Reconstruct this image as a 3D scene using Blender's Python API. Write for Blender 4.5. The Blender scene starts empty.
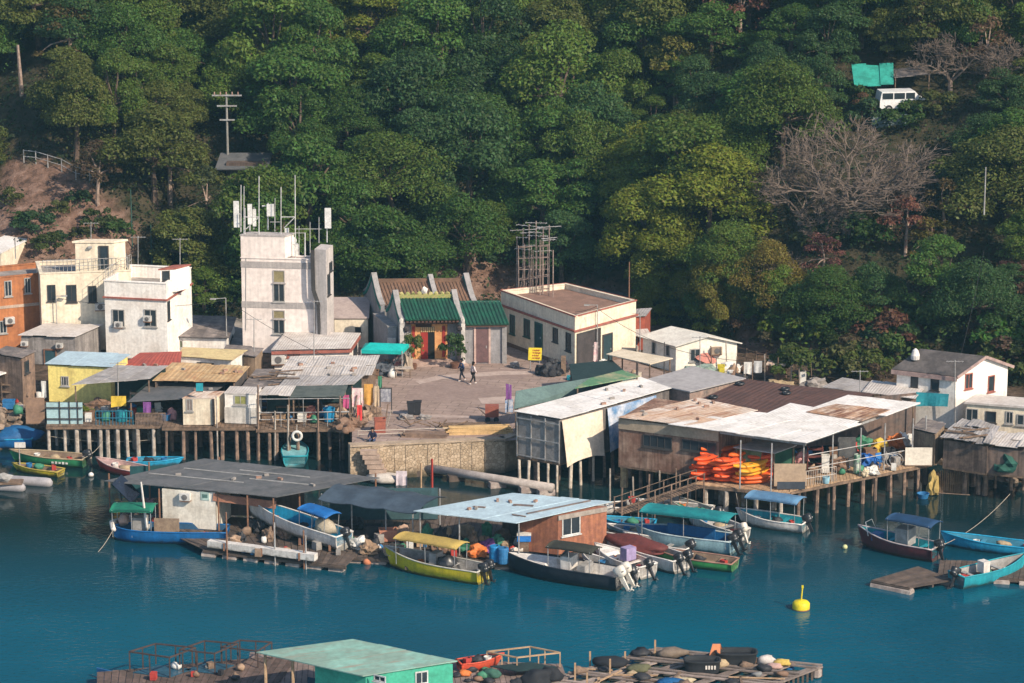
import bpy, bmesh, math, random
from mathutils import Vector, Matrix, noise
rnd = random.Random(7)
scene = bpy.context.scene
COL = scene.collection
V = Vector
# ------------------------------------------------------------------ camera model
F = 3075.0; PIT = math.radians(14); CZ = 60.0
CP, SP = math.cos(PIT), math.sin(PIT)
def ray(px, py):
    a = (px-512)/F; b = (341.5-py)/F
    return V((a, CP+b*SP, -SP+b*CP))
def Z(px, py, z):
    d = ray(px, py); t = (z-CZ)/d.z
    return V((d.x*t, d.y*t, z))
def Yp(px, py, Y):
    d = ray(px, py); t = Y/d.y
    return V((d.x*t, Y, CZ+d.z*t))
def proj(p):
    dep = p[1]*CP - (p[2]-CZ)*SP
    return 512+F*p[0]/dep, 341.5-F*(p[1]*SP+(p[2]-CZ)*CP)/dep
cam = bpy.data.cameras.new('camera'); camo = bpy.data.objects.new('camera', cam); COL.objects.link(camo)
camo.location = (0, 0, CZ); camo.rotation_euler = (math.radians(90)-PIT, 0, 0)
cam.sensor_width = 36; cam.lens = F*36/1024; cam.clip_end = 5000; cam.clip_start = 1
scene.camera = camo
# ------------------------------------------------------------------ materials
MATS = {}
def node(nt, t, **k):
    n = nt.nodes.new(t)
    for a, b in k.items(): setattr(n, a, b)
    return n
def mat(name, c, c2=None, sc=1.5, amt=.5, rough=.8, bump=0., bsc=12., isl=.0, streak=0., corr=0., rust=None, rustamt=.4, spec=.3, metal=0., detail=6, clear=0., wl=0.):
    """weathered surface: colour c broken by c2 patches, fine grain, per-panel tone, vertical streaks, ribs along UV u"""
    if name in MATS: return MATS[name]
    m = bpy.data.materials.new(name); m.use_nodes = True; nt = m.node_tree; L = nt.links
    b = nt.nodes['Principled BSDF']; b.inputs['Roughness'].default_value = rough
    b.inputs['Specular IOR Level'].default_value = spec; b.inputs['Metallic'].default_value = metal
    tc = node(nt, 'ShaderNodeTexCoord'); co = tc.outputs['Object']
    n1 = node(nt, 'ShaderNodeTexNoise'); n1.inputs['Scale'].default_value = sc; n1.inputs['Detail'].default_value = detail; n1.inputs['Roughness'].default_value = .65
    L.new(co, n1.inputs['Vector'])
    r = node(nt, 'ShaderNodeMapRange'); r.inputs['From Min'].default_value = .62-amt*.5; r.inputs['From Max'].default_value = .72-amt*.3
    L.new(n1.outputs['Fac'], r.inputs['Value'])
    c2 = c2 or tuple(x*.72 for x in c)
    mx = node(nt, 'ShaderNodeMix', data_type='RGBA'); mx.inputs['A'].default_value = (*c, 1); mx.inputs['B'].default_value = (*c2, 1)
    L.new(r.outputs['Result'], mx.inputs['Factor']); col = mx.outputs['Result']
    def mul(col, fac_out, lo, hi, fmin=.3, fmax=.7):
        q = node(nt, 'ShaderNodeMapRange'); q.inputs['From Min'].default_value = fmin; q.inputs['From Max'].default_value = fmax
        q.inputs['To Min'].default_value = lo; q.inputs['To Max'].default_value = hi
        L.new(fac_out, q.inputs['Value'])
        k = node(nt, 'ShaderNodeMix', data_type='RGBA', blend_type='MULTIPLY'); k.inputs['Factor'].default_value = 1
        L.new(col, k.inputs['A']); L.new(q.outputs['Result'], k.inputs['B']); return k.outputs['Result']
    n2 = node(nt, 'ShaderNodeTexNoise'); n2.inputs['Scale'].default_value = sc*6; n2.inputs['Detail'].default_value = 4
    L.new(co, n2.inputs['Vector']); col = mul(col, n2.outputs['Fac'], .86, 1.1)
    if streak:
        mp = node(nt, 'ShaderNodeMapping'); mp.inputs['Scale'].default_value = (5, 5, .35); L.new(co, mp.inputs['Vector'])
        n3 = node(nt, 'ShaderNodeTexNoise'); n3.inputs['Scale'].default_value = 1; n3.inputs['Detail'].default_value = 5
        L.new(mp.outputs['Vector'], n3.inputs['Vector']); col = mul(col, n3.outputs['Fac'], 1-streak, 1.05, .35, .6)
    if rust:
        mp = node(nt, 'ShaderNodeMapping'); mp.inputs['Scale'].default_value = (2.2, .35, 1); L.new(tc.outputs['UV'], mp.inputs['Vector'])
        n4 = node(nt, 'ShaderNodeTexNoise'); n4.inputs['Scale'].default_value = 1; n4.inputs['Detail'].default_value = 7; n4.inputs['Roughness'].default_value = .7
        L.new(mp.outputs['Vector'], n4.inputs['Vector'])
        q = node(nt, 'ShaderNodeMapRange'); q.inputs['From Min'].default_value = .75-rustamt*.5; q.inputs['From Max'].default_value = .85-rustamt*.4
        L.new(n4.outputs['Fac'], q.inputs['Value'])
        k = node(nt, 'ShaderNodeMix', data_type='RGBA'); k.inputs['B'].default_value = (*rust, 1)
        L.new(q.outputs['Result'], k.inputs['Factor']); L.new(col, k.inputs['A']); col = k.outputs['Result']
    if isl:
        g = node(nt, 'ShaderNodeNewGeometry'); col = mul(col, g.outputs['Random Per Island'], 1-isl, 1+isl*.6, 0, 1)
    if wl:   # slime and scuffs above the waterline of a hull
        sx = node(nt, 'ShaderNodeSeparateXYZ'); L.new(co, sx.inputs[0]); n6 = node(nt, 'ShaderNodeTexNoise'); n6.inputs['Scale'].default_value = 2.2; n6.inputs['Detail'].default_value = 5; L.new(co, n6.inputs['Vector'])
        ad = node(nt, 'ShaderNodeMath', operation='MULTIPLY_ADD'); ad.inputs[1].default_value = -.55; L.new(n6.outputs['Fac'], ad.inputs[0]); L.new(sx.outputs['Z'], ad.inputs[2])
        q = node(nt, 'ShaderNodeMapRange'); q.inputs['From Min'].default_value = wl-.38; q.inputs['From Max'].default_value = wl-.22; q.inputs['To Min'].default_value = .75; q.inputs['To Max'].default_value = 0; L.new(ad.outputs[0], q.inputs['Value'])
        k = node(nt, 'ShaderNodeMix', data_type='RGBA'); k.inputs['B'].default_value = (.045, .045, .032, 1); L.new(q.outputs['Result'], k.inputs['Factor']); L.new(col, k.inputs['A']); col = k.outputs['Result']
    L.new(col, b.inputs['Base Color'])
    hgt = None
    if bump:
        n5 = node(nt, 'ShaderNodeTexNoise'); n5.inputs['Scale'].default_value = bsc; n5.inputs['Detail'].default_value = 5
        L.new(co, n5.inputs['Vector']); bp = node(nt, 'ShaderNodeBump'); bp.inputs['Strength'].default_value = bump; bp.inputs['Distance'].default_value = .1
        L.new(n5.outputs['Fac'], bp.inputs['Height']); L.new(bp.outputs['Normal'], b.inputs['Normal']); hgt = bp
    if corr:
        w = node(nt, 'ShaderNodeTexWave', wave_type='BANDS', bands_direction='X', wave_profile='SIN'); w.inputs['Scale'].default_value = 1/corr*.314
        L.new(tc.outputs['UV'], w.inputs['Vector']); bp = node(nt, 'ShaderNodeBump'); bp.inputs['Strength'].default_value = .5; bp.inputs['Distance'].default_value = .04
        L.new(w.outputs['Fac'], bp.inputs['Height'])
        if hgt: L.new(hgt.outputs['Normal'], bp.inputs['Normal'])
        L.new(bp.outputs['Normal'], b.inputs['Normal'])
    MATS[name] = m; return m
def leafmat(name, rough=.55, trans=.42, var=.30):
    m = bpy.data.materials.new(name); m.use_nodes = True; nt = m.node_tree; L = nt.links
    b = nt.nodes['Principled BSDF']; out = nt.nodes['Material Output']
    oi = node(nt, 'ShaderNodeObjectInfo'); g = node(nt, 'ShaderNodeNewGeometry')
    hs = node(nt, 'ShaderNodeHueSaturation')
    q = node(nt, 'ShaderNodeMapRange'); q.inputs['To Min'].default_value = 1-var; q.inputs['To Max'].default_value = 1+var*1.1; L.new(g.outputs['Random Per Island'], q.inputs['Value'])
    q2 = node(nt, 'ShaderNodeMapRange'); q2.inputs['To Min'].default_value = .47; q2.inputs['To Max'].default_value = .525; L.new(g.outputs['Random Per Island'], q2.inputs['Value'])
    L.new(oi.outputs['Color'], hs.inputs['Color']); L.new(q.outputs['Result'], hs.inputs['Value']); L.new(q2.outputs['Result'], hs.inputs['Hue'])
    L.new(hs.outputs['Color'], b.inputs['Base Color']); b.inputs['Roughness'].default_value = rough; b.inputs['Specular IOR Level'].default_value = .25
    t = node(nt, 'ShaderNodeBsdfTranslucent'); L.new(hs.outputs['Color'], t.inputs['Color'])
    ms = node(nt, 'ShaderNodeMixShader'); ms.inputs[0].default_value = trans
    L.new(b.outputs[0], ms.inputs[1]); L.new(t.outputs[0], ms.inputs[2]); L.new(ms.outputs[0], out.inputs['Surface'])
    return m
# ------------------------------------------------------------------ object helpers
def tag(o, label=None, cat=None, group=None, kind=None):
    if label: o['label'] = label
    if cat: o['category'] = cat
    if group: o['group'] = group
    if kind: o['kind'] = kind
    return o
def thing(name, label, cat, loc=(0, 0, 0), group=None):
    o = bpy.data.objects.new(name, None); COL.objects.link(o); o.location = loc
    o.empty_display_size = .3
    return tag(o, label, cat, group)
def rootloc(o):
    p = V((0, 0, 0))
    while o is not None: p = p+o.location; o = o.parent
    return p
class MB:
    def __init__(s): s.v = []; s.f = []; s.uv = []
    def add(s, vs, fs, uvs=None):
        k = len(s.v); s.v += [V(p) for p in vs]
        for i, f in enumerate(fs):
            s.f.append([k+j for j in f])
            s.uv.append(uvs[i] if uvs else [(0, 0)]*len(f))
        return s
    def obox(s, o, u, v, w):
        o, u, v, w = V(o), V(u), V(v), V(w)
        p = [o, o+u, o+u+v, o+v, o+w, o+u+w, o+u+v+w, o+v+w]
        if u.cross(v).dot(w) < 0: fs = [(0, 1, 2, 3), (7, 6, 5, 4), (4, 5, 1, 0), (5, 6, 2, 1), (6, 7, 3, 2), (7, 4, 0, 3)]
        else: fs = [(3, 2, 1, 0), (4, 5, 6, 7), (0, 1, 5, 4), (1, 2, 6, 5), (2, 3, 7, 6), (3, 0, 4, 7)]
        return s.add(p, fs)
    def box(s, c, size, yaw=0., roll=0., pitch=0.):
        R = Matrix.Rotation(yaw, 3, 'Z') @ Matrix.Rotation(pitch, 3, 'Y') @ Matrix.Rotation(roll, 3, 'X')
        u, v, w = R @ V((size[0], 0, 0)), R @ V((0, size[1], 0)), R @ V((0, 0, size[2]))
        return s.obox(V(c)-(u+v+w)/2, u, v, w)
    def tube(s, path, rad, n=6, cap=True):
        path = [V(p) for p in path]
        if not hasattr(rad, '__len__'): rad = [rad]*len(path)
        vs = []; k = len(path)
        for i, p in enumerate(path):
            d = (path[min(i+1, k-1)]-path[max(i-1, 0)])
            d = d.normalized() if d.length > 1e-9 else V((0, 0, 1))
            a = V((0, 0, 1)) if abs(d.z) < .9 else V((1, 0, 0))
            x = d.cross(a).normalized(); y = d.cross(x)
            for j in range(n):
                t = 2*math.pi*j/n; vs.append(p+(x*math.cos(t)+y*math.sin(t))*rad[i])
        fs = []
        for i in range(k-1):
            for j in range(n): fs.append((i*n+j, (i+1)*n+j, (i+1)*n+(j+1) % n, i*n+(j+1) % n))
        if cap: fs.append(tuple(range(n))); fs.append(tuple((k-1)*n+j for j in reversed(range(n))))
        return s.add(vs, fs)
    def bar(s, p, q, r, n=5): return s.tube([p, q], r, n)
    def sbar(s, p, q, w, h):
        p, q = V(p), V(q); d = q-p
        a = V((0, 0, 1)) if abs(d.normalized().z) < .95 else V((0, 1, 0))
        x = d.cross(a).normalized(); y = x.cross(d).normalized()
        return s.obox(p-x*w/2-y*h/2, d, x*w, y*h)
    def lathe(s, c, prof, n=12, axis=None):
        c = V(c); vs = []; k = len(prof)
        X, Y_, A = V((1, 0, 0)), V((0, 1, 0)), V((0, 0, 1))
        if axis is not None:
            A = V(axis).normalized(); t = V((0, 0, 1)) if abs(A.z) < .9 else V((1, 0, 0)); X = A.cross(t).normalized(); Y_ = A.cross(X)
        for r, z in prof:
            for j in range(n):
                t = 2*math.pi*j/n; vs.append(c+(X*math.cos(t)+Y_*math.sin(t))*r+A*z)
        fs = [(i*n+j, i*n+(j+1) % n, (i+1)*n+(j+1) % n, (i+1)*n+j) for i in range(k-1) for j in range(n)]
        fs.append(tuple(reversed(range(n)))); fs.append(tuple((k-1)*n+j for j in range(n)))
        return s.add(vs, fs)
    def slab(s, q, th=.06):
        """quad slab under four top corners, UV in metres along first edge"""
        q = [V(p) for p in q]; nrm = (q[1]-q[0]).cross(q[3]-q[0]).normalized()
        if nrm.z < 0: nrm = -nrm
        b = [p-nrm*th for p in q]
        a0 = (q[1]-q[0]).length; b0 = (q[3]-q[0]).length; uo = rnd.random()*50; vo = rnd.random()*50
        U = [(uo, vo), (uo+a0, vo), (uo+a0, vo+b0), (uo, vo+b0)]
        fl = (q[1]-q[0]).cross(q[3]-q[0]).z < 0
        fs = [(0, 1, 2, 3), (7, 6, 5, 4), (0, 4, 5, 1), (1, 5, 6, 2), (2, 6, 7, 3), (3, 7, 4, 0)]
        uv = [U, U[::-1]]+[[(0, 0)]*4]*4
        if fl: fs = [tuple(reversed(f)) for f in fs]; uv = [list(reversed(x)) for x in uv]
        return s.add(q+b, fs, uv)
    def panels(s, q, n, m=1, th=.03, jz=.03, je=.12, gap=.0):
        """sheet roof of n x m overlapping sheets, each a little off"""
        q = [V(p) for p in q]
        def at(a, b): return (q[0]*(1-a)+q[1]*a)*(1-b)+(q[3]*(1-a)+q[2]*a)*b
        L_ = max((q[3]-q[0]).length, .1)
        for i in range(n):
            for j in range(m):
                a0, a1 = i/n, (i+1)/n+(.04/n if i < n-1 else 0); b0, b1 = j/m, (j+1)/m
                e0 = rnd.uniform(-je, je*.6)/L_ if j == 0 else -.1/L_; e1 = rnd.uniform(-je*.6, je)/L_ if j == m-1 else 0
                z = rnd.random()*jz+.012*(i % 2)+.02*(j)
                k = [at(a0, b0+e0), at(a1, b0+e0), at(a1, b1+e1), at(a0, b1+e1)]
                k = [p+V((0, 0, z+rnd.uniform(0, jz*.6))) for p in k]
                s.slab(k, th)
        return s
    def prism(s, poly, z0, z1):
        """vertical prism over CCW xy polygon; z1 may be list"""
        n = len(poly); zz = z1 if hasattr(z1, '__len__') else [z1]*n
        vs = [V((p[0], p[1], z0)) for p in poly]+[V((p[0], p[1], zz[i])) for i, p in enumerate(poly)]
        fs = [tuple(reversed(range(n))), tuple(n+i for i in range(n))]+[(i, (i+1) % n, n+(i+1) % n, n+i) for i in range(n)]
        return s.add(vs, fs)
    def blob(s, c, r, seed=0, rough=.25, sub=2, flat=None, freq=1.3):
        bm = bmesh.new(); bmesh.ops.create_icosphere(bm, subdivisions=sub, radius=1)
        vs = []
        for v in bm.verts:
            k = 1+rough*noise.noise(v.co*freq+V((seed*7.3, seed*3.1, seed)))*1.6
            p = V((v.co.x*r[0], v.co.y*r[1], v.co.z*r[2]))*k
            if flat is not None and p.z < flat: p.z = flat
            vs.append(V(c)+p)
        s.add(vs, [[v.index for v in f.verts] for f in bm.faces]); bm.free(); return s
    def cloth(s, p, q, drop, seed=0, wav=.06, n=8, m=6, fl=0.):
        """hanging cloth between p and q falling by drop"""
        p, q = V(p), V(q); d = q-p; nx = d.cross(V((0, 0, 1))).normalized(); vs = []
        for j in range(m+1):
            for i in range(n+1):
                a, b = i/n, j/m
                o = nx*(wav*b*math.sin(a*9+seed+b)+fl*b)
                vs.append(p+d*(a*(1-.12*b*fl)+0)+V((0, 0, -drop*b*(1+.06*math.sin(a*5+seed))))+o)
        k = len(vs); vs += [v+nx*.02 for v in vs]
        w = n+1; fs = []
        for j in range(m):
            for i in range(n):
                f = (j*w+i, j*w+i+1, (j+1)*w+i+1, (j+1)*w+i); fs.append(f); fs.append(tuple(reversed([x+k for x in f])))
        return s.add(vs, fs)
    def build(s, name, m, parent=None, smooth=False):
        me = bpy.data.meshes.new(name)
        if parent is None:
            lo = V((min(v.x for v in s.v), min(v.y for v in s.v), min(v.z for v in s.v))); hi = V((max(v.x for v in s.v), max(v.y for v in s.v), 0))
            off = V(((lo.x+hi.x)/2, (lo.y+hi.y)/2, lo.z))
        else: off = rootloc(parent)
        me.from_pydata([v-off for v in s.v], [], s.f)
        uvl = me.uv_layers.new(name='UVMap'); flat = [c for f in s.uv for p in f for c in p]; uvl.data.foreach_set('uv', flat)
        me.materials.append(m)
        if smooth: me.polygons.foreach_set('use_smooth', [True]*len(me.polygons))
        me.update()
        o = bpy.data.objects.new(name, me); COL.objects.link(o)
        if parent is None: o.location = off
        else: o.parent = parent
        return o
def dup(root, loc=None, rotz=None, label=None, group=None, scale=None):
    def cp(o, par):
        c = o.copy(); COL.objects.link(c)
        if par is not None: c.parent = par
        for ch in list(o.children): cp(ch, c)
        return c
    r = cp(root, None)
    if loc is not None: r.location = loc
    if rotz is not None: r.rotation_euler.z = rotz
    if scale is not None: r.scale = (scale,)*3
    if label: r['label'] = label
    if group: r['group'] = group
    return r
# ------------------------------------------------------------------ terrain
def lerp(x, tab):
    if x <= tab[0][0]: return tab[0][1]
    for (a, b), (c, d) in zip(tab, tab[1:]):
        if x <= c: return b+(d-b)*(x-a)/(c-a)
    return tab[-1][1]
FOOT = [(-60, 233), (-39, 235), (-28, 239), (-16, 238), (-6, 243), (1, 246), (10, 241), (17, 229), (26, 222), (33, 220), (39, 217), (70, 213)]
SHORE = [(-60, 208), (-38, 208.5), (-34, 212), (-13.6, 212), (-11, 210), (0, 210), (2, 213), (18, 214), (25, 211), (29, 207), (34, 202), (60, 200)]
def sm(t): t = max(0, min(1, t)); return t*t*(3-2*t)
def H(x, y):
    ys, yf = lerp(x, SHORE), lerp(x, FOOT)
    z = -2.5+4.75*sm((y-ys+2.4)/2.6)
    if y > yf:
        t = y-yf
        sl = .46+.10*noise.noise(V((x*.03, y*.03, 1)))
        z += sl*t*sm(t/4)*.98
        if t > 62: z += .42*(t-62)*sm((t-62)/40)*sm((260-t)/120+.4)
        z += 1.4*sm(t/10)*noise.noise(V((x*.07, y*.07, 4)))
        if -45 < x < -28: z += 2.6*sm((t)/6)*sm((x+46)/5)*sm((-27-x)/4)
    else:
        z += .25*sm((ys+2-y)/3)*noise.noise(V((x*.6, y*.6, 2)))*2
    return z
def hit(px, py):
    d = ray(px, py); t = 150/d.y
    while t < 420:
        p = V((d.x*t, d.y*t, CZ+d.z*t))
        if p.z < H(p.x, p.y): return V((p.x, p.y, H(p.x, p.y)))
        t += .25
    return p
EARTH = [(-10, 262, 0), (0, 165, 0), (42, 158, 0), (70, 168, 0), (98, 188, 0), (134, 225, 0), (142, 262, 0)]
def inpoly(x, y, P):
    c = False; n = len(P)
    for i in range(n):
        x1, y1 = P[i][:2]; x2, y2 = P[(i+1) % n][:2]
        if (y1 > y) != (y2 > y) and x < (x2-x1)*(y-y1)/(y2-y1)+x1: c = not c
    return c
E2 = [(425, 262), (470, 240), (525, 252), (540, 300), (430, 300)]
E3 = [(1000, 300), (1060, 300), (1060, 372), (1005, 365), (985, 340)]
E4 = [(735, 330), (830, 325), (850, 395), (735, 400)]
E5 = [(560, 285), (640, 290), (640, 330), (560, 330)]
def earthy(p):
    x, y = proj(p); w = 7*noise.noise(V((x*.05, y*.08, 9)))
    for e in (EARTH, E2, E3, E4, E5):
        if inpoly(x+w, y+w, e): return 1.
    return 0.
xs = [-420, -300, -220, -160, -120, -95, -80]+[-70+1.0*i for i in range(141)]+[80, 95, 120, 160, 220, 300, 420]
ys_ = [196+i*.6 for i in range(40)]+[220+1.0*i for i in range(80)]+[300+4*i for i in range(20)]+[400, 440, 500, 600]
vs = []; fs = []; cols = []
for y in ys_:
    for x in xs:
        z = H(x, y); vs.append((x, y, z)); cols.append((earthy(V((x, y, z))) if y > lerp(x, FOOT) else .45) if abs(x) < 60 and y < 300 else 0.)
nx = len(xs)
for j in range(len(ys_)-1):
    for i in range(nx-1): fs.append((j*nx+i, j*nx+i+1, (j+1)*nx+i+1, (j+1)*nx+i))
me = bpy.data.meshes.new('hillside_terrain'); me.from_pydata(vs, [], fs)
at = me.color_attributes.new('earth', 'FLOAT_COLOR', 'POINT')
for i, c in enumerate(cols): at.data[i].color = (c, c, c, 1)
me.polygons.foreach_set('use_smooth', [True]*len(me.polygons))
def terrain_mat():
    m = bpy.data.materials.new('hill soil'); m.use_nodes = True; nt = m.node_tree; L = nt.links; b = nt.nodes['Principled BSDF']
    b.inputs['Roughness'].default_value = .95; b.inputs['Specular IOR Level'].default_value = .1
    at = node(nt, 'ShaderNodeAttribute', attribute_name='earth'); tc = node(nt, 'ShaderNodeTexCoord')
    n1 = node(nt, 'ShaderNodeTexNoise'); n1.inputs['Scale'].default_value = .9; n1.inputs['Detail'].default_value = 8; n1.inputs['Roughness'].default_value = .7; L.new(tc.outputs['Object'], n1.inputs['Vector'])
    rp = node(nt, 'ShaderNodeValToRGB'); e = rp.color_ramp.elements
    e[0].position = .33; e[0].color = (.06, .04, .03, 1); e[1].position = .75; e[1].color = (.34, .235, .19, 1)
    k = rp.color_ramp.elements.new(.5); k.color = (.19, .115, .085, 1)
    L.new(n1.outputs['Fac'], rp.inputs['Fac'])
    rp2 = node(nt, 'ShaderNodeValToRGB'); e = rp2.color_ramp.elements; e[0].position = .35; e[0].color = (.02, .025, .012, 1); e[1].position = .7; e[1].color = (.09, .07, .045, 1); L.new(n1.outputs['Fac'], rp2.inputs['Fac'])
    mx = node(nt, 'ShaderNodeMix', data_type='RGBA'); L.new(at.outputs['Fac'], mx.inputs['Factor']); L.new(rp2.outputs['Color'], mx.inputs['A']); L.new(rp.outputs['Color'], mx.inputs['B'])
    L.new(mx.outputs['Result'], b.inputs['Base Color'])
    bp = node(nt, 'ShaderNodeBump'); bp.inputs['Strength'].default_value = 1; bp.inputs['Distance'].default_value = .5; L.new(n1.outputs['Fac'], bp.inputs['Height']); L.new(bp.outputs['Normal'], b.inputs['Normal'])
    return m
me.materials.append(terrain_mat())
hill = bpy.data.objects.new('hillside_terrain', me); COL.objects.link(hill); tag(hill, kind='structure')
# water
def water_mat():
    m = bpy.data.materials.new('harbour water'); m.use_nodes = True; nt = m.node_tree; L = nt.links; b = nt.nodes['Principled BSDF']
    b.inputs['Roughness'].default_value = .05; b.inputs['IOR'].default_value = 1.33; b.inputs['Specular IOR Level'].default_value = .5
    tc = node(nt, 'ShaderNodeTexCoord')
    n0 = node(nt, 'ShaderNodeTexNoise'); n0.inputs['Scale'].default_value = .06; n0.inputs['Detail'].default_value = 3; L.new(tc.outputs['Object'], n0.inputs['Vector'])
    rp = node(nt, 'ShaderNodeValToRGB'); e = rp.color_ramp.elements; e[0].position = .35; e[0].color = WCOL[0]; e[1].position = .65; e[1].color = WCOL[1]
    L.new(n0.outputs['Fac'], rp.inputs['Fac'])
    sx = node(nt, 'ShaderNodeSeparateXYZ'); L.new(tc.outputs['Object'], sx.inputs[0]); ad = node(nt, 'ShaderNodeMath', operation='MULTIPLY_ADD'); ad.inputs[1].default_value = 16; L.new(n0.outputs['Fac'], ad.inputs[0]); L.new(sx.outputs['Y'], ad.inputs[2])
    # dark hill reflection painted into the colour near shore (object origin sits mid-sheet)
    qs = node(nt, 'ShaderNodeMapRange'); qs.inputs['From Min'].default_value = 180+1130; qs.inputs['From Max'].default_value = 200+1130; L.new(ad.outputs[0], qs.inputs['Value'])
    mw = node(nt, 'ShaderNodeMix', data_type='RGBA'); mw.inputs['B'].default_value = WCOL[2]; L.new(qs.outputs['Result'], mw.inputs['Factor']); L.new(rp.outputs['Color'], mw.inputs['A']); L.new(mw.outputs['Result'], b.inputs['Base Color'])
    mp = node(nt, 'ShaderNodeMapping'); mp.inputs['Scale'].default_value = (1, 1.3, 1); L.new(tc.outputs['Object'], mp.inputs['Vector'])
    n1 = node(nt, 'ShaderNodeTexNoise'); n1.inputs['Scale'].default_value = 2.1; n1.inputs['Detail'].default_value = 5; n1.inputs['Distortion'].default_value = .4; L.new(mp.outputs['Vector'], n1.inputs['Vector'])
    n2 = node(nt, 'ShaderNodeTexNoise'); n2.inputs['Scale'].default_value = .12; n2.inputs['Detail'].default_value = 2; L.new(tc.outputs['Object'], n2.inputs['Vector'])
    ma = node(nt, 'ShaderNodeMath', operation='MULTIPLY'); q = node(nt, 'ShaderNodeMapRange'); q.inputs['From Min'].default_value = .35; q.inputs['From Max'].default_value = .62; q.inputs['To Min'].default_value = .2
    L.new(n2.outputs['Fac'], q.inputs['Value']); qc = node(nt, 'ShaderNodeMapRange'); qc.inputs['To Min'].default_value = 1; qc.inputs['To Max'].default_value = .35; L.new(qs.outputs['Result'], qc.inputs['Value']); mc = node(nt, 'ShaderNodeMath', operation='MULTIPLY'); L.new(n1.outputs['Fac'], mc.inputs[0]); L.new(qc.outputs['Result'], mc.inputs[1]); L.new(mc.outputs[0], ma.inputs[0]); L.new(q.outputs['Result'], ma.inputs[1])
    bp = node(nt, 'ShaderNodeBump'); bp.inputs['Strength'].default_value = .5; bp.inputs['Distance'].default_value = .10; L.new(ma.outputs[0], bp.inputs['Height']); L.new(bp.outputs['Normal'], b.inputs['Normal'])
    return m
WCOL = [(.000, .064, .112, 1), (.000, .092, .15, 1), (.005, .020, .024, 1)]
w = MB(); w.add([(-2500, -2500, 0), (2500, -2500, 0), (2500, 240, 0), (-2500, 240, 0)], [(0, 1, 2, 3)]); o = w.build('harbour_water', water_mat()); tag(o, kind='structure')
# far ground so the sheet reaches the horizon
w = MB(); w.add([(-2500, 595, 8), (2500, 595, 8), (2500, 3000, 8), (-2500, 3000, 8)], [(0, 1, 2, 3)]); tag(w.build('far_ground', MATS.get('x') or mat('far land', (.05, .06, .03))), kind='structure')
# ------------------------------------------------------------------ foliage
LEAF = leafmat('leaf'); BARK = mat('bark', (.16, .11, .08), (.07, .05, .04), 3, .5, .9, bump=.4); PALEBARK = mat('pale bark', (.36, .27, .22), (.2, .14, .11), 3, .5, .9)
TWIG = mat('bare twigs', (.175, .132, .105), (.125, .095, .078), 2, .5, .9)
def leaves(s, c, rx, rz, n, size, R, zmin=-.35):
    c = V(c)
    for _ in range(n):
        while True:
            d = V((R.gauss(0, 1), R.gauss(0, 1), R.gauss(0, 1))).normalized()
            if d.z > zmin: break
        k = .66+.44*R.random()
        p = c+V((d.x*rx*k, d.y*rx*k, d.z*rz*k))
        nn = (V((d.x*rz/rx, d.y*rz/rx, d.z))*.85+V((0, 0, .4))+V((R.gauss(0, .48), R.gauss(0, .48), R.gauss(0, .48)))).normalized()
        a = nn.orthogonal().normalized(); b = nn.cross(a); t = R.random()*6.28
        x = (a*math.cos(t)+b*math.sin(t))*size*R.uniform(.6, 1.25); y = nn.cross(x)*R.uniform(.45, .75)
        i = len(s.v); s.v += [p-x, p-y*.9, p+x, p+y*.9]; s.f.append([i, i+1, i+2, i+3]); s.uv.append([(0, 0)]*4)
def crown_mesh(seed, R0, Hc, lobes, nl, size, spread=1.):
    R = random.Random(seed); s = MB(); tips = []
    for i in range(lobes):
        a = 2.4*i+R.uniform(-.5, .5); f = math.sqrt((i+.4)/lobes)*spread
        e = R.uniform(.1, 1)
        h = Hc*(.30+.62*math.sqrt(max(0, 1-(f*.93)**2))*R.uniform(.8, 1.08))-(.3*Hc*R.random() if f > .55 else 0)
        c = V((math.cos(a)*f*R0*.85+R.uniform(-.3, .3), math.sin(a)*f*R0*.85+R.uniform(-.3, .3), max(h, .9))); rx = R0*R.uniform(.2, .40); rz = rx*R.uniform(.55, .85)
        tips.append(c); leaves(s, c, rx, rz, int(nl*(rx/R0/.3)**2), size, R)
    for k in range(int(nl*.8)):
        a = R.random()*6.28; f = math.sqrt(R.random()); p = V((math.cos(a)*f*R0*.9, math.sin(a)*f*R0*.9, Hc*R.uniform(.2, .8)))
        leaves(s, p, .25, .2, 1, size, R)
    return s, tips
def to_mesh(s, m, name):
    me = bpy.data.meshes.new(name); me.from_pydata(s.v, [], s.f); me.materials.append(m); me.update(); return me
def trunk_mesh(seed, tips, Hc, r=.2):
    R = random.Random(seed); s = MB()
    top = V((R.uniform(-.3, .3), R.uniform(-.3, .3), Hc*.45))
    s.tube([V((0, 0, -1.2)), V((top.x*.3, top.y*.3, Hc*.2)), top], [r*1.3, r, r*.7], 7)
    for t in tips[::2]:
        mid = (top+t)/2+V((R.uniform(-.3, .3), R.uniform(-.3, .3), .2)); s.tube([top, mid, t], [r*.55, r*.35, r*.1], 5)
    return s
TREES = []
for k in range(9):
    R0 = [3.2, 3.9, 2.8, 3.5, 4.3, 3.0, 3.7, 3.2, 2.7][k]; Hc = [6.6, 7.2, 6.2, 7.8, 7.2, 6.8, 6.0, 8.4, 5.8][k]
    s, tips = crown_mesh(100+k, R0, Hc, [24, 30, 20, 26, 34, 22, 28, 26, 18][k], 480, [.115, .13, .10, .135, .12, .11, .135, .12, .105][k])
    TREES.append((to_mesh(s, LEAF, 'crown_%d' % k), to_mesh(trunk_mesh(k, tips, Hc), BARK, 'trunk_%d' % k), R0, Hc))
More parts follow.
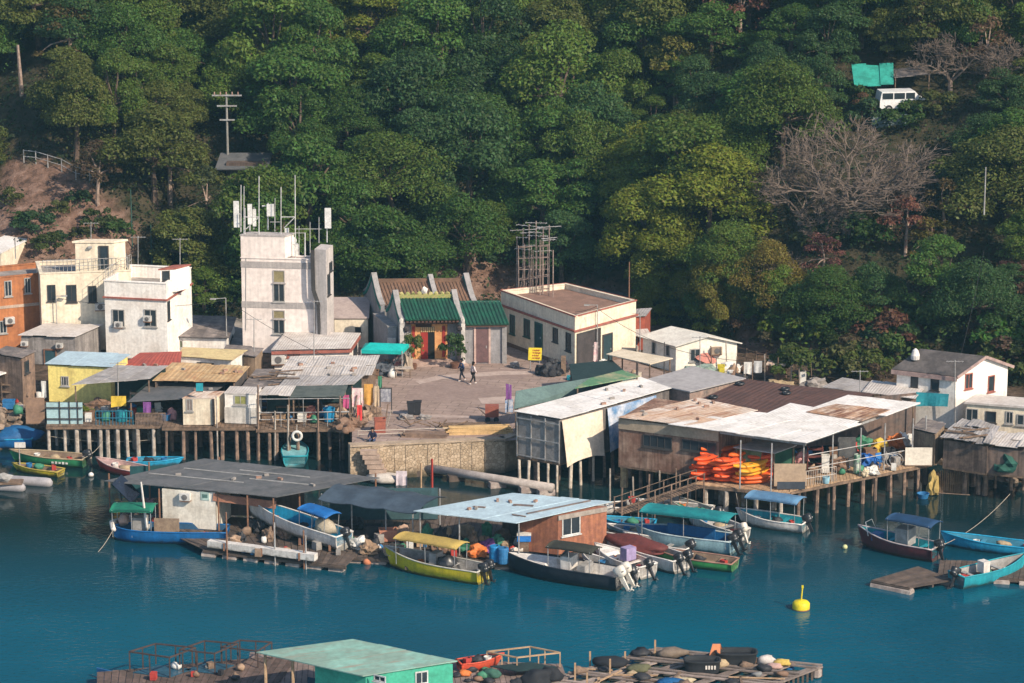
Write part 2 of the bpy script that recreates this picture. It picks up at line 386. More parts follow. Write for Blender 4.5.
# sparse crowns for thin, half bare trees
SPARSE = []
for k in range(2):
    s, tips = crown_mesh(200+k, 2.6, 6.2, 11, 130, .15); SPARSE.append((to_mesh(s, LEAF, 'thin_crown_%d' % k), to_mesh(trunk_mesh(20+k, tips, 6.2, .17), PALEBARK, 'thin_trunk_%d' % k), 2.6, 6.2))
SHRUB = []
for k in range(3):
    s, tips = crown_mesh(300+k, 1.3, 1.7, 8, 150, .12); SHRUB.append(to_mesh(s, LEAF, 'shrub_%d' % k))
def bare_branches(seed, Hc, R0, depth=6):
    R = random.Random(seed); tr = MB(); br = MB()
    def grow(p, d, l, r, dep):
        q = p+d*l; m = (p+q)/2+V((R.gauss(0, .06), R.gauss(0, .06), R.gauss(0, .04)))*l
        (br if dep < depth else tr).tube([p, m, q], [max(r, .02), max(r*.85, .018), max(r*.7, .015)], 4 if r > .03 else 3, cap=False)
        if dep == 0: return
        for _ in range(R.choice((2, 3, 3, 4)) if dep > 1 else 3):
            dd = (d+V((R.gauss(0, .6), R.gauss(0, .6), R.gauss(.03, .42)))).normalized()
            if dd.z < -.05: dd.z = .05
            grow(q if R.random() < .7 else m, dd, l*R.uniform(.62, .86), r*.62, dep-1)
    tr.tube([V((0, 0, -1)), V((0, 0, Hc*.15))], [R0*.07, R0*.055], 7)
    for k in range(5):
        a = k*1.26+R.uniform(-.3, .3)
        grow(V((0, 0, Hc*.12)), V((math.cos(a)*.8, math.sin(a)*.8, .75)).normalized(), Hc*.26, R0*.028, depth-1)
    return br, tr
BARE = []
for k, (h, r, d) in enumerate(((9.5, 6.5, 7), (6.5, 4, 6))):
    b, t = bare_branches(50+k, h, r, d); BARE.append((to_mesh(b, TWIG, 'bare_branches_%d' % k), to_mesh(t, PALEBARK, 'bare_trunk_%d' % k)))
NT = [0]; SHQ = []
def plant(name, label, cat, loc, crown, trunk, color, sc=1., group=None, rz=None, zs=1., partname='crown', tilt=(0, 0)):
    t = thing(name, label, cat, loc, group); t.rotation_euler = (tilt[0], tilt[1], rnd.random()*6.28 if rz is None else rz); t.scale = (sc, sc, sc*zs)
    c = bpy.data.objects.new(partname, crown); COL.objects.link(c); c.parent = t; c.color = (*color, 1)
    if trunk is not None:
        k = bpy.data.objects.new('trunk', trunk); COL.objects.link(k); k.parent = t
    NT[0] += 1
    return t
DEEP = (.056, .104, .024); DARK = (.042, .080, .030); OLIVE = (.086, .098, .026); YEL = (.135, .155, .022); MID = (.082, .122, .024); BROWN = (.10, .06, .035); PINK = (.2, .085, .06)
KIND = {'deep': ('deep green broadleaf tree', DEEP), 'dark': ('blackish green dense tree', DARK), 'olive': ('dull olive leaved tree', OLIVE), 'yel': ('yellow green sunlit tree', YEL), 'mid': ('mid green rounded tree', MID)}
VAN = (845, 56, 945, 128)
SPECIAL = [(850, 165, 82, 52), (745, 18, 26, 26), (20, 70, 16, 30), (530, 262, 25, 40), (262, 165, 38, 28), (905, 245, 30, 16)]
def region(x, y):
    r = 'far left' if x < 210 else 'left of the middle' if x < 400 else 'in the middle' if x < 610 else 'right of the middle' if x < 820 else 'far right'
    return r
KEEP = [((872, 72, 930, 108), 254), ((790, 128, 920, 222), 243), ((220, 95, 238, 150), 262), ((858, 68, 900, 88), 256), ((16, 45, 26, 95), 270)]
VP = hit(900, 108)+V((0, 0, 1.2)); SD = V((math.sin(math.radians(47))*math.cos(math.radians(36)), -math.cos(math.radians(47))*math.cos(math.radians(36)), math.sin(math.radians(36))))
def blocked(X, Y_, z, r, h):
    # leave open the sight of, and the sunlight on, the clearings the photograph shows
    c = V((X, Y_, z+h*.55)); cx, cy = proj(c); t0 = proj((X, Y_, z+h*1.0))[1]; b0 = proj((X, Y_, z+h*.15))[1]; rp = r*12*.92
    for (x0, y0, x1, y1), Yk in KEEP:
        if Y_ < Yk+1 and cx+rp > x0 and cx-rp < x1 and t0 < y1 and b0 > y0: return True
    for q in (VP, VP+V((1.8, 0, 0)), VP-V((1.8, 0, 0)), VP+V((-1, 2, 2))):
        d = c-q; t = d.dot(SD)
        if 0 < t < 60 and (d-SD*t).length < r*.95: return True
    return False
def place_forest():
    R = random.Random(11); row = 0; y = 214.
    cand = []
    while y < 300:
        x = -56+(row % 2)*2.1
        while x < 56:
            X, Y_ = x+R.uniform(-1.3, 1.3), y+R.uniform(-1.3, 1.3); cand.append((X, Y_)); x += 4.35
        y += 4.2; row += 1
    for X, Y_ in cand:
        yf = lerp(X, FOOT)
        if Y_ < yf+(.2 if X < 0 else 1.5): continue
        z = H(X, Y_); px, py = proj((X, Y_, z+4.5)); bx, by = proj((X, Y_, z))
        if px < -45 or px > 1070 or by < -25 or py < -75: continue
        if inpoly(px, py+14, EARTH) or inpoly(bx, by-6, EARTH) or (bx < 150 and by > 215): continue
        if VAN[0]-10 < px < VAN[2] and VAN[1] < py < VAN[3]+10: continue
        if 425 < px < 545 and py > 235 and by > 265: continue
        if abs(px-850) < 80 and abs(py-175) < 50: continue
        if abs(px-850) < 70 and 120 < py < 262 and Y_ < 243: continue
        if 850 < px < 940 and py < 150 and Y_ < 256 and py > 60: continue
        if any(abs(px-a) < c*.8 and abs(py-b) < d*.8 for a, b, c, d in SPECIAL): continue
        n = noise.noise(V((X*.09, Y_*.09, 3)))
        if px > 590 and px < 720 and py > 130: kd = R.choice(['yel', 'yel', 'yel', 'mid'])
        elif px > 720: kd = R.choice(['deep', 'dark', 'dark', 'mid', 'deep', 'olive'])
        elif px < 260: kd = R.choice(['olive', 'olive', 'dark', 'deep', 'mid'])
        elif px < 620: kd = R.choice(['deep', 'deep', 'mid', 'deep', 'dark']) if py > 60 else R.choice(['mid', 'olive', 'deep', 'yel'])
        else: kd = R.choice(['mid', 'deep', 'olive', 'dark'])
        lab, c = KIND[kd]; w_ = R.uniform(.85, 1.25); c = (c[0]*1.2*w_, c[1]*1.22*w_, c[2]*1.0*w_)
        k = R.randrange(len(TREES)); cm, tm, R0, Hc = TREES[k]; sc_ = R.choice([R.uniform(.62, .9), R.uniform(.85, 1.2), R.uniform(1.1, 1.45)])
        band = 'high up' if py < 95 else 'low down' if by > 225 else 'halfway up'
        reg = region(px, py)
        L_ = '%s %s on the wooded hill, %s' % (lab, band, reg)
        if blocked(X, Y_, z, R0*sc_, Hc*sc_): continue
        plant('broadleaf_tree', L_, 'tree', (X, Y_, z-.2), cm, tm, c, sc_, group='%s trees %s %s' % (lab.rsplit(' ', 1)[0], band, reg), zs=R.uniform(.75, 1.2), tilt=(R.uniform(-.14, .14), R.uniform(-.14, .14)))
place_forest()
def G(px, py, dz=0): p = hit(px, py); p.z += dz; return p
plant('bare_tree', 'large wide leafless grey brown tree on the right hillside', 'tree', G(848, 236), BARE[0][0], BARE[0][1], (1, 1, 1), 1.12, rz=.4, partname='branches', zs=.95)
for x_, y_, s_, l_ in ((800, 226, .95, 'smaller leafless tree at the left foot of the big bare tree'), (890, 228, .9, 'smaller leafless tree at the right foot of the big bare tree'), (828, 246, .75, 'low leafless tree in front of the big bare tree')): plant('bare_tree', l_, 'tree', G(x_, y_), BARE[1][0], BARE[1][1], (1, 1, 1), s_, partname='branches')
for x_, y_, s_, l_ in ((848, 242, 1.5, 'dark bush hiding the foot of the big bare tree'), (872, 248, 1.4, 'green bush right of the foot of the big bare tree'), (818, 252, 1.4, 'olive bush left of the foot of the big bare tree')): SHQ.append((x_, y_, s_, l_))
plant('bare_tree', 'smaller leafless twiggy tree low on the slope left of the big bare tree', 'tree', G(765, 300), BARE[1][0], BARE[1][1], (1, 1, 1), .8, partname='branches')
plant('bare_tree', 'leafless grey tree at the top right edge of the wood', 'tree', G(1010, 95), BARE[1][0], BARE[1][1], (1, 1, 1), .9, partname='branches')
plant('bare_tree', 'leafless brown tree just right of the parked white van', 'tree', G(950, 92), BARE[1][0], BARE[1][1], (1, 1, 1), .9, partname='branches', rz=2.)
plant('bare_tree', 'pale leafless tree among greens near the top left', 'tree', G(240, 38), BARE[1][0], BARE[1][1], (1, 1, 1), .8, partname='branches', rz=1.)
for i, (x, y, c, s, lab) in enumerate([
    (740, 48, PINK, 1.1, 'rust red leaved tree at the top edge of the wood'),
    (835, 40, (.13, .09, .07), 1.1, 'grey brown thin crowned tree left of and above the van'),
    (905, 258, PINK, .8, 'reddish flowering tree below the big bare tree'),
    (822, 285, (.17, .07, .06), .7, 'small pinkish leaved tree beside the bare slope trees'),
    (97, 205, (.09, .06, .035), .9, 'brownish thin tree behind the fence on the earth bank'),
    (70, 75, (.10, .075, .025), 1.1, 'brown green thin tree at the upper left'),
    (170, 205, (.085, .09, .03), 1.2, 'olive yellow thin tree behind the white flat roofed house'),
    (205, 235, (.06, .075, .03), 1.0, 'grey green thin tree right above the lane behind the houses'),
    (675, 105, (.16, .15, .03), 1.0, 'pale yellow leaved tree right of the middle'),
    (762, 130, (.15, .08, .04), .7, 'small rusty brown tree under the dark trees'),
    (475, 262, (.10, .05, .03), .6, 'brownish bush tree on the bank behind the temple'),
    (930, 268, (.12, .10, .02), .7, 'small yellowing tree right of the red one'),
    (918, 58, (.17, .11, .06), .8, 'dry brown tree just above the white van'), (985, 78, (.14, .085, .05), .9, 'brown thin tree right of the van near the edge'), (945, 240, (.14, .10, .04), .8, 'yellow brown thin tree right of the big bare tree'), (862, 120, (.15, .08, .045), .4, 'small rusty tree left of the parked van'),
    (315, 60, (.13, .075, .05), .8, 'pinkish brown thin tree high left of the middle')]):
    cm, tm, _, _ = SPARSE[i % 2]; plant('thin_tree', lab, 'tree', G(x, y), cm, tm, c, s)
# leaning bare trunks and tall pale trunks seen in gaps
def trunk_thing(lab, pts, r, m=PALEBARK):
    t = MB().tube(pts, [r, r*.85, r*.6][:len(pts)], 6).build('dead_trunk', m); tag(t, lab, 'tree trunk')
p = G(22, 95); trunk_thing('tall pale bare trunk at the upper left edge', [p-V((0, 0, .5)), p+V((-.1, 0, 2)), p+V((-.2, 0, 4.3))], .2)
p = G(107, 20); trunk_thing('pale bare trunk at the top left edge', [p-V((0, 0, .5)), p+V((-.05, 0, 1)), p+V((-.1, 0, 2.6))], .18)
p = G(523, 236); trunk_thing('brown bare trunk behind the rooftop aerials', [p-V((0, 0, .5)), p+V((.05, 0, 2)), p+V((.1, 0, 5))], .11, BARK)
p = G(780, 128); trunk_thing('leaning pale trunk under the dark trees on the right', [p-V((0, 0, .5)), p+V((.6, 0, 1)), p+V((1.2, 0, 2))], .12)
# shrubs
for i, (x, y, s, c, lab) in enumerate([
    (38, 236, 1.3, DARK, 'dark round shrub on the bare earth bank'), (60, 215, .8, OLIVE, 'olive shrub high on the earth bank'), (78, 205, .9, DARK, 'dark shrub near the pipe fence'), (120, 238, 1.0, DEEP, 'green shrub at the right foot of the earth bank'), (10, 205, .9, OLIVE, 'olive shrub at the top left of the earth bank'), (80, 240, .8, (.06, .07, .02), 'dull shrub in the middle of the earth bank'), (58, 243, .7, DARK, 'dark low shrub right of the round shrub'), (22, 222, .6, DEEP, 'small shrub at the far left of the earth bank'),
    (100, 232, 1.2, (.05, .07, .02), 'olive shrub on the right of the earth bank'), (45, 252, 1.0, (.06, .08, .02), 'lighter green shrub at the foot of the earth bank'),
    (215, 292, 1.6, DARK, 'dark bush between the white house and the tower'), (228, 308, 1.3, DARK, 'dark bush close beside the tower'), (195, 300, 1.0, BROWN, 'brown dry bush behind the white house'),
    (500, 268, 1.3, DARK, 'dark bush on the bank behind the temple'), (455, 272, 1.0, DEEP, 'green bush right above the temple hall'),
    (665, 305, 1.4, DEEP, 'green bush behind the brick house'), (690, 318, 1.5, DARK, 'dark bush behind the small white house'), (745, 335, 1.0, BROWN, 'brown bush right of the small white house'),
    (775, 352, 1.2, (.07, .06, .03), 'dry bush over the garden plots'), (835, 365, 1.3, (.05, .07, .02), 'olive bush behind the pale sheet roofs'), (860, 372, 1.5, DEEP, 'green bush behind the pale sheet roofs'),
    (880, 360, 1.6, DARK, 'dark bush left of the right white house'), (925, 345, 1.8, (.06, .10, .025), 'bright feathery bush behind the right white house'), (985, 345, 1.4, BROWN, 'brown bush behind the right house gable'), (1018, 365, 1.2, (.12, .06, .045), 'reddish bush at the right edge'),
    (868, 128, 1.5, DARK, 'dark bush below the parking terrace'), (905, 132, 1.5, DEEP, 'green bush under the white van terrace'), (938, 118, 1.4, OLIVE, 'olive bush right of the white van'), (855, 108, 1.3, DEEP, 'green bush left of the white van'), (375, 290, 1.4, DARK, 'dark bush behind the tower side house'), (350, 285, 1.5, DEEP, 'green bush right behind the tower'), (405, 275, 1.4, DARK, 'dark bush above the temple hall left end'), (810, 345, 1.3, DARK, 'dark bush at the foot of the right slope'), (710, 330, 1.2, DEEP, 'green bush beside the small white house ridge'), (20, 402, .7, DEEP, 'green weeds on the rubble at the left shore')]):
    plant('shrub', lab, 'shrub', G(x, y, -.3), SHRUB[i % 3], None, c, s, partname='leaf_mass')
for i, (x_, y_, s_, l_) in enumerate(SHQ): plant('shrub', l_, 'shrub', G(x_, y_, -.3), SHRUB[i], None, (DARK, DEEP, OLIVE)[i], s_, partname='leaf_mass')
R = random.Random(8)
for i in range(34):
    x_ = R.uniform(770, 905) if i < 24 else R.uniform(985, 1030); y_ = R.uniform(318, 385) if i < 24 else R.uniform(300, 385)
    if i < 24 and y_ > 352 and x_ < 800: continue
    plant('shrub', 'leafy bush in the thicket at the foot of the right slope', 'shrub', G(x_, y_, -.3), SHRUB[i % 3], None, tuple(v*R.uniform(.8, 1.3) for v in R.choice([DEEP, MID, OLIVE, MID, BROWN])), R.uniform(1.0, 1.9), 'thicket bushes at the foot of the right slope', partname='leaf_mass')
for i in range(20):
    x_ = R.uniform(642, 800); y_ = R.uniform(282, 322)+(x_-640)*.14
    plant('shrub', 'tall leafy bush at the wood edge above the white bungalow', 'shrub', G(x_, y_, -1.0), TREES[i % 9][0], None, tuple(v*R.uniform(.9, 1.35) for v in R.choice([DEEP, MID, YEL, MID])), R.uniform(.42, .7), 'tall bushes at the wood edge above the bungalow', partname='leaf_mass', zs=1.25)
for i in range(12):
    x_ = R.uniform(335, 430); y_ = R.uniform(268, 292)
    plant('shrub', 'tall leafy bush at the wood edge behind the temple and tower', 'shrub', G(x_, y_, -1.0), TREES[i % 9][0], None, tuple(v*R.uniform(.9, 1.3) for v in R.choice([DEEP, DARK, MID])), R.uniform(.4, .65), 'tall bushes behind the temple', partname='leaf_mass', zs=1.25)
# undergrowth
s = MB(); R = random.Random(5)
for _ in range(9000):
    X = R.uniform(-52, 52); yf = lerp(X, FOOT); Y_ = yf+R.random()**1.3*50-.5; z = H(X, Y_); p = V((X, Y_, z))
    if earthy(p) and R.random() < .9: continue
    px, py = proj(p)
    if py < -10 or (VAN[0] < px < VAN[2] and 60 < py < 125): continue
    leaves(s, p, .7, .8, 5, .2, R, zmin=.0)
o = s.build('undergrowth', LEAF); o.color = (.03, .05, .018, 1); tag(o, kind='stuff', label='low leafy undergrowth covering the hillside floor')
# ------------------------------------------------------------------ building materials
WHITE = mat('white wall', (.80, .755, .70), (.70, .64, .58), .9, .3, .85, bump=.1, streak=.07)
PINKW = mat('pinkish white wall', (.68, .60, .54), (.50, .43, .39), .9, .4, .85, streak=.16)
CREAM = mat('cream wall', (.74, .645, .50), (.64, .545, .42), .8, .35, .85, streak=.09)
YELW = mat('yellow wall', (.80, .66, .22), (.66, .52, .18), 1.2, .3, .8, streak=.12)
ORANGE = mat('orange wall', (.43, .165, .065), (.33, .13, .06), .8, .4, .85, streak=.15)
GREYW = mat('grey render', (.34, .33, .33), (.24, .23, .23), 1.0, .5, .9, streak=.2)
TOWERW = mat('tower white', (.76, .67, .62), (.68, .59, .545), .5, .3, .85, streak=.06)
BANDG = mat('grey band', (.42, .38, .36), (.34, .31, .30), 1.5, .4, .85, streak=.15)
REDTRIM = mat('dull red trim', (.36, .12, .09), (.25, .09, .07), 2, .4, .8)
BRICK = mat('red brick', (.34, .085, .05), (.24, .06, .04), 3, .5, .9, isl=.1)
CONC = mat('concrete roof', (.36, .32, .29), (.22, .20, .185), .7, .5, .9, bump=.2)
DARKGLASS = mat('dark glass', (.02, .028, .035), (.03, .04, .05), 1, .5, .15, spec=.5)
FRAME = mat('window frame', (.42, .40, .38), rough=.6)
DARKFRAME = mat('dark frame', (.06, .055, .055), rough=.7)
DOORD = mat('dark door', (.05, .045, .05), (.08, .06, .06), 3, .4, .7)
GALV = mat('galvanised pipe', (.42, .42, .42), (.3, .27, .25), 3, .4, .5, metal=.3)
RUSTY = mat('rusty steel', (.16, .085, .06), (.24, .12, .07), 4, .5, .85)
WOOD = mat('weathered wood', (.24, .16, .11), (.13, .09, .065), 3, .5, .9, isl=.25)
WOODL = mat('pale timber', (.46, .31, .19), (.34, .22, .13), 3, .4, .85, isl=.2)
PILEM = mat('timber pile', (.33, .22, .16), (.14, .10, .08), 2, .5, .9, streak=.3, isl=.25)
PILEC = mat('concrete pile', (.50, .44, .38), (.28, .23, .19), 2, .45, .9, streak=.3)
R_GREY = mat('grey corrugated sheet', (.40, .375, .37), (.30, .275, .26), .8, .5, .7, isl=.14, corr=.22, rust=(.26, .17, .13), rustamt=.32)
R_PALE = mat('pale sheet', (.60, .555, .52), (.47, .42, .385), .8, .5, .7, isl=.1, corr=.2, rust=(.33, .21, .15), rustamt=.3)
R_WHITE = mat('white sheet', (.78, .745, .715), (.66, .62, .58), .8, .4, .65, isl=.06, corr=.22, rust=(.38, .22, .14), rustamt=.18)
R_RUST = mat('rust stained sheet', (.66, .56, .48), (.55, .38, .27), .7, .5, .75, isl=.12, corr=.3, rust=(.33, .15, .085), rustamt=.5)
R_TAN = mat('tan corrugated sheet', (.58, .42, .23), (.46, .29, .15), .8, .55, .75, isl=.14, corr=.34, rust=(.34, .17, .09), rustamt=.4)
R_YTAN = mat('yellow tan sheet', (.62, .49, .25), (.52, .38, .20), .8, .4, .75, isl=.06)
R_RED = mat('red roof sheet', (.40, .085, .06), (.31, .07, .055), .9, .45, .75, isl=.1, corr=.3)
R_BROWN = mat('dark maroon sheet', (.115, .06, .05), (.085, .048, .042), .8, .5, .75, isl=.08, corr=.4)
R_BLUE = mat('pale blue sheet', (.42, .54, .60), (.36, .46, .52), .8, .4, .65, isl=.06, rust=(.3, .25, .22), rustamt=.16)
R_DARK = mat('slate felt', (.085, .09, .095), (.12, .12, .125), .7, .5, .8, isl=.12, bump=.15)
R_PATCH = mat('patched roof', (.30, .25, .22), (.14, .12, .115), 1.1, .6, .85, isl=.25)
R_GREEN = mat('grey green tarp', (.11, .17, .16), (.085, .13, .125), 1, .5, .75, bump=.3, bsc=2)
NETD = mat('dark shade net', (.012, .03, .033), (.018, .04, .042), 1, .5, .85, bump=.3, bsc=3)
TEAL = mat('teal canvas', (.01, .33, .31), (.008, .25, .24), 1.2, .4, .7, bump=.25, bsc=3)
BLUET = mat('blue tarpaulin', (.012, .10, .25), (.01, .07, .19), 1.4, .5, .6, bump=.5, bsc=3)
TARPG = mat('blue grey tarpaulin', (.06, .085, .115), (.045, .062, .085), .8, .5, .6, bump=.3, bsc=2)
CREAMT = mat('cream canvas', (.66, .57, .44), (.55, .46, .34), 1, .4, .85, bump=.2, bsc=4)
PAL = {}
def plain(r, g, b, rough=.6):
    k = 'paint %d %d %d %d' % (r*999, g*999, b*999, rough*10)
    return mat(k, (r, g, b), tuple(x*.75 for x in (r, g, b)), 3, .35, rough)
# ------------------------------------------------------------------ building helpers
class Bld: pass
def block(name, label, cat, quad, base=None, z0=2.3, zt=None, rise=0., wall=WHITE, roof=CONC, oh=.2, th=.1, sides='frbl', parapet=0., panels=0, rows=1, group=None, wallname='wall', jz=.03):
    b = Bld(); q = list(quad); f0 = None
    if zt is None:
        p = Z(q[0][0], base, z0); f0 = Yp(q[0][0], q[0][1], p.y); zt = f0.z
    else: f0 = Z(q[0][0], q[0][1], zt)
    f1 = Z(q[1][0], q[1][1], zt)
    b3 = Z(q[3][0], q[3][1], zt+rise) if q[3] else None
    b2 = Z(q[2][0], q[2][1], zt+rise) if q[2] else f1+(b3-f0)
    if b3 is None: b3 = f0+(b2-f1)
    Q = [f0, f1, b2, b3]; cen = sum(Q, V((0, 0, 0)))/4
    root = thing(name, label, cat, (cen.x, cen.y, z0), group); b.root = root; b.z0 = z0; b.zt = zt; b.Q = Q
    W = []
    for i in range(4):
        e1 = (Q[(i+1) % 4]-Q[i]); e0 = (Q[i-1]-Q[i]); e1.z = e0.z = 0
        W.append(Q[i]+e1.normalized()*oh+e0.normalized()*oh)
    b.W = W
    drop = .03+(0 if panels else 0)
    if parapet:
        mb = MB(); t = .18
        for i in range(4):
            p, n_ = W[i], W[(i+1) % 4]; d = (n_-p); d.z = 0; d.normalize(); inn = V((-d.y, d.x, 0))
            if i % 2: p = p+d*t; n_ = n_-d*t
            mb.obox(V((p.x, p.y, z0)), V((n_.x-p.x, n_.y-p.y, 0)), inn*t, V((0, 0, zt-z0)))
        b.wall = mb.build(wallname, wall, root)
        cc = sum(W, V((0, 0, 0)))/4
        R_ = [V((x.x, x.y, zt-parapet))*1 for x in [w+(cc-w)*.02 for w in W]]
        b.roof = MB().slab(R_, .15).build('roof', roof, root)
        cp_ = MB()
        for i in range(4):
            p, n_ = W[i], W[(i+1) % 4]; d = (n_-p); d.z = 0; d.normalize(); inn = V((-d.y, d.x, 0))
            if i % 2: p = p+d*.24; n_ = n_-d*.24
            else: p = p-d*.05; n_ = n_+d*.05
            cp_.obox(V((p.x, p.y, zt))-inn*.05, V((n_.x-p.x, n_.y-p.y, 0)), inn*.28, V((0, 0, .07)))
        cp_.build('parapet_coping', b.coping if hasattr(b, 'coping') else FRAME if wall is None else wall, root)
    else:
        if len(sides) == 4:
            mb = MB().prism([(w.x, w.y) for w in W], z0, [w.z-th-drop for w in W])
            b.wall = mb.build(wallname, wall, root)
        elif sides:
            mb = MB()
            for ch in sides:
                i = 'frbl'.index(ch); p, n_ = W[i], W[(i+1) % 4]; d = (n_-p); d.z = 0; d.normalize(); inn = V((-d.y, d.x, 0))*.1
                a = [V((p.x, p.y, z0)), V((n_.x, n_.y, z0)), V((n_.x, n_.y, n_.z-th-drop)), V((p.x, p.y, p.z-th-drop))]
                mb.add(a+[x+inn for x in a], [(0, 1, 2, 3), (7, 6, 5, 4), (0, 4, 5, 1), (1, 5, 6, 2), (2, 6, 7, 3), (3, 7, 4, 0)])
            b.wall = mb.build(wallname, wall, root)
        if len(sides) < 4:
            for i in range(4):
                w = W[i]; MB().bar((w.x, w.y, z0), (w.x, w.y, w.z-th-drop), .06).build('post', WOOD, root)
        if roof is not None:
            mb = MB()
            if panels: mb.panels(Q, panels, rows, .03, jz)
            else: mb.slab(Q, th)
            b.roof = mb.build('roof', roof, root)
    return b
def fplane(b, face):
    p, n_ = b.W[face], b.W[(face+1) % 4]; d = n_-p; d.z = 0; L_ = d.length; d.normalize()
    return V((p.x, p.y, b.z0)), d, V((d.y, -d.x, 0)), L_
def fhit(b, face, px, py):
    o, d, n, L_ = fplane(b, face); r = ray(px, py); t = (o-V((0, 0, CZ))).dot(n)/r.dot(n); p = V((0, 0, CZ))+r*t
    return (p-o).dot(d), p.z
def opening(b, face, box, kind='window', frame=FRAME, pane=DARKGLASS, bars=1, rail=0, proud=.05):
    s0, h1 = fhit(b, face, box[0], box[1]); s1, h0 = fhit(b, face, box[2], box[3])
    if s0 > s1: s0, s1 = s1, s0
    o, d, n, L_ = fplane(b, face); up = V((0, 0, 1)); base = V((o.x, o.y, 0)); t = .07; P = lambda s, h, k: base+d*s+up*h+n*k
    w, h = s1-s0, h1-h0
    if kind == 'window':
        m = MB()
        m.obox(P(s0, h0, .0), d*w, n*proud, up*t); m.obox(P(s0, h1-t, 0), d*w, n*proud, up*t)
        m.obox(P(s0, h0+t, 0), d*t, n*proud, up*(h-2*t)); m.obox(P(s1-t, h0+t, 0), d*t, n*proud, up*(h-2*t))
        for k in range(bars):
            s = s0+w*(k+1)/(bars+1); m.obox(P(s-.025, h0+t, 0), d*.05, n*proud*.8, up*(h-2*t))
        m.obox(P(s0-.08, h0-.08, 0), d*(w+.16), n*(proud+.06), up*.07)
        f = m.build('window', frame, b.root)
        MB().obox(P(s0+t*.9, h0+t*.9, 0), d*(w-t*1.8), n*.015, up*(h-t*1.8)).build('pane', pane, f); return f
    m = MB().obox(P(s0, h0, 0), d*w, n*.05, up*h); f = m.build('door', pane, b.root)
    g = MB(); g.obox(P(s0-.1, h0, 0), d*.1, n*.09, up*h); g.obox(P(s1, h0, 0), d*.1, n*.09, up*h); g.obox(P(s0-.1, h1, 0), d*(w+.2), n*.09, up*.1); g.build('frame', frame, f)
    MB().box(P(s1-.12, h0+h*.48, .08), (.06, .06, .14)).build('handle', GALV, f); return f
def aircon(b, face, px, py, sz=.75, m=None):
    s, h = fhit(b, face, px, py); o, d, n, L_ = fplane(b, face); P = V((o.x, o.y, 0))+d*s+V((0, 0, h))
    f = MB().obox(P-d*sz/2-V((0, 0, sz*.33)), d*sz, n*.32, V((0, 0, sz*.66))).build('air_conditioner', m or mat('aircon casing', (.62, .6, .57), rough=.5), b.root)
    MB().lathe(P+n*.32, [(sz*.27, 0), (sz*.27, .02), (.05, .03)], 14, axis=n).build('fan_grille', mat('fan grille', (.16, .15, .15), rough=.5), f)
    MB().obox(P-d*sz/2-V((0, 0, sz*.33+.08)), d*sz, n*.3, V((0, 0, .06))).build('bracket', RUSTY, f)
def band(b, z, h, m, name='wall_band', proud=.04, faces=(0, 1, 2, 3)):
    mb = MB()
    for i in faces:
        o, d, n, L_ = fplane(b, i); mb.obox(V((o.x, o.y, z))-d*(proud if i % 2 == 0 else 0), d*(L_+(2*proud if i % 2 == 0 else 0)), n*proud, V((0, 0, h)))
    return mb.build(name, m, b.root)
def railing(parent, pts, h=1., m=GALV, gap=.35, name='railing', r=.02):
    mb = MB()
    for p, q in zip(pts, pts[1:]):
        p, q = V(p), V(q); L_ = (q-p).length; n = max(1, int(L_/gap))
        for k in (0.5, 1.): mb.bar(p+V((0, 0, h*k)), q+V((0, 0, h*k)), r*1.2, 4)
        for k in range(n+1): mb.bar(p.lerp(q, k/n), p.lerp(q, k/n)+V((0, 0, h)), r, 4)
    return mb.build(name, m, parent)
def stilts(root, pts, ztop, r=.14, m=PILEM, n=7):
    for p in pts:
        q = V((p[0]+rnd.uniform(-.1, .1), p[1], -1.2)); rr = r*rnd.uniform(.75, 1.2)
        MB().tube([q, V((p[0], p[1], ztop))], [rr*1.08, rr*.95], n).build('stilt', m, root)
def single(mb, name, m, label, cat, group=None, smooth=False): return tag(mb.build(name, m, None, smooth), label, cat, group)
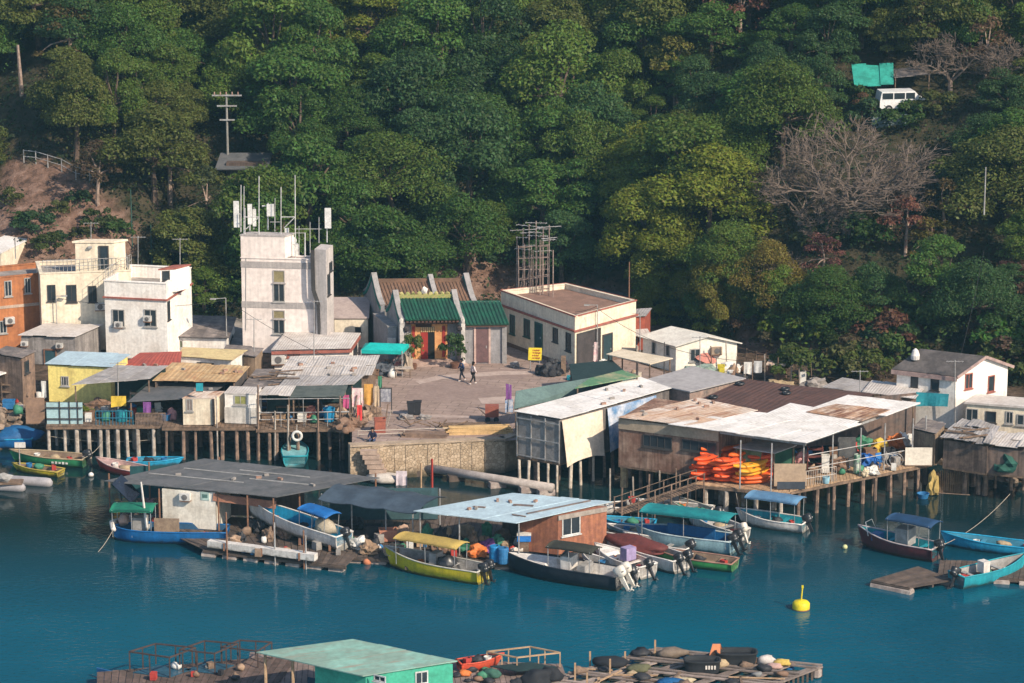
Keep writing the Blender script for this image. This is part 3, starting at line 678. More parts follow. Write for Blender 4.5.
# ------------------------------------------------------------------ plaza and quay
PZ = 2.34
def poly_sheet(name, pts, z, m, th=.0):
    mb = MB(); vs = [Z(px, py, z) for px, py in pts]; mb.add(vs, [tuple(range(len(vs)))])
    o = mb.build(name, m); return tag(o, kind='structure')
PLAZA = mat('plaza concrete', (.37, .275, .235), (.29, .215, .185), .35, .55, .92, bump=.15)
PLAZA2 = mat('worn asphalt patch', (.29, .212, .182), (.25, .18, .155), .6, .5, .92, bump=.2)
PLAZA3 = mat('pale cement strip', (.46, .36, .31), (.38, .29, .25), .6, .5, .92)
def joints(m):
    nt = m.node_tree; L = nt.links; b = nt.nodes['Principled BSDF']; src = b.inputs['Base Color'].links[0].from_socket; tc = node(nt, 'ShaderNodeTexCoord')
    mp = node(nt, 'ShaderNodeMapping'); mp.inputs['Rotation'].default_value = (0, 0, .2); L.new(tc.outputs['Object'], mp.inputs['Vector'])
    br = node(nt, 'ShaderNodeTexBrick'); br.inputs['Scale'].default_value = .35; br.inputs['Mortar Size'].default_value = .012; br.inputs['Color1'].default_value = (1, 1, 1, 1); br.inputs['Color2'].default_value = (.90, .89, .87, 1); br.inputs['Mortar'].default_value = (.6, .58, .55, 1); L.new(mp.outputs['Vector'], br.inputs['Vector'])
    n = node(nt, 'ShaderNodeTexNoise'); n.inputs['Scale'].default_value = 1.6; n.inputs['Detail'].default_value = 7; L.new(tc.outputs['Object'], n.inputs['Vector']); q = node(nt, 'ShaderNodeMapRange'); q.inputs['From Min'].default_value = .56; q.inputs['From Max'].default_value = .72; q.inputs['To Min'].default_value = 1; q.inputs['To Max'].default_value = .68; L.new(n.outputs['Fac'], q.inputs['Value'])
    k = node(nt, 'ShaderNodeMix', data_type='RGBA', blend_type='MULTIPLY'); k.inputs['Factor'].default_value = 1; L.new(src, k.inputs['A']); L.new(br.outputs['Color'], k.inputs['B'])
    k2 = node(nt, 'ShaderNodeMix', data_type='RGBA', blend_type='MULTIPLY'); k2.inputs['Factor'].default_value = 1; L.new(k.outputs['Result'], k2.inputs['A']); L.new(q.outputs['Result'], k2.inputs['B']); L.new(k2.outputs['Result'], b.inputs['Base Color'])
joints(PLAZA)
poly_sheet('plaza_paving', [(352, 446), (520, 440), (560, 418), (700, 398), (700, 385), (620, 356), (510, 345), (380, 342), (330, 352), (352, 400)], PZ, PLAZA)
poly_sheet('asphalt_patch', [(408, 392), (420, 384), (450, 380), (500, 386), (505, 394), (470, 400), (440, 402), (405, 399)], PZ+.006, PLAZA2)
poly_sheet('asphalt_patch', [(470, 372), (500, 369), (540, 372), (520, 379), (480, 379)], PZ+.006, PLAZA2)
poly_sheet('cement_strip', [(415, 381), (440, 375), (500, 371), (545, 371), (546, 374), (500, 375), (442, 379), (420, 384)], PZ+.011, PLAZA3)
poly_sheet('cement_strip', [(478, 398), (515, 396), (517, 402), (482, 404)], PZ+.011, PLAZA3)
poly_sheet('cement_strip', [(380, 408), (420, 414), (470, 416), (470, 418), (420, 417), (380, 411)], PZ+.011, PLAZA3)
def masonry():
    m = bpy.data.materials.new('rubble masonry'); m.use_nodes = True; nt = m.node_tree; L = nt.links; b = nt.nodes['Principled BSDF']; b.inputs['Roughness'].default_value = .9
    tc = node(nt, 'ShaderNodeTexCoord'); mp = node(nt, 'ShaderNodeMapping'); mp.inputs['Rotation'].default_value = (math.pi/2, 0, 0); L.new(tc.outputs['Object'], mp.inputs['Vector'])
    vo = node(nt, 'ShaderNodeTexVoronoi', feature='F1'); vo.inputs['Scale'].default_value = 4.6; vo.inputs['Randomness'].default_value = .85; L.new(tc.outputs['Object'], vo.inputs['Vector'])
    ve = node(nt, 'ShaderNodeTexVoronoi', feature='DISTANCE_TO_EDGE'); ve.inputs['Scale'].default_value = 4.6; ve.inputs['Randomness'].default_value = .85; L.new(tc.outputs['Object'], ve.inputs['Vector'])
    rp = node(nt, 'ShaderNodeValToRGB'); e = rp.color_ramp.elements; e[0].color = (.34, .25, .165, 1); e[1].color = (.52, .40, .28, 1)
    sep = node(nt, 'ShaderNodeSeparateColor'); L.new(vo.outputs['Color'], sep.inputs['Color']); L.new(sep.outputs['Red'], rp.inputs['Fac'])
    q = node(nt, 'ShaderNodeMapRange'); q.inputs['From Max'].default_value = .06; q.inputs['To Min'].default_value = .62; L.new(ve.outputs['Distance'], q.inputs['Value'])
    mx = node(nt, 'ShaderNodeMix', data_type='RGBA', blend_type='MULTIPLY'); mx.inputs['Factor'].default_value = 1; L.new(rp.outputs['Color'], mx.inputs['A']); L.new(q.outputs['Result'], mx.inputs['B'])
    n = node(nt, 'ShaderNodeTexNoise'); n.inputs['Scale'].default_value = .7; n.inputs['Detail'].default_value = 6; L.new(tc.outputs['Object'], n.inputs['Vector'])
    # tide stain: a real band of weed near the waterline
    sx = node(nt, 'ShaderNodeSeparateXYZ'); L.new(tc.outputs['Object'], sx.inputs[0]); ad = node(nt, 'ShaderNodeMath', operation='MULTIPLY_ADD'); ad.inputs[1].default_value = .9; L.new(n.outputs['Fac'], ad.inputs[0]); L.new(sx.outputs['Z'], ad.inputs[2])
    q2 = node(nt, 'ShaderNodeMapRange'); q2.inputs['From Min'].default_value = 1.7; q2.inputs['From Max'].default_value = 2.3; L.new(ad.outputs[0], q2.inputs['Value'])
    m2 = node(nt, 'ShaderNodeMix', data_type='RGBA'); m2.inputs['A'].default_value = (.075, .06, .035, 1); L.new(q2.outputs['Result'], m2.inputs['Factor']); L.new(mx.outputs['Result'], m2.inputs['B'])
    L.new(m2.outputs['Result'], b.inputs['Base Color'])
    bp = node(nt, 'ShaderNodeBump'); bp.inputs['Strength'].default_value = .8; bp.inputs['Distance'].default_value = .12; L.new(q.outputs['Result'], bp.inputs['Height']); L.new(bp.outputs['Normal'], b.inputs['Normal'])
    return m
MASON = masonry()
def quay():
    a, b_, c, d = Z(350, 447, PZ), Z(505, 440, PZ), Z(517, 436, PZ), Z(560, 428, PZ)
    mb = MB()
    pts = [a, b_, c, d]
    root = thing('quay_wall', 'sunlit rubble stone quay wall below the plaza edge', 'sea wall', ((a.x+b_.x)/2, a.y, -1.2))
    for i in range(3):
        p, q = pts[i], pts[i+1]; n = 14 if i == 0 else 2
        for k in range(n):
            u, w = p.lerp(q, k/n), p.lerp(q, (k+1)/n); dd = (w-u); dd.z = 0; inn = V((-dd.y, dd.x, 0)).normalized()
            mb.obox(V((u.x, u.y-(.04*(k % 3)), -1.2)), dd*1.0, inn*(1.2+.04*(k % 3)), V((0, 0, PZ+1.2-.02-.05*(k % 2))))
    mb.build('stonework', MASON, root)
    cp_ = MB()
    for i in range(2):
        p, q = pts[i], pts[i+1]; dd = q-p; inn = V((-dd.y, dd.x, 0)).normalized(); cp_.obox(p-inn*.08-V((0, 0, .0)), dd, inn*.7, V((0, 0, .12)))
    cp_.build('coping', mat('coping stone', (.44, .34, .25), (.33, .25, .18), 1.2, .5, .9, bump=.3), root)
    st = MB()
    for k in range(6):
        p = Z(369+k*2.2, 447, PZ); st.box((p.x+.0, p.y-.35, PZ-.25-.34*k), (1.15, .45, .3))
    st.build('steps', mat('step stone', (.45, .33, .26), (.33, .24, .19), 2, .5, .9), root)
quay()
# ------------------------------------------------------------------ left back row of houses
b = block('orange_house', 'orange rendered house at the left edge with a pale band', 'house', [(-22, 280), (40, 274), None, (-14, 268)], base=352, wall=ORANGE, roof=CONC, parapet=.35, oh=0)
for bx in ((4, 281, 12, 296), (24, 278, 31, 293)): opening(b, 0, bx, pane=DARKGLASS)
opening(b, 0, (-1, 321, 7, 333)); aircon(b, 0, 9, 320)
band(b, b.z0+(fhit(b, 0, 20, 307)[1]-b.z0), .22, mat('pale band', (.5, .38, .3)), faces=(0, 1))
b = block('rooftop_hut', 'white lean to roofed hut behind the orange house', 'hut', [(-10, 258), (27, 240), None, (-14, 244)], zt=8.2, z0=6.2, rise=.2, wall=CREAM, roof=R_WHITE, oh=.05)
MB().bar(V((b.Q[0].x+1.9, b.Q[0].y+.6, 8)), V((b.Q[0].x+1.9, b.Q[0].y+.6, 9.6)), .05).build('flue', GALV, b.root)
b = block('cream_house', 'cream two storey house with railed roof terrace and roof hut', 'house', [(40, 274), (131, 271), None, (36, 262)], base=352, wall=CREAM, roof=CONC, parapet=.25, oh=0)
for bx in ((47, 285, 56, 301), (66, 285, 77, 302), (88, 286, 97, 302)): opening(b, 0, bx, frame=DARKFRAME)
aircon(b, 0, 100, 306, .8)
zr = b.zt; Q = b.Q
railing(b.root, [Q[0]+V((.2, .2, 0)), Q[1]+V((-.2, .2, 0)), Q[2]+V((-.2, -.2, 0))], 1.0, gap=.3)
c = block('roof_hut', 'cream roof hut with dark door on the cream house', 'hut', [(72, 241), (114, 241), (128, 239), None], z0=zr-.25, zt=zr+2.35, wall=CREAM, roof=CREAM, oh=.12, th=.16)
opening(c, 0, (100, 247, 108, 269), 'door', pane=DARKGLASS, frame=DARKFRAME)
MB().obox(c.W[0]+V((1.0, -.25, -.55)), (.3, 0, 0), (0, .2, 0), (0, 0, .15)).build('lamp', GALV, c.root)
b = block('white_house', 'bright white flat roofed house with red brown ledges', 'house', [(104, 281), (166, 284), (191, 268), None], base=357, wall=WHITE, roof=CONC, parapet=.9, oh=0)
z1 = fhit(b, 0, 130, 299)[1]; band(b, z1, .12, REDTRIM, proud=.12)
for bx, ac in (((112, 309, 125, 327), (119, 324)), ((144, 309, 157, 327), (148, 318))):
    opening(b, 0, bx, frame=FRAME); aircon(b, 0, ac[0], ac[1], .6)
opening(b, 1, (167, 302, 170, 319), frame=DARKFRAME, bars=0)
opening(b, 0, (113, 353, 124, 356), frame=REDTRIM, bars=0)
c = block('stair_hut', 'small white stair hut at the back of the white house roof', 'hut', [(158, 269), (176, 268), (191, 264), None], z0=b.zt-.9, zt=b.zt+.95, wall=WHITE, roof=REDTRIM, oh=.08, th=.1)
opening(c, 0, (162, 271, 170, 281), frame=DARKFRAME, bars=0)
railing(b.root, [b.Q[0]+V((.1, .1, 0)), b.Q[3]+V((.1, -.1, 0))], .9)
b = block('patch_roof_house', 'low white house with a stained black and grey roof', 'house', [(162, 336), (229, 338), (237, 317), (181, 315)], base=352, wall=WHITE, roof=R_PATCH, panels=5, rows=2, oh=.2, jz=.02)
opening(b, 0, (177, 340, 183, 348), frame=FRAME, pane=mat('green glass', (.10, .14, .06)))
opening(b, 1, (230, 341, 233, 352), frame=DARKFRAME, bars=0)
b = block('grey_shed', 'grey corrugated shed with a pale roof behind the yellow hut', 'shed', [(18, 335), (76, 337), (103, 325), (46, 323)], base=364, wall=mat('grey corrugated wall', (.30, .27, .255), (.2, .18, .17), 1.5, .5, .85, streak=.3), roof=R_PALE, panels=4, oh=.15)
opening(b, 0, (45, 350, 56, 368), 'door', frame=RUSTY, pane=mat('blue green door', (.03, .08, .10))); aircon(b, 0, 60, 345, .5); aircon(b, 0, 25, 343, .5)
# ------------------------------------------------------------------ left stilt village
b = block('yellow_hut', 'bright yellow hut with a pale blue sheet roof', 'hut', [(44, 364), (112, 367), (131, 354), (66, 351)], base=402, wall=YELW, roof=R_BLUE, panels=5, oh=.2, jz=.015)
opening(b, 0, (61, 376, 69, 386), frame=FRAME, bars=2)
b = block('shanty', 'brown plank shanty with a pale roof edge at the left shore', 'shanty', [(-8, 353), (22, 358), (36, 351), None], base=402, wall=mat('brown boarding', (.30, .20, .145), (.19, .13, .10), 2, .5, .9, streak=.35, isl=.15), roof=R_PATCH, panels=3, oh=.1)
opening(b, 1, (24, 362, 29, 372), frame=DARKFRAME, bars=0)
b = block('shanty', 'open sided shack with white sheet awning at the left edge', 'shanty', [(-20, 380), (7, 372), (2, 366), (-26, 372)], base=412, wall=WOOD, roof=R_WHITE, sides='b', oh=.1)
b = block('red_roof_hut', 'hut with a bright red sheet roof behind the tin porch', 'hut', [(118, 368), (180, 368), (182, 352), (140, 353)], base=396, wall=PINKW, roof=R_RED, panels=4, oh=.2)
b = block('tan_roof_hut', 'white hut with a smooth yellow tan roof', 'hut', [(177, 356), (233, 360), (248, 350), (183, 347)], base=380, wall=WHITE, roof=R_YTAN, panels=2, oh=.25, jz=.01)
opening(b, 1, (242, 356, 246, 366), frame=DARKFRAME, bars=0); opening(b, 0, (197, 362, 214, 366), frame=DARKFRAME, bars=2)
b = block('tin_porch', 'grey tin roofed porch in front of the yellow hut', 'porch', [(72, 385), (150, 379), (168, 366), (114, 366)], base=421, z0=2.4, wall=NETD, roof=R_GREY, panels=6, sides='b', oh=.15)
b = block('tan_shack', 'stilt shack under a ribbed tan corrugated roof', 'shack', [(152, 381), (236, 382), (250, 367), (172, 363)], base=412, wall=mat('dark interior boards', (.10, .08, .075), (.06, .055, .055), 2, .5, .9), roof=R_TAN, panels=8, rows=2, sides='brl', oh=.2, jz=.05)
b = block('awning', 'dark slate awning on posts below the tan corrugated roof', 'awning', [(127, 402), (205, 398), (228, 384), (150, 383)], base=424, z0=2.45, wall=NETD, roof=R_DARK, panels=4, sides='', oh=.2)
b = block('stilt_hut', 'cream panelled hut on stilts under the dark awning', 'hut', [(182, 398), (214, 398), (226, 391), None], base=425, z0=2.45, wall=mat('cream panel', (.72, .63, .49), (.60, .50, .38), 1, .4, .8, streak=.2), roof=R_RUST, oh=.03, th=.05)
opening(b, 0, (186, 399, 193, 411), frame=FRAME, pane=mat('dusty pane', (.25, .2, .18))); MB().obox(b.W[1]+V((-.1, -.14, 2.45-b.W[1].z)), (.16, 0, 0), (0, .12, 0), (0, 0, b.zt-2.5)).build('corner_post', PILEM, b.root)
b = block('stilt_hut', 'dirty white hut on stilts with one greenish window', 'hut', [(224, 393), (256, 394), (262, 387), None], base=423, z0=2.45, wall=WHITE, roof=R_PALE, oh=.04, th=.06)
opening(b, 0, (234, 395, 247, 405), pane=mat('olive blind', (.30, .30, .10))); band(b, 2.45, 1.15, mat('white skirting', (.66, .62, .57), streak=.2), 'panel', faces=(0,))
b = block('patched_shack', 'shack with a patched grey brown roof of loose sheets', 'shack', [(238, 392), (282, 386), (305, 371), (256, 370)], base=415, wall=WOOD, roof=R_PATCH, panels=6, rows=3, oh=.2, jz=.08)
b = block('mono_roof_shed', 'low brown roofed shed between the tan hut and the tower', 'shed', [(222, 352), (256, 357), (264, 348), (226, 345)], base=372, wall=mat('tan boards', (.36, .26, .18), streak=.3), roof=R_PATCH, panels=3, oh=.1)
b = block('red_trim_house', 'white house with dull red roof edge and round fan unit', 'house', [(271, 350), (351, 348), (361, 333), (286, 331)], base=372, wall=WHITE, roof=R_PALE, panels=4, oh=.2, jz=.01)
band(b, b.zt-.35, .2, REDTRIM, 'fascia', proud=.22, faces=(0, 1)); opening(b, 0, (287, 350, 300, 357), frame=REDTRIM, pane=mat('dusty pane 2', (.4, .3, .26))); aircon(b, 0, 278, 359, 1.0)
opening(b, 1, (353, 343, 357, 352), frame=DARKFRAME, bars=0)
b = block('grey_roof_shack', 'long shack with a pale grey two layer corrugated roof', 'shack', [(277, 377), (372, 375), (380, 356), (290, 358)], base=404, wall=WOOD, roof=R_PALE, panels=9, rows=2, oh=.3, jz=.07)
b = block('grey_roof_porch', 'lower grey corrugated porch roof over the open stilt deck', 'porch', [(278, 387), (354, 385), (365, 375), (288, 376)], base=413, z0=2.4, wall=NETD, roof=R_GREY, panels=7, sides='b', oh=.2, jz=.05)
b = block('deck_awning', 'dark green felt awning at the front of the open deck', 'awning', [(290, 397), (344, 397), (348, 386), (296, 386)], base=424, z0=2.45, wall=NETD, roof=mat('green black felt', (.06, .075, .07), (.1, .115, .105), 1, .5, .85, isl=.15), panels=4, sides='', oh=.2, jz=.05)
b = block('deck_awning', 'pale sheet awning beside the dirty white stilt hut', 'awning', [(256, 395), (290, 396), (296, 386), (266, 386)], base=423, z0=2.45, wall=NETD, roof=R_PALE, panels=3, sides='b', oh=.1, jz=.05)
# stilt decks
def deck(label, pts, z, m=WOOD, stilt_px=(), r=.14, pm=PILEM, th=.18, extra=()):
    P = [Z(a, c, z) for a, c in pts]; cen = sum(P, V((0, 0, 0)))/len(P)
    root = thing('stilt_deck', label, 'deck', (cen.x, cen.y, -1.2))
    a, b_, c, d = P
    n = max(4, int((b_-a).length/.28)); mb = MB()
    for k in range(n):
        u0, u1 = k/n, (k+.9)/n; zz = V((0, 0, rnd.uniform(-.015, .015)))
        mb.slab([a.lerp(b_, u0)+zz, a.lerp(b_, u1)+zz, d.lerp(c, u1)+zz, d.lerp(c, u0)+zz], .05)
    mb.build('planking', m, root)
    e = MB(); e.sbar(a-V((0, 0, th*.5+.06)), b_-V((0, 0, th*.5+.06)), .12, th); e.sbar(d-V((0, 0, th*.5+.06)), c-V((0, 0, th*.5+.06)), .12, th); e.build('edge_beam', WOOD, root)
    lo, hi = min(p[0] for p in stilt_px), max(p[0] for p in stilt_px)
    pts3 = []
    for px, k in stilt_px:
        t = (px-pts[0][0])/(pts[1][0]-pts[0][0]); t = max(0.01, min(.99, t)); p = a.lerp(b_, t).lerp(d.lerp(c, t), k); pts3.append((p.x, p.y+.15))
    stilts(root, pts3, z-.06, r, pm)
    return root, P
sp = []
R = random.Random(3)
for px in (48, 64, 76, 88, 100, 107, 117, 126, 137, 153): sp.append((px, 0))
for px in range(52, 156, 11): sp.append((px+R.uniform(-3, 3), R.uniform(.4, .95)))
deckL, _ = deck('left stilt deck below the yellow hut with blue railings', [(46, 426), (162, 425), (170, 408), (52, 408)], 2.4, WOOD, sp, .15, PILEC)
sp = [(px, 0) for px in (166, 183, 195, 210, 222, 236, 247)]+[(px+R.uniform(-3, 3), R.uniform(.4, .95)) for px in range(166, 254, 9)]
deckM, _ = deck('stilt deck carrying the cream hut and the dark awning', [(162, 427), (258, 427), (262, 408), (170, 408)], 2.4, WOOD, sp, .13)
sp = [(px, 0) for px in (258, 269, 277, 289, 297, 318, 329, 343)]+[(px+R.uniform(-3, 3), R.uniform(.4, .95)) for px in range(262, 352, 9)]
deckR, _ = deck('open stilt deck with rails next to the stone quay', [(256, 429), (352, 428), (360, 410), (262, 408)], 2.3, WOOD, sp, .12)
# tall posts and rails of the open deck
mb_pts = [(258, 391), (277, 429), (299, 390), (318, 400), (289, 429)]
for px, top, nm in ((258, 385, 0), (275, 411, 1), (288, 405, 1), (318, 399, 0), (340, 396, 0)):
    p = Z(px, 460, 0); q = Yp(px, top, p.y-.1); single(MB().tube([V((p.x, p.y-.12, -1)), V((q.x, p.y-.12, q.z))], [.085, .07], 6), 'mooring_post', PILEC if nm else PILEM,
        ['tall dark post at the left end of the open deck', 'short pale pile standing before the open deck', 'pale pile left of the white life ring', 'thick brown post under the dark green felt awning', 'thin brown post by the blue tub on the deck'][(258, 275, 288, 318, 340).index(px)], 'post')
p, q = Z(258, 414, 2.4), Z(350, 414, 2.4)
rr = thing('deck_rail', 'grey pipe rails along the front of the open stilt deck', 'railing', (p.x, p.y, 2.3))
railing(rr, [Z(257, 427, 2.35), Z(305, 427, 2.35), Z(350, 426, 2.35)], 1.05, GALV, 1.4, 'rail', .03)
railing(rr, [Z(257, 427, 2.35), Z(350, 426, 2.35)], 2.0, GALV, 3., 'rail', .025)
rr = thing('deck_fence', 'pale blue board fence with dark battens on the left deck', 'fence', Z(65, 424, 2.4))
p, q = Z(47, 424, 2.4), Z(83, 424, 2.4); d = q-p
MB().obox(p, d, (0, .05, 0), (0, 0, 1.55)).build('board_panel', mat('pale blue board', (.36, .52, .55), (.30, .42, .44), 1, .4, .8), rr)
mb = MB()
for k in (.35, .62, .85): mb.obox(p+d*k+V((0, -.06, -.1)), d.normalized()*.08, (0, .05, 0), (0, 0, 1.75))
for h in (.35, 1.15): mb.obox(p+V((0, -.11, h)), d*1.0, (0, .04, 0), (0, 0, .09))
mb.build('batten', DARKFRAME, rr)
rr = thing('deck_rail', 'blue painted railing on the left stilt deck', 'railing', Z(115, 424, 2.4))
railing(rr, [Z(96, 425, 2.4), Z(133, 425, 2.4)], 1.0, plain(.02, .14, .22), .22, 'rail', .03)
rr = thing('deck_rail', 'brown slatted barrier under the dark awning', 'railing', Z(150, 424, 2.4))
mb = MB(); p, q = Z(136, 425, 2.4), Z(166, 425, 2.4)
for k in range(22): mb.sbar(p.lerp(q, k/21), p.lerp(q, k/21)+V((0, 0, .8)), .05, .05)
mb.build('slats', mat('brown slats', (.22, .16, .13)), rr); MB().sbar(p+V((0, 0, .85)), q+V((0, 0, .85)), .08, .06).build('top_rail', WOOD, rr)
# ------------------------------------------------------------------ tower
b = block('tower_building', 'pinkish white three storey tower block with grey bands', 'tower', [(241, 258), (314, 260), (323, 257), None], base=352, wall=TOWERW, roof=CONC, parapet=.3, oh=0)
tw = b
for y in (264, 304): band(b, fhit(b, 0, 270, y+4)[1], .48, BANDG, proud=.03)
for (y0, y1, y2) in ((268, 283, 302), (308, 319, 334)):
    opening(b, 0, (273, y0+2, 285, y1), frame=BANDG, pane=mat('ochre panel', (.30, .25, .13)), bars=0); opening(b, 0, (273, y1, 285, y2), frame=FRAME, pane=DARKGLASS, bars=1)
P0, P1 = b.W[0], b.W[1]; dd = V((P1.x-P0.x, P1.y-P0.y, 0)); ex = dd*(44/73); zp = Yp(245, 236, P0.y).z
bk = V((b.W[3].x-P0.x, b.W[3].y-P0.y, 0))
MB().obox(V((P0.x, P0.y, b.zt+.075)), ex, bk, V((0, 0, zp-b.zt-.075))).build('lift_room', TOWERW, b.root)
MB().obox(V((P0.x, P0.y, zp))-dd*.01-bk*.02, ex+dd*.02, bk*1.04, V((0, 0, .12))).build('roof_edge', BANDG, b.root)
zs = zp-.75; sh = [Z(314.5, 249, zs), Z(326, 250, zs), Z(333, 245, zs), Z(321, 244, zs)]
MB().prism([(p.x, p.y) for p in sh], 2.3, zs).build('shaft', mat('grey shaft render', (.52, .47, .445), (.43, .39, .37), 1, .4, .9, streak=.15), b.root)
sb = Bld(); sb.root = b.root; sb.z0 = 2.3; sb.zt = zs; sb.W = sh
opening(sb, 1, (327, 275, 330, 294), frame=DARKFRAME, bars=0); opening(sb, 1, (329, 263, 332, 270), frame=DARKFRAME, bars=0)
mb = MB(); yc = sh[0].y-.12
for k in range(4): mb.tube([Yp(311+k*.9, 250, yc), Yp(312+k, 290, yc), Yp(317+k*1.2, 306, yc), Yp(319+k*1.2, 340, yc)], .045, 5)
mb.build('cable_run', DARKFRAME, b.root)
for x, y0, y1 in ((246, 258, 330), (289, 275, 345)): MB().bar(Yp(x, y0, P0.y-.06), Yp(x, y1, P0.y-.06), .03, 5).build('drain_pipe', FRAME, b.root)
zpent = zp
zt = b.zt-.3
def mast(label, px, base, top, panel=None, arms=(), r=.05, dy=1.0):
    """antenna mast on the tower roof; panel = (px0,py0,px1,py1)"""
    Yb = tw.W[0].y+dy; a = Yp(px, base, Yb); t = Yp(px, top, Yb); zt = zpent+.1 if px < 284 else (zs if px > 316 else tw.zt-.3); root = thing('antenna_mast', label, 'antenna', (a.x, Yb, zt))
    MB().tube([V((a.x, Yb, zt)), V((t.x, Yb, t.z))], [r, r*.7], 6).build('pole', mat('grey white pole', (.62, .61, .6), rough=.5), root)
    if panel:
        p0, p1 = Yp(panel[0], panel[3], Yb-.15), Yp(panel[2], panel[1], Yb-.15)
        MB().obox(V((p0.x, Yb-.3, p0.z)), (p1.x-p0.x, 0, 0), (0, .18, 0), (0, 0, p1.z-p0.z)).build('panel_antenna', mat('antenna panel', (.75, .74, .72), rough=.45), root)
        MB().box(((p0.x+p1.x)/2, Yb-.05, (p0.z+p1.z)/2), (.12, .22, .12)).build('bracket', GALV, root)
    for (x0, y0, x1, y1) in arms: MB().bar(Yp(x0, y0, Yb), Yp(x1, y1, Yb), r*.7).build('bracket_arm', mat('grey white pole', (.6, .6, .6)), root)
mast('white antenna panel on a mast at the left edge of the tower', 241, 240, 185, (234, 201, 239, 227), [(241, 214, 237, 214)])
mast('thin tall whip pole at the left of the tower roof', 244, 240, 186, None, (), .04, .4)
mast('slim white antenna tube second from the left on the tower', 250, 240, 204, (248, 204, 252, 224), (), .06, 1.6)
mast('bracketed whip aerial left of centre on the tower', 259, 238, 176, None, [(244, 217, 259, 217), (246, 229, 259, 217), (245, 240, 245, 208)], .05, .1)
mast('boxy white radio unit on a pole at the tower middle', 268, 240, 203, (267, 204, 274, 216), [(262, 206, 268, 206)], .07, 1.8)
mast('bracketed whip aerial right of centre on the tower', 295, 238, 175, None, [(281, 217, 295, 217), (284, 228, 295, 217), (281, 238, 281, 187)], .05, .1)
mast('white antenna panel on the right corner of the tower', 327, 243, 213, (325, 208, 331, 228), (), .05, 1.2)
mast('pale pole standing at the right of the tower front', 305, 262, 233, None, (), .07, .3)
mast('thin rusty aerial at the right of the tower roof', 310, 250, 222, None, [(294, 229, 322, 229)], .03, 1.2)
mast('short whip aerial nearest the right corner panel', 319, 246, 217, None, (), .03, 1.0)
mast('thin whip aerial behind the boxy radio unit', 275, 240, 198, None, [(270, 222, 280, 222)], .03, 1.2)
mast('short white stub antenna at the tower middle', 287, 252, 228, (285, 228, 289, 240), (), .04, 1.0)
mast('thin grey aerial with a bar above the equipment cabinet', 299, 256, 226, None, [(292, 233, 306, 233)], .03, 1.4)
mast('second white antenna tube beside the left whip aerial', 254, 238, 207, (253, 209, 256, 226), (), .04, 2.0)
eq = Yp(293, 252, tw.W[0].y+.9)
t = thing('radio_cabinet', 'white equipment cabinet and dish on the tower roof', 'cabinet', (eq.x, eq.y, zt)); MB().box((eq.x, eq.y, zt+.6), (.8, .5, 1.2), .2).build('cabinet', mat('cabinet white', (.66, .64, .62)), t); MB().lathe((eq.x, eq.y-.2, zt+1.5), [(.05, 0), (.3, .15), (.3, .18)], 12, axis=(.2, -1, .2)).build('dish', mat('dish white', (.7, .7, .68)), t)
b = block('tower_side_house', 'small cream house right of the tower with pinkish roof', 'house', [(333, 318), (369, 318), (370, 297), (334, 297)], base=348, rise=.9, wall=CREAM, roof=mat('pink grey roof', (.40, .32, .29), (.34, .27, .25), 1, .4, .85), oh=.1)
opening(b, 0, (355, 327, 361, 332), frame=DARKFRAME, bars=0)
# ------------------------------------------------------------------ temple
TG = mat('green glazed tile', (.018, .10, .058), (.02, .06, .04), 2, .5, .35, isl=.25, spec=.5)
TB = mat('brown old tile', (.22, .125, .08), (.15, .09, .06), 2, .5, .7, isl=.25)
TGREY = mat('temple grey brick', (.30, .285, .29), (.235, .225, .23), 1.2, .45, .9, streak=.1)
TEMW = mat('temple white pillar', (.66, .6, .55), rough=.8); TORG = mat('orange plaster', (.66, .34, .14), (.55, .25, .1), 2, .4, .8)
TRED = mat('temple red', (.35, .035, .025), (.26, .03, .025), 3, .4, .6); TRIM = mat('grey ridge trim', (.30, .28, .275), (.22, .21, .205), 2, .4, .8)
O = Z(404, 365, PZ); ya = math.radians(2.5); tu = V((math.cos(ya), math.sin(ya), 0)); tv = V((-math.sin(math.radians(17)), math.cos(math.radians(17)), 0))
def T(a, b_, c): return O+tu*a+tv*b_+V((0, 0, c))
tm = thing('temple', 'small grey temple with green glazed roof and orange doorway', 'temple', O)
def tbox(a0, a1, b0, b1, c0, c1, mb=None): return (mb or MB()).obox(T(a0, b0, c0), tu*(a1-a0), tv*(b1-b0), V((0, 0, c1-c0)))
def tiled(name, a0, a1, b0, b1, eave, ridge, m, root, both=True):
    mb = MB()
    mid = (b0+b1)/2
    for (s0, s1) in (((b0, eave), (mid, ridge)), ((b1, eave), (mid, ridge)))[:2 if both else 1]:
        mb.slab([T(a0, *s0), T(a1, *s0), T(a1, *s1), T(a0, *s1)], .1)
        n = int((a1-a0)/.27)
        for k in range(n+1):
            a = a0+.05+(a1-a0-.1)*k/n; mb.tube([T(a, s0[0]-.0, s0[1]+.03), T(a, s1[0], s1[1]+.02)], .065, 5)
    return mb.build(name, m, root)
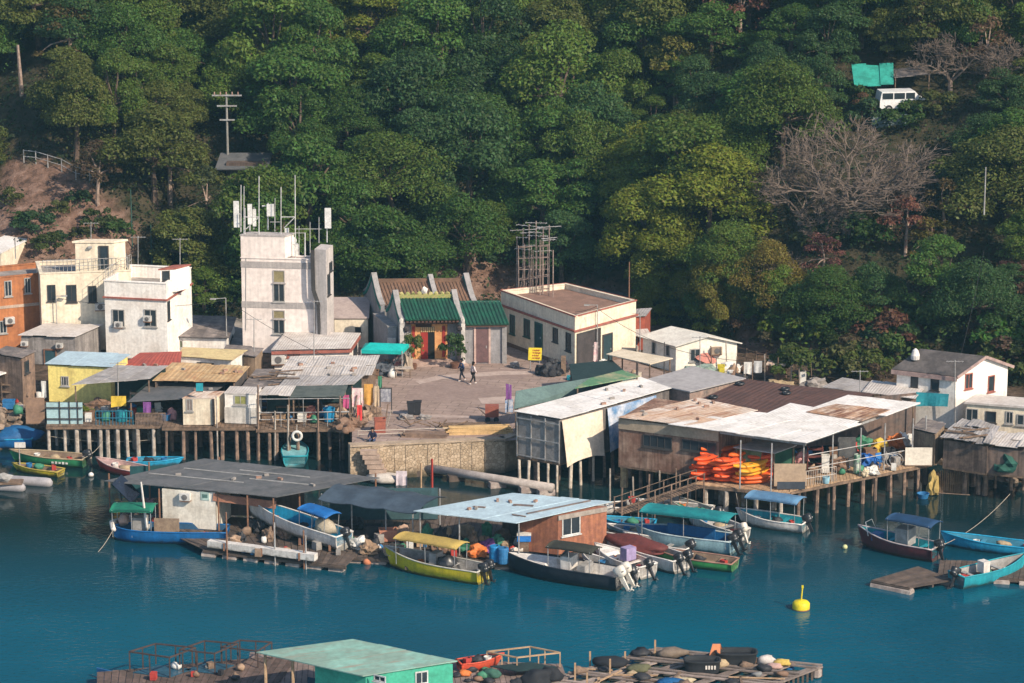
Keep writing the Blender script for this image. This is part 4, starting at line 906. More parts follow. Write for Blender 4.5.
def gablewall(name, a0, a1, b0, b1, eave, ridge, m, root, horn=.5):
    mid = (b0+b1)/2; prof = [(b0, 0), (b0, eave+.1), (b0+.35, eave+.25)]
    for k in range(7):
        t = k/6; prof.append((b0+.35+(mid-b0-.35)*t, eave+.25+(ridge+horn-eave-.25)*(t**1.4)))
    for k in range(1, 7):
        t = 1-k/6; prof.append((b1-.35-(b1-.35-mid)*t, eave+.25+(ridge+horn-eave-.25)*(t**1.4)))
    prof += [(b1, eave+.1), (b1, 0)]
    n = len(prof); mb = MB(); mb.add([T(a0, *p) for p in prof]+[T(a1, *p) for p in prof], [tuple(range(n)), tuple(range(2*n-1, n-1, -1))]+[(i, n+i, n+(i+1) % n, (i+1) % n) for i in range(n)])
    w = mb.build(name, m, root); tr = MB()
    for i in range(1, n-2): tr.sbar(T((a0+a1)/2, *prof[i])+V((0, 0, .05)), T((a0+a1)/2, *prof[i+1])+V((0, 0, .05)), abs(a1-a0)+.12, .12)
    tr.build('gable_trim', TRIM, w); g = MB()
    for i in range(1, n-2): g.sbar(T(a0-.03, *prof[i])-V((0, 0, .22)), T(a0-.03, *prof[i+1])-V((0, 0, .22)), .08, .22)
    g.build('gable_border', mat('teal border', (.03, .20, .16)), w)
    return w
tbox(.1, 4.2, .9, 4.2, 0, 3.4).build('wall', TGREY, tm)
gablewall('gable_wall', -.22, .08, -.05, 4.2, 3.35, 4.75, TGREY, tm); gablewall('gable_wall', 4.2, 4.5, -.05, 4.2, 3.35, 4.75, TGREY, tm)
tiled('green_roof', .1, 4.2, -.25, 4.2, 3.55, 4.75, TG, tm)
mb = MB(); tbox(.1, 4.2, 1.85, 2.1, 4.72, 5.0, mb)
for k in range(9): mb.blob(T(.4+k*.43, 1.97, 5.05), (.2, .12, .16), k, .4, 1)
mb.build('roof_ridge', mat('ridge ornament', (.18, .26, .06), (.35, .30, .12), 5, .6, .6), tm)
MB().blob(T(2.1, 1.97, 5.25), (.22, .15, .3), 3, .3, 2).build('ridge_finial', TEMW, tm)
for a in (-.2, 4.4): tbox(a-.14, a+.16, -.2, -.06, 0, 3.2).build('pillar', TEMW, tm)
mb = MB(); mb.blob(T(-.2, -.1, 3.4), (.2, .15, .3), 1, .2, 1); mb.blob(T(4.4, -.1, 3.4), (.2, .15, .3), 2, .2, 1); mb.build('pillar_ornament', TEMW, tm)
mb = MB(); tbox(.8, 1.5, .84, .9, .25, 3.1, mb); tbox(2.55, 3.5, .84, .9, .25, 3.1, mb); tbox(1.5, 2.55, .84, .9, 2.75, 3.1, mb); mb.build('orange_surround', TORG, tm)
f = tbox(1.5, 2.02, .80, .9, .25, 2.7).build('door', TRED, tm); tbox(1.62, 1.68, .76, .8, 1.2, 1.4).build('handle', TORG, f)
tbox(2.02, 2.55, .86, .9, .25, 2.7).build('doorway', mat('black opening', (.012, .012, .012)), tm)
mb = MB(); tbox(3.1, 3.35, .8, .84, .4, 2.8, mb); tbox(.85, 1.05, .8, .84, .4, 2.8, mb); mb.build('couplet_board', TRED, tm)
MB().box(T(1.7, .78, 2.9), (1.2, .05, .3), ya).build('name_board', mat('name board', (.06, .03, .02)), tm)
mb = MB()
for k in range(7): tbox(1.5+k*.15, 1.6+k*.15, .76, .8, 2.35, 2.72, mb)
mb.build('door_fringe', mat('paper fringe', (.7, .5, .25)), tm)
mb = MB()
for k in range(14): tbox(.15+k*.29, .33+k*.29, -.15, .9, 3.3, 3.45, mb)
tbox(.1, 4.2, .2, .32, 3.1, 3.3, mb); mb.build('eave_timber', mat('eave timber', (.12, .06, .045)), tm)
mb = MB(); tbox(-.6, 4.7, -.6, .9, 0, .12, mb); tbox(.6, 3.7, -.3, .9, .12, .24, mb); mb.build('steps', mat('temple step', (.5, .36, .3), rough=.9), tm)
for a, s in ((.0, 0), (4.0, 1)):
    t = thing('lantern', ['dark hanging lantern left of the temple doorway', 'dark hanging lantern right of the temple doorway'][s], 'lantern', T(a+.15, -.1, 2.6)); MB().lathe(T(a+.15, -.1, 2.6), [(.1, 0), (.24, .12), (.24, .3), (.1, .42)], 10).build('lamp_body', mat('lantern dark', (.05, .04, .04)), t); MB().bar(T(a+.15, -.1, 3.0), T(a+.15, -.1, 3.45), .02).build('cord', DARKFRAME, t)
# rear hall
hl = thing('temple_hall', 'rear temple hall with old brown tiled roof and tall grey side wall', 'temple hall', T(1, 5, 0))
tbox(-.2, 6.6, 5.4, 9.6, 0, 3.5).build('wall', TGREY, hl); tiled('brown_roof', -.2, 6.6, 5.0, 10, 3.5, 4.75, TB, hl)
gablewall('gable_wall', -.5, -.2, 4.8, 10, 3.4, 4.75, TGREY, hl, .7); gablewall('gable_wall', 6.6, 6.9, 4.8, 10, 3.4, 4.75, TGREY, hl, .6)
gablewall('gable_wall', 3.9, 4.15, 5.0, 10, 3.4, 4.75, TGREY, hl, .5)
mb = MB(); tbox(-.2, 6.6, 7.38, 7.62, 4.7, 5.0, mb); mb.build('roof_ridge', TB, hl)
tbox(-.95, -.3, .9, 5.3, 0, 2.7).build('side_wing', TGREY, hl); tbox(-1.0, -.25, .85, 5.3, 2.7, 2.82).build('wing_coping', TRIM, hl)
tbox(-1.0, -.4, .75, .9, .9, 1.9).build('notice_board', TEMW, hl)
# right annex
an = thing('temple_annex', 'grey side chapel with green tiled roof right of the temple', 'chapel', T(6, 1, 0))
tbox(4.65, 7.6, .2, 3.9, 0, 3.05).build('wall', TGREY, an); tiled('green_roof', 4.62, 7.85, -.2, 4.2, 3.12, 4.3, TG, an)
f = tbox(5.45, 6.4, .13, .2, .1, 2.7).build('door', mat('chapel door', (.16, .09, .09), (.12, .07, .07), 3, .4, .7), an); tbox(6.2, 6.26, .1, .13, 1.2, 1.4).build('handle', GALV, f)
mb = MB(); tbox(5.3, 5.45, .1, .2, 0, 2.85, mb); tbox(6.4, 6.55, .1, .2, 0, 2.85, mb); tbox(5.3, 6.55, .1, .2, 2.85, 3.0, mb); mb.build('door_frame', mat('pink frame', (.6, .42, .36)), an)
tbox(7.4, 7.75, .05, .2, 0, 3.0).build('pillar', TRIM, an); tbox(4.65, 7.7, -.1, .2, 2.9, 3.05).build('eave_board', mat('eave timber', (.1, .06, .05)), an)
mb = MB(); mb.slab([T(4.62, 2.0, 4.3), T(7.85, 2.0, 4.3), T(7.85, 2.2, 4.42), T(4.62, 2.2, 4.42)], .15); mb.build('roof_ridge', TG, an)
# ------------------------------------------------------------------ middle building
b = block('community_hall', 'long cream single storey hall with red edged parapet and aerials', 'building', [(501, 291), (575, 317), (636, 301), (566, 284)], base=344, wall=CREAM, roof=mat('reddish roof dirt', (.27, .16, .12), (.2, .12, .09), 1, .5, .9), parapet=.35, oh=0)
mh = b
zb = b.zt-1.15; band(b, zb, .14, REDTRIM, 'red_ledge', proud=.14); band(b, b.zt+.0, .1, REDTRIM, 'parapet_edge', proud=.06, faces=(0, 1, 2, 3)); band(b, 2.36, .3, mat('brown skirting', (.2, .13, .1)), 'skirting', proud=.03, faces=(0, 1))
for bx in ((510, 314, 515, 335), (524, 318, 530, 338)): opening(b, 0, bx, frame=mat('green frame', (.05, .12, .10)), pane=DARKGLASS)
opening(b, 0, (536, 323, 542, 350), 'door', frame=mat('green frame 2', (.05, .12, .10)), pane=mat('teal door', (.02, .07, .08))); opening(b, 0, (553, 327, 558, 343), frame=DARKFRAME, bars=0); opening(b, 0, (566, 332, 571, 352), frame=DARKFRAME, bars=0)
opening(b, 1, (577, 335, 599, 362), 'door', frame=DARKFRAME, pane=mat('dark shop front', (.07, .06, .06))); opening(b, 1, (603, 336, 611, 362), 'door', frame=DARKFRAME, pane=mat('slate door', (.03, .06, .07)))
aerials = [(517, 236, 290, 'thin'), (523, 228, 291, 'x'), (529, 224, 292, 'x'), (536, 221, 294, 'x'), (543, 227, 296, 'x'), (549, 225, 298, 'x'), (540, 240, 297, 'thin'), (553, 250, 299, 'thin'), (533, 250, 294, 'thin')]
lab = ['leftmost thin aerial pole on the hall roof', 'second aerial from the left on the hall roof with short crossbars', 'tall aerial with long crossbar at the middle left of the cluster', 'tallest aerial with wide top crossbar on the hall roof', 'aerial with comb crossbars just right of the tallest one', 'aerial with the right hand crossbar of the hall cluster', 'low thin aerial pole behind the crossbar aerials', 'rightmost short aerial pole on the hall roof', 'short thin aerial pole in the middle of the cluster']
for i, (x, y0, y1, kd) in enumerate(aerials):
    p = Z(x, y1, b.zt-.5); q = Yp(x, y0, p.y); t = thing('roof_aerial', lab[i], 'aerial', (p.x, p.y, b.zt-.55)); MB().bar((p.x, p.y, b.zt-.55), (p.x, p.y, q.z), .045, 5).build('pole', mat('aerial pole', (.38, .30, .26), (.2, .14, .12), 3, .5, .7), t)
    if kd == 'x':
        R = random.Random(i)
        for k in range(3):
            mb = MB()
            zz = q.z-.15-k*R.uniform(.5, .9); w = R.uniform(.35, .75)*(1.5 if k == 0 else 1); an_ = R.uniform(-.5, .5); d = V((math.cos(an_), math.sin(an_), 0)); mb.bar(V((p.x, p.y, zz))-d*w, V((p.x, p.y, zz))+d*w, .025, 4)
            e = V((-d.y, d.x, 0))
            for j in range(5): c = V((p.x, p.y, zz))+d*w*(-.9+.45*j); mb.bar(c-e*.3, c+e*.3, .016, 4)
            mb.build('crossbar', GALV, t)
b = block('brick_house', 'red brick house with grey porch roof right of the hall', 'house', [(608, 318), (646, 316), (652, 308), None], base=352, wall=BRICK, roof=R_GREY, panels=3, oh=.1)
opening(b, 0, (615, 339, 637, 352), frame=mat('pale frame', (.6, .6, .58)), pane=mat('green grey glass', (.05, .08, .08)), bars=2)
o, d, n, L_ = fplane(b, 0); zz = fhit(b, 0, 620, 330)[1]; MB().slab([V((o.x, o.y, zz))-d*.8+n*1.2-V((0, 0, .2)), V((o.x, o.y, zz))+d*(L_+.2)+n*1.2-V((0, 0, .2)), V((o.x, o.y, zz))+d*(L_+.2)+n*.02, V((o.x, o.y, zz))-d*.8+n*.02], .06).build('porch_roof', R_PALE, b.root)
# ------------------------------------------------------------------ gable houses
def gable(name, label, cat, C, base, L, R_, rise, wall, roof, z0=2.3, oh=.25, edge=None):
    p = Z(C[0], base, z0); c = Yp(C[0], C[1], p.y); ze = c.z; l = Z(L[0], L[1], ze); r = Z(R_[0], R_[1], ze); k = l+(r-c)
    b = Bld(); b.z0 = z0; b.zt = ze; b.W = [l, c, r, k]; b.Q = b.W; cen = (l+c+r+k)/4
    root = thing(name, label, cat, (cen.x, cen.y, z0)); b.root = root
    g1 = (c+r)/2+V((0, 0, rise)); g0 = (l+k)/2+V((0, 0, rise)); lo = lambda p: V((p.x, p.y, z0-1.0))
    vs = [lo(l), lo(c), lo(r), lo(k), l, c, r, k, g1, g0]
    MB().add(vs, [(0, 1, 5, 4), (1, 2, 6, 8, 5), (2, 3, 7, 6), (3, 0, 4, 9, 7), (3, 2, 1, 0), (4, 5, 8, 9), (6, 7, 9, 8)]).build('wall', wall, root)
    a = (c-l).normalized(); e = V((0, 0, .1)); s1 = (c-g1).normalized()*oh; s2 = (r-g1).normalized()*oh
    mb = MB(); mb.slab([l+s1-a*oh+e, c+s1+a*oh+e, g1+a*oh+e, g0-a*oh+e], .08); mb.slab([k+s2-a*oh+e, g0-a*oh+e, g1+a*oh+e, r+s2+a*oh+e], .08); b.roof = mb.build('roof', roof, root)
    if edge:
        mb = MB(); mb.sbar(l+s1-a*oh-V((0, 0, .1)), c+s1+a*oh-V((0, 0, .1)), .12, .3); mb.build('eave_fascia', edge, root)
        mb = MB(); mb.sbar(c+s1+a*(oh+.03)+V((0, 0, .02)), g1+a*(oh+.03)+V((0, 0, .04)), .07, .2); mb.sbar(g1+a*(oh+.03)+V((0, 0, .04)), r+s2+a*(oh+.03)+V((0, 0, .02)), .07, .2); mb.build('verge_board', edge, root)
    return b
b = gable('white_bungalow', 'small white bungalow with a plain pale roof by the trees', 'house', (676, 346), 368, (643, 337), (737, 343), .6, mat('warm white wall', (.80, .755, .66), (.70, .65, .55), 1, .35, .85), mat('pale painted roof', (.70, .66, .58), (.6, .55, .48), 1, .4, .7), z0=2.6)
opening(b, 0, (652, 341, 656, 355), frame=FRAME, bars=0); opening(b, 0, (666, 344, 670, 357), frame=FRAME, bars=0); opening(b, 1, (690, 349, 700, 361), frame=FRAME); aircon(b, 1, 716, 350, .8, mat('rusty casing', (.4, .3, .22)))
bw = b = gable('white_gabled_house', 'white gabled house with weathered dark roof at the right', 'house', (956, 376), 428, (897, 369), (1008, 366), 1.0, WHITE, mat('sooty roof', (.12, .105, .10), (.07, .062, .06), 1, .5, .85), oh=.24, edge=mat('dusty mauve trim', (.38, .27, .24), (.26, .18, .17), 2, .4, .8))
opening(b, 0, (911, 374, 918, 388), frame=DARKFRAME, bars=0); opening(b, 0, (931, 376, 939, 391), frame=DARKFRAME, bars=0)
opening(b, 1, (965, 374, 972, 388), frame=REDTRIM, pane=DARKGLASS); opening(b, 1, (988, 376, 994, 391), frame=REDTRIM, bars=0)
p = b.W[0]; dd = (b.Q[3]-b.Q[0])*.15; single(MB().lathe(p+dd+V((.7, 0, .5)), [(.05, 0), (.3, .1), (.32, .4), (.2, .75), (.05, .88)], 12), 'water_tank', mat('tank white', (.72, .68, .64)), 'white tank standing at the back end of the dark roof', 'water tank')
b = block('cream_annex', 'cream flat roofed annex with small windows at the right edge', 'house', [(964, 402), (1045, 408), (1060, 400), (976, 394)], base=432, wall=CREAM, roof=R_PALE, oh=.15, th=.14)
opening(b, 0, (966, 408, 978, 422), frame=FRAME); opening(b, 0, (986, 411, 996, 423), frame=DARKFRAME, bars=0); opening(b, 0, (1006, 411, 1013, 424), frame=FRAME); opening(b, 0, (1017, 414, 1030, 426), frame=FRAME)
# ------------------------------------------------------------------ right stilt buildings
def lane(name, label, cat, quad, zt, m, th=.06, posts=True, z0=2.3, panels=0, rows=1, rise=0., jz=.03):
    b = block(name, label, cat, quad, zt=zt, z0=z0, rise=rise, wall=NETD, roof=m, sides='' if posts else 'b', oh=.15, th=th, panels=panels, rows=rows, jz=jz); return b
lane('shade_net_roof', 'dark teal shade net stretched over a yard by the hall', 'shade net', [(573, 384), (628, 374), (612, 360), (569, 364)], 4.3, NETD)
lane('canvas_awning', 'cream canvas awning before the brick house', 'awning', [(606, 354), (650, 364), (673, 358), (622, 349)], 4.8, CREAMT)
lane('tarp_roof', 'long grey green tarpaulin roof behind the pale long shed', 'tarpaulin roof', [(514, 409), (640, 381), (628, 371), (516, 391)], 4.3, R_GREEN, rise=.9)
lane('tarp_roof', 'patchy green and tan sheet roof beside the dark shade net', 'sheet roof', [(575, 388), (640, 376), (622, 370), (590, 378)], 5.35, mat('patchy tan green', (.42, .34, .22), (.10, .22, .12), .6, .6, .8))
b = block('pale_long_shed', 'long shed with a pale flat roof, mesh front and cream canvas side', 'shed', [(514, 411), (560, 419), (672, 389), (640, 378)], base=456, z0=1.85, wall=mat('shed boards', (.20, .17, .155), (.12, .105, .10), 1.5, .5, .9, streak=.3), roof=R_WHITE, panels=2, rows=4, oh=.15, jz=.015)
ls = b; o, d, n, L_ = fplane(b, 0)
mb = MB()
for k in range(4): mb.obox(o+d*(L_*k/3-.04)+n*.03, d*.08, n*.06, V((0, 0, b.zt-b.z0-.15)))
for h in (.1, 1.4, 2.7): mb.obox(o+n*.1+V((0, 0, h)), d*L_, n*.04, V((0, 0, .08)))
mb.build('front_frame', GALV, b.root)
MB().obox(o+n*.012+d*.1+V((0, 0, .15)), d*(L_-.2), n*.015, V((0, 0, 2.7))).build('mesh_panel', mat('grey mesh', (.30, .28, .265), (.2, .185, .175), 2, .5, .85), b.root)
o, d, n, L_ = fplane(b, 1); up = V((0, 0, b.zt-.12-b.z0))
def hang(s0, s1, name, m, drop, off=.12, fl=.1, top=None):
    P = V((o.x, o.y, (b.zt-.15) if top is None else top))+n*off; return MB().cloth(P+d*s0, P+d*s1, drop, 2, .10, 10, 8, fl).build(name, m, b.root, True)
s_a = fhit(b, 1, 562, 430)[0]; s_b = fhit(b, 1, 603, 430)[0]; s_c = fhit(b, 1, 640, 410)[0]
hang(.05, s_b-s_a, 'canvas_screen', mat('cream screen', (.68, .58, .46), (.57, .48, .37), .9, .4, .85), 3.0, .15, .5)
hang(s_b-s_a+.5, s_c+1.5, 'tarp_screen', mat('blue white tarp', (.56, .58, .64), (.12, .24, .42), .8, .45, .6, bump=.5, bsc=2), 2.9, .12, .3)
pts = [(Z(px, row, 0).x, Z(px, row, 0).y) for px, row in ((519, 486), (529, 487), (538, 489), (548, 490), (557, 492), (571, 488), (580, 485), (593, 481), (604, 477), (612, 475), (535, 480), (560, 480), (590, 474))]
for i, (x, y) in enumerate(pts): stilts(b.root, [(x, y)], 1.85, .11, mat('pale pile', (.62, .54, .45), (.38, .31, .25), 2, .45, .9) if i < 8 else PILEM)
MB().slab([V((w.x, w.y, 1.86)) for w in b.W], .15).build('floor', WOOD, b.root)
b = block('grey_roof_shed', 'shed under a plain grey roof behind the pale long shed', 'shed', [(640, 381), (690, 391.5), (746, 378), (693, 366)], zt=5.1, z0=2.0, wall=mat('shed boards 2', (.16, .14, .13), (.34, .24, .2), 1.2, .5, .9, streak=.2), roof=mat('smooth grey sheet', (.37, .35, .35), (.32, .30, .30), .5, .4, .7), oh=.2, th=.08)
# maroon roof warehouse: roof sheets share one plane at about 5.2 m
zr = 5.2
wh = thing('stilt_warehouse', 'big stilt warehouse with patched white, rusty and maroon roof sheets', 'warehouse', Z(760, 440, 1.8))
def roofpart(name, m, px, dz=0., n=1, r=1, jz=.01): MB().panels([Z(a, c, zr+dz) for a, c in px], n, r, .04, jz, .05).build(name, m, wh)
roofpart('maroon_roof', R_BROWN, [(745, 405), (830, 414), (874, 394), (800, 386)], .02, 5, 1)
roofpart('maroon_roof', R_BROWN, [(698, 400), (770, 410), (812, 388), (745, 379)], .04, 4, 1)
roofpart('maroon_roof', R_BROWN, [(715, 418), (752, 424), (790, 404), (752, 399)], .07, 3, 1)
roofpart('rusty_roof', R_RUST, [(618, 417), (690, 426), (758, 411), (698, 398)], .1, 4, 2, .03)
roofpart('white_roof', R_WHITE, [(668, 424), (806, 443), (862, 424), (745, 411)], .13, 8, 2, .02)
roofpart('white_roof', R_WHITE, [(760, 416), (848, 427), (868, 417), (790, 403)], .17, 4, 1, .02)
roofpart('white_roof', R_WHITE, [(812, 408), (886, 416), (920, 403), (848, 395)], .2, 4, 1, .02)
roofpart('rusty_roof', mat('very rusty sheet', (.64, .52, .42), (.42, .24, .14), .8, .5, .8, isl=.25, corr=.3, rust=(.16, .07, .045), rustamt=.62), [(806, 412), (862, 421), (890, 410), (836, 404)], .24, 5, 1, .02)
f0, f1 = Z(618, 418, zr), Z(718, 431, zr); d = f1-f0; fl_ = 1.85; inn = V((-d.y, d.x, 0)).normalized()
a, c = V((f0.x, f0.y, fl_)), V((f1.x, f1.y, fl_)); wb = Bld(); wb.root = wh; wb.z0 = fl_; wb.zt = zr; r3 = Z(640, 395, zr); wb.W = [a+inn*.15, c+inn*.15, c+inn*6, a+inn*6]
MB().prism([(w.x, w.y) for w in wb.W], fl_, zr-.06).build('wall', mat('stained brown boards', (.40, .27, .20), (.22, .12, .085), .8, .55, .9, streak=.4), wh)
o, d, n, L_ = fplane(wb, 0); MB().obox(o+n*.03+V((0, 0, zr-fl_-.75)), d*L_, n*.05, V((0, 0, .7))).build('fascia', mat('tan fascia', (.42, .33, .24), (.33, .26, .19), 1, .4, .85), wh)
opening(wb, 0, (643, 434, 672, 450), frame=DARKFRAME, bars=3); opening(wb, 0, (682, 439, 716, 454), frame=DARKFRAME, bars=3)
# inner back wall + posts + beams under the white roof
q0, q1 = Z(722, 424, zr), Z(905, 396, zr)
for i, (px, row) in enumerate(((740, 489), (771, 492), (803, 487), (832, 481), (860, 476), (884, 471), (912, 466), (925, 463))):
    p = Z(px, row, 1.9); MB().bar((p.x, p.y+.1, 1.9), (p.x, p.y+.1, zr-.02), .055).build('post', GALV, wh)
e0, e1 = Z(720, 431, zr), Z(806, 443, zr); MB().sbar(e0-V((0, 0, .1)), e1-V((0, 0, .1)), .08, .14).build('roof_beam', GALV, wh); MB().sbar(Z(806, 443, zr-.1), Z(920, 403, zr-.1), .08, .14).build('roof_beam', GALV, wh)
w0, w1 = Z(722, 456, 1.9), Z(915, 436, 1.9); dd = (w1-w0)
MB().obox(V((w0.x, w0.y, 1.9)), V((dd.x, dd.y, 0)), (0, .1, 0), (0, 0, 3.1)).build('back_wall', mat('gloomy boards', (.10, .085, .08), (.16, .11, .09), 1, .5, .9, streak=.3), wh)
fp = [V((w.x, w.y, 1.88)) for w in wb.W]; MB().slab(fp, .15).build('floor', WOOD, wh)
pts = [(Z(px, r, 0).x, Z(px, r, 0).y) for px, r in ((624, 487), (640, 489), (652, 490), (668, 493), (680, 495), (700, 497), (716, 499), (630, 478), (660, 480), (690, 484), (647, 482))]
for i, (x, y) in enumerate(pts): stilts(wh, [(x, y)], 1.85, .3 if i in (0, 4) else .12, PILEM if i else mat('tan drum pile', (.5, .36, .2), (.3, .2, .12), 2, .4, .9))
lane('small_awning', 'little grey sheet awning over the kayak pile', 'awning', [(733, 447), (775, 453), (797, 445), (757, 440)], 4.2, R_GREY, z0=1.9)
# front deck, two runs
sp = [(px, 0) for px in (706, 727, 757, 781)]+[(px, .5) for px in (712, 735, 750, 768)]
deckA, _ = deck('kayak deck on stilts in front of the warehouse', [(694, 484), (790, 493), (800, 478), (716, 468)], 1.85, WOODL, sp, .17, PILEC)
sp = [(px, 0) for px in (799, 817, 833, 848, 862, 875, 890, 904, 918)]+[(px+R.uniform(-4, 4), R.uniform(.3, .9)) for px in range(798, 930, 10)]
deckB, _ = deck('sagging plank walkway on stilts along the warehouse', [(790, 491), (932, 463), (922, 450), (790, 470)], 1.9, WOODL, sp, .14, PILEM)
# far right shanties
lane('sheet_roof', 'pale sheet lean to roof left of the right white house', 'sheet roof', [(862, 392), (915, 399), (925, 388), (872, 380)], 4.8, R_PALE, panels=4)
lane('sheet_roof', 'grey pale sheet roof behind the maroon roof', 'sheet roof', [(822, 387), (866, 393), (884, 384), (842, 378)], 4.6, R_GREY, panels=4)
single(MB().cloth(Z(916, 392, 5.0), Z(949, 394, 5.0), .9, 1, .1, 8, 4, .2), 'tarpaulin', mat('teal blue tarp', (.02, .22, .27), (.015, .16, .2), 1, .4, .6, bump=.4, bsc=3), 'teal blue tarpaulin hung below the right white house', 'tarpaulin')
b = block('driftwood_shanty', 'brown plank shanty under loose grey sheets at the right shore', 'shanty', [(940, 438), (990, 446), (1000, 428), (962, 420)], zt=4.0, z0=2.0, wall=mat('driftwood boards', (.22, .155, .12), (.12, .085, .07), 1.5, .55, .9, streak=.4, isl=.2), roof=R_GREY, panels=7, rows=3, oh=.2, jz=.18)
pts = [(Z(px, r, 0).x, Z(px, r, 0).y) for px, r in ((946, 490), (958, 492), (965, 494), (978, 494), (985, 495), (952, 484), (972, 486))]
stilts(b.root, pts, 2.0, .2); MB().slab([V((w.x, w.y, 2.01)) for w in b.W], .15).build('floor', WOOD, b.root)
b = block('driftwood_shanty', 'dark plank shanty with ragged pale roof at the right edge', 'shanty', [(984, 446), (1050, 452), (1060, 436), (996, 434)], zt=3.9, z0=2.0, wall=mat('dark boards', (.13, .10, .09), (.2, .14, .11), 1.5, .55, .9, streak=.4), roof=R_PALE, panels=6, rows=2, oh=.2, jz=.15)
MB().slab([V((w.x, w.y, 2.01)) for w in b.W], .15).build('floor', WOOD, b.root)
pts = [(Z(px, r, 0).x, Z(px, r, 0).y) for px, r in ((995, 488), (1010, 490), (1022, 490))]; stilts(b.root, pts, 2.0, .13)
b = block('lean_to', 'small tan boarded lean to beside the walkway end', 'lean to', [(912, 428), (936, 434), (946, 424), None], zt=4.2, z0=1.95, wall=mat('tan boarding', (.34, .25, .17), (.24, .17, .12), 1.5, .5, .9, streak=.3), roof=R_PATCH, panels=3, oh=.1)
# street lamps / poles
def pole(label, px, base, top, arm=None, r=.05, z=PZ, name='street_lamp', cat='street lamp', m=GALV):
    p = Z(px, base, z); q = Yp(px, top, p.y); t = thing(name, label, cat, (p.x, p.y, z)); MB().tube([p, V((p.x, p.y, q.z))], [r, r*.7], 6).build('pole', m, t)
    if arm:
        e = Yp(arm[0], arm[1], p.y); MB().bar(V((p.x, p.y, q.z)), e, r*.6).build('lamp_arm', m, t); MB().box(e, (.45, .18, .1)).build('lamp_head', m, t)
    return t
pole('street lamp standing in front of the cream hall', 597, 366, 305, (587, 305)); pole('street lamp in front of the tower left side', 227, 352, 298, (213, 299)); pole('lamp post in front of the cream house', 58, 352, 296, (64, 296))
pole('thin bare pole rising behind the cream hall', 629, 302, 262, None, .06, 5.6, 'pole', 'pole', RUSTY); pole('tall thin pole against the right hillside trees', 984, 215, 167, None, .06, 14.5, 'pole', 'pole', GALV)
pole('green thin mast behind the cream house roof', 133, 268, 190, None, .06, 5.5, 'pole', 'pole', mat('green mast', (.04, .10, .08))); pole('thin mast at the foot of the earth bank', 72, 250, 200, None, .04, 6.5, 'pole', 'pole', RUSTY); pole('green short mast right of the cream house', 152, 268, 225, None, .07, 5.5, 'pole', 'pole', mat('green mast', (.04, .10, .08)))
p = G(228, 170); t = thing('utility_pole', 'wooden utility pole with crossbars among the upper left trees', 'utility pole', p); top = Yp(228, 94, p.y)
MB().tube([p-V((0, 0, .5)), V((p.x, p.y, top.z))], [.12, .09], 7).build('pole', mat('grey pole', (.3, .29, .27)), t); 
for dz, w in ((.1, 1.2), (1.0, .8), (2.2, .6)): MB().sbar(V((p.x-w, p.y-.12, top.z-dz)), V((p.x+w*1.1, p.y-.12, top.z-dz)), .1, .12).build('crossbar', GALV, t)
for k in range(5): MB().lathe((p.x-1+k*.5, p.y-.12, top.z-.04), [(.05, 0), (.07, .12), (.03, .25)], 6).build('insulator', mat('insulator', (.4, .25, .2)), t)
# fence on the earth bank
pf = [G(x, y) for x, y in ((24, 164), (36, 164), (48, 168), (62, 173), (76, 180), (90, 184), (100, 188))]; t = thing('pipe_fence', 'pipe railing fence along the top of the earth bank', 'fence', pf[0])
mb = MB()
for p in pf: mb.bar(p-V((0, 0, .3)), p+V((0, 0, 1.1)), .05)
mb.build('posts', GALV, t); mb = MB()
for p, q in zip(pf, pf[1:]): mb.bar(p+V((0, 0, 1.05)), q+V((0, 0, 1.05)), .035); mb.bar(p+V((0, 0, .55)), q+V((0, 0, .55)), .03)
mb.build('rails', GALV, t)
# hut in the trees behind the tower
p = G(246, 190); b = Bld(); t = thing('hillside_hut', 'dark wooden hut half hidden in trees above the tower', 'hut', p)
MB().box(p+V((0, 2, .9)), (3.4, 2.4, 2.4)).build('wall', mat('dark hut boards', (.14, .10, .08), (.09, .065, .055), 2, .5, .9, streak=.3), t); MB().slab([p+V((-2.6, .2, 1.7)), p+V((1.9, .2, 1.7)), p+V((2.0, 3.4, 2.5)), p+V((-2.4, 3.4, 2.5))], .1).build('roof', R_DARK, t); MB().box(p+V((.1, .75, 1.0)), (.35, .05, .9)).build('door', FRAME, t)
# retaining wall behind the hall and temple
pw = [G(x, y) for x, y in ((560, 304), (590, 300), (622, 306), (650, 314))]; t = MB()
for p, q in zip(pw, pw[1:]): t.obox(p-V((0, 0, 1)), q-p, (0, .4, 0), (0, 0, 2.0))
single(t, 'retaining_wall', mat('dark block wall', (.13, .125, .12), (.08, .08, .08), 1, .5, .9, streak=.3), 'dark concrete retaining wall behind the cream hall roof', 'wall')
# road behind tower
poly_sheet('back_lane', [(170, 345), (245, 345), (245, 318), (190, 318)], 2.36, CONC)
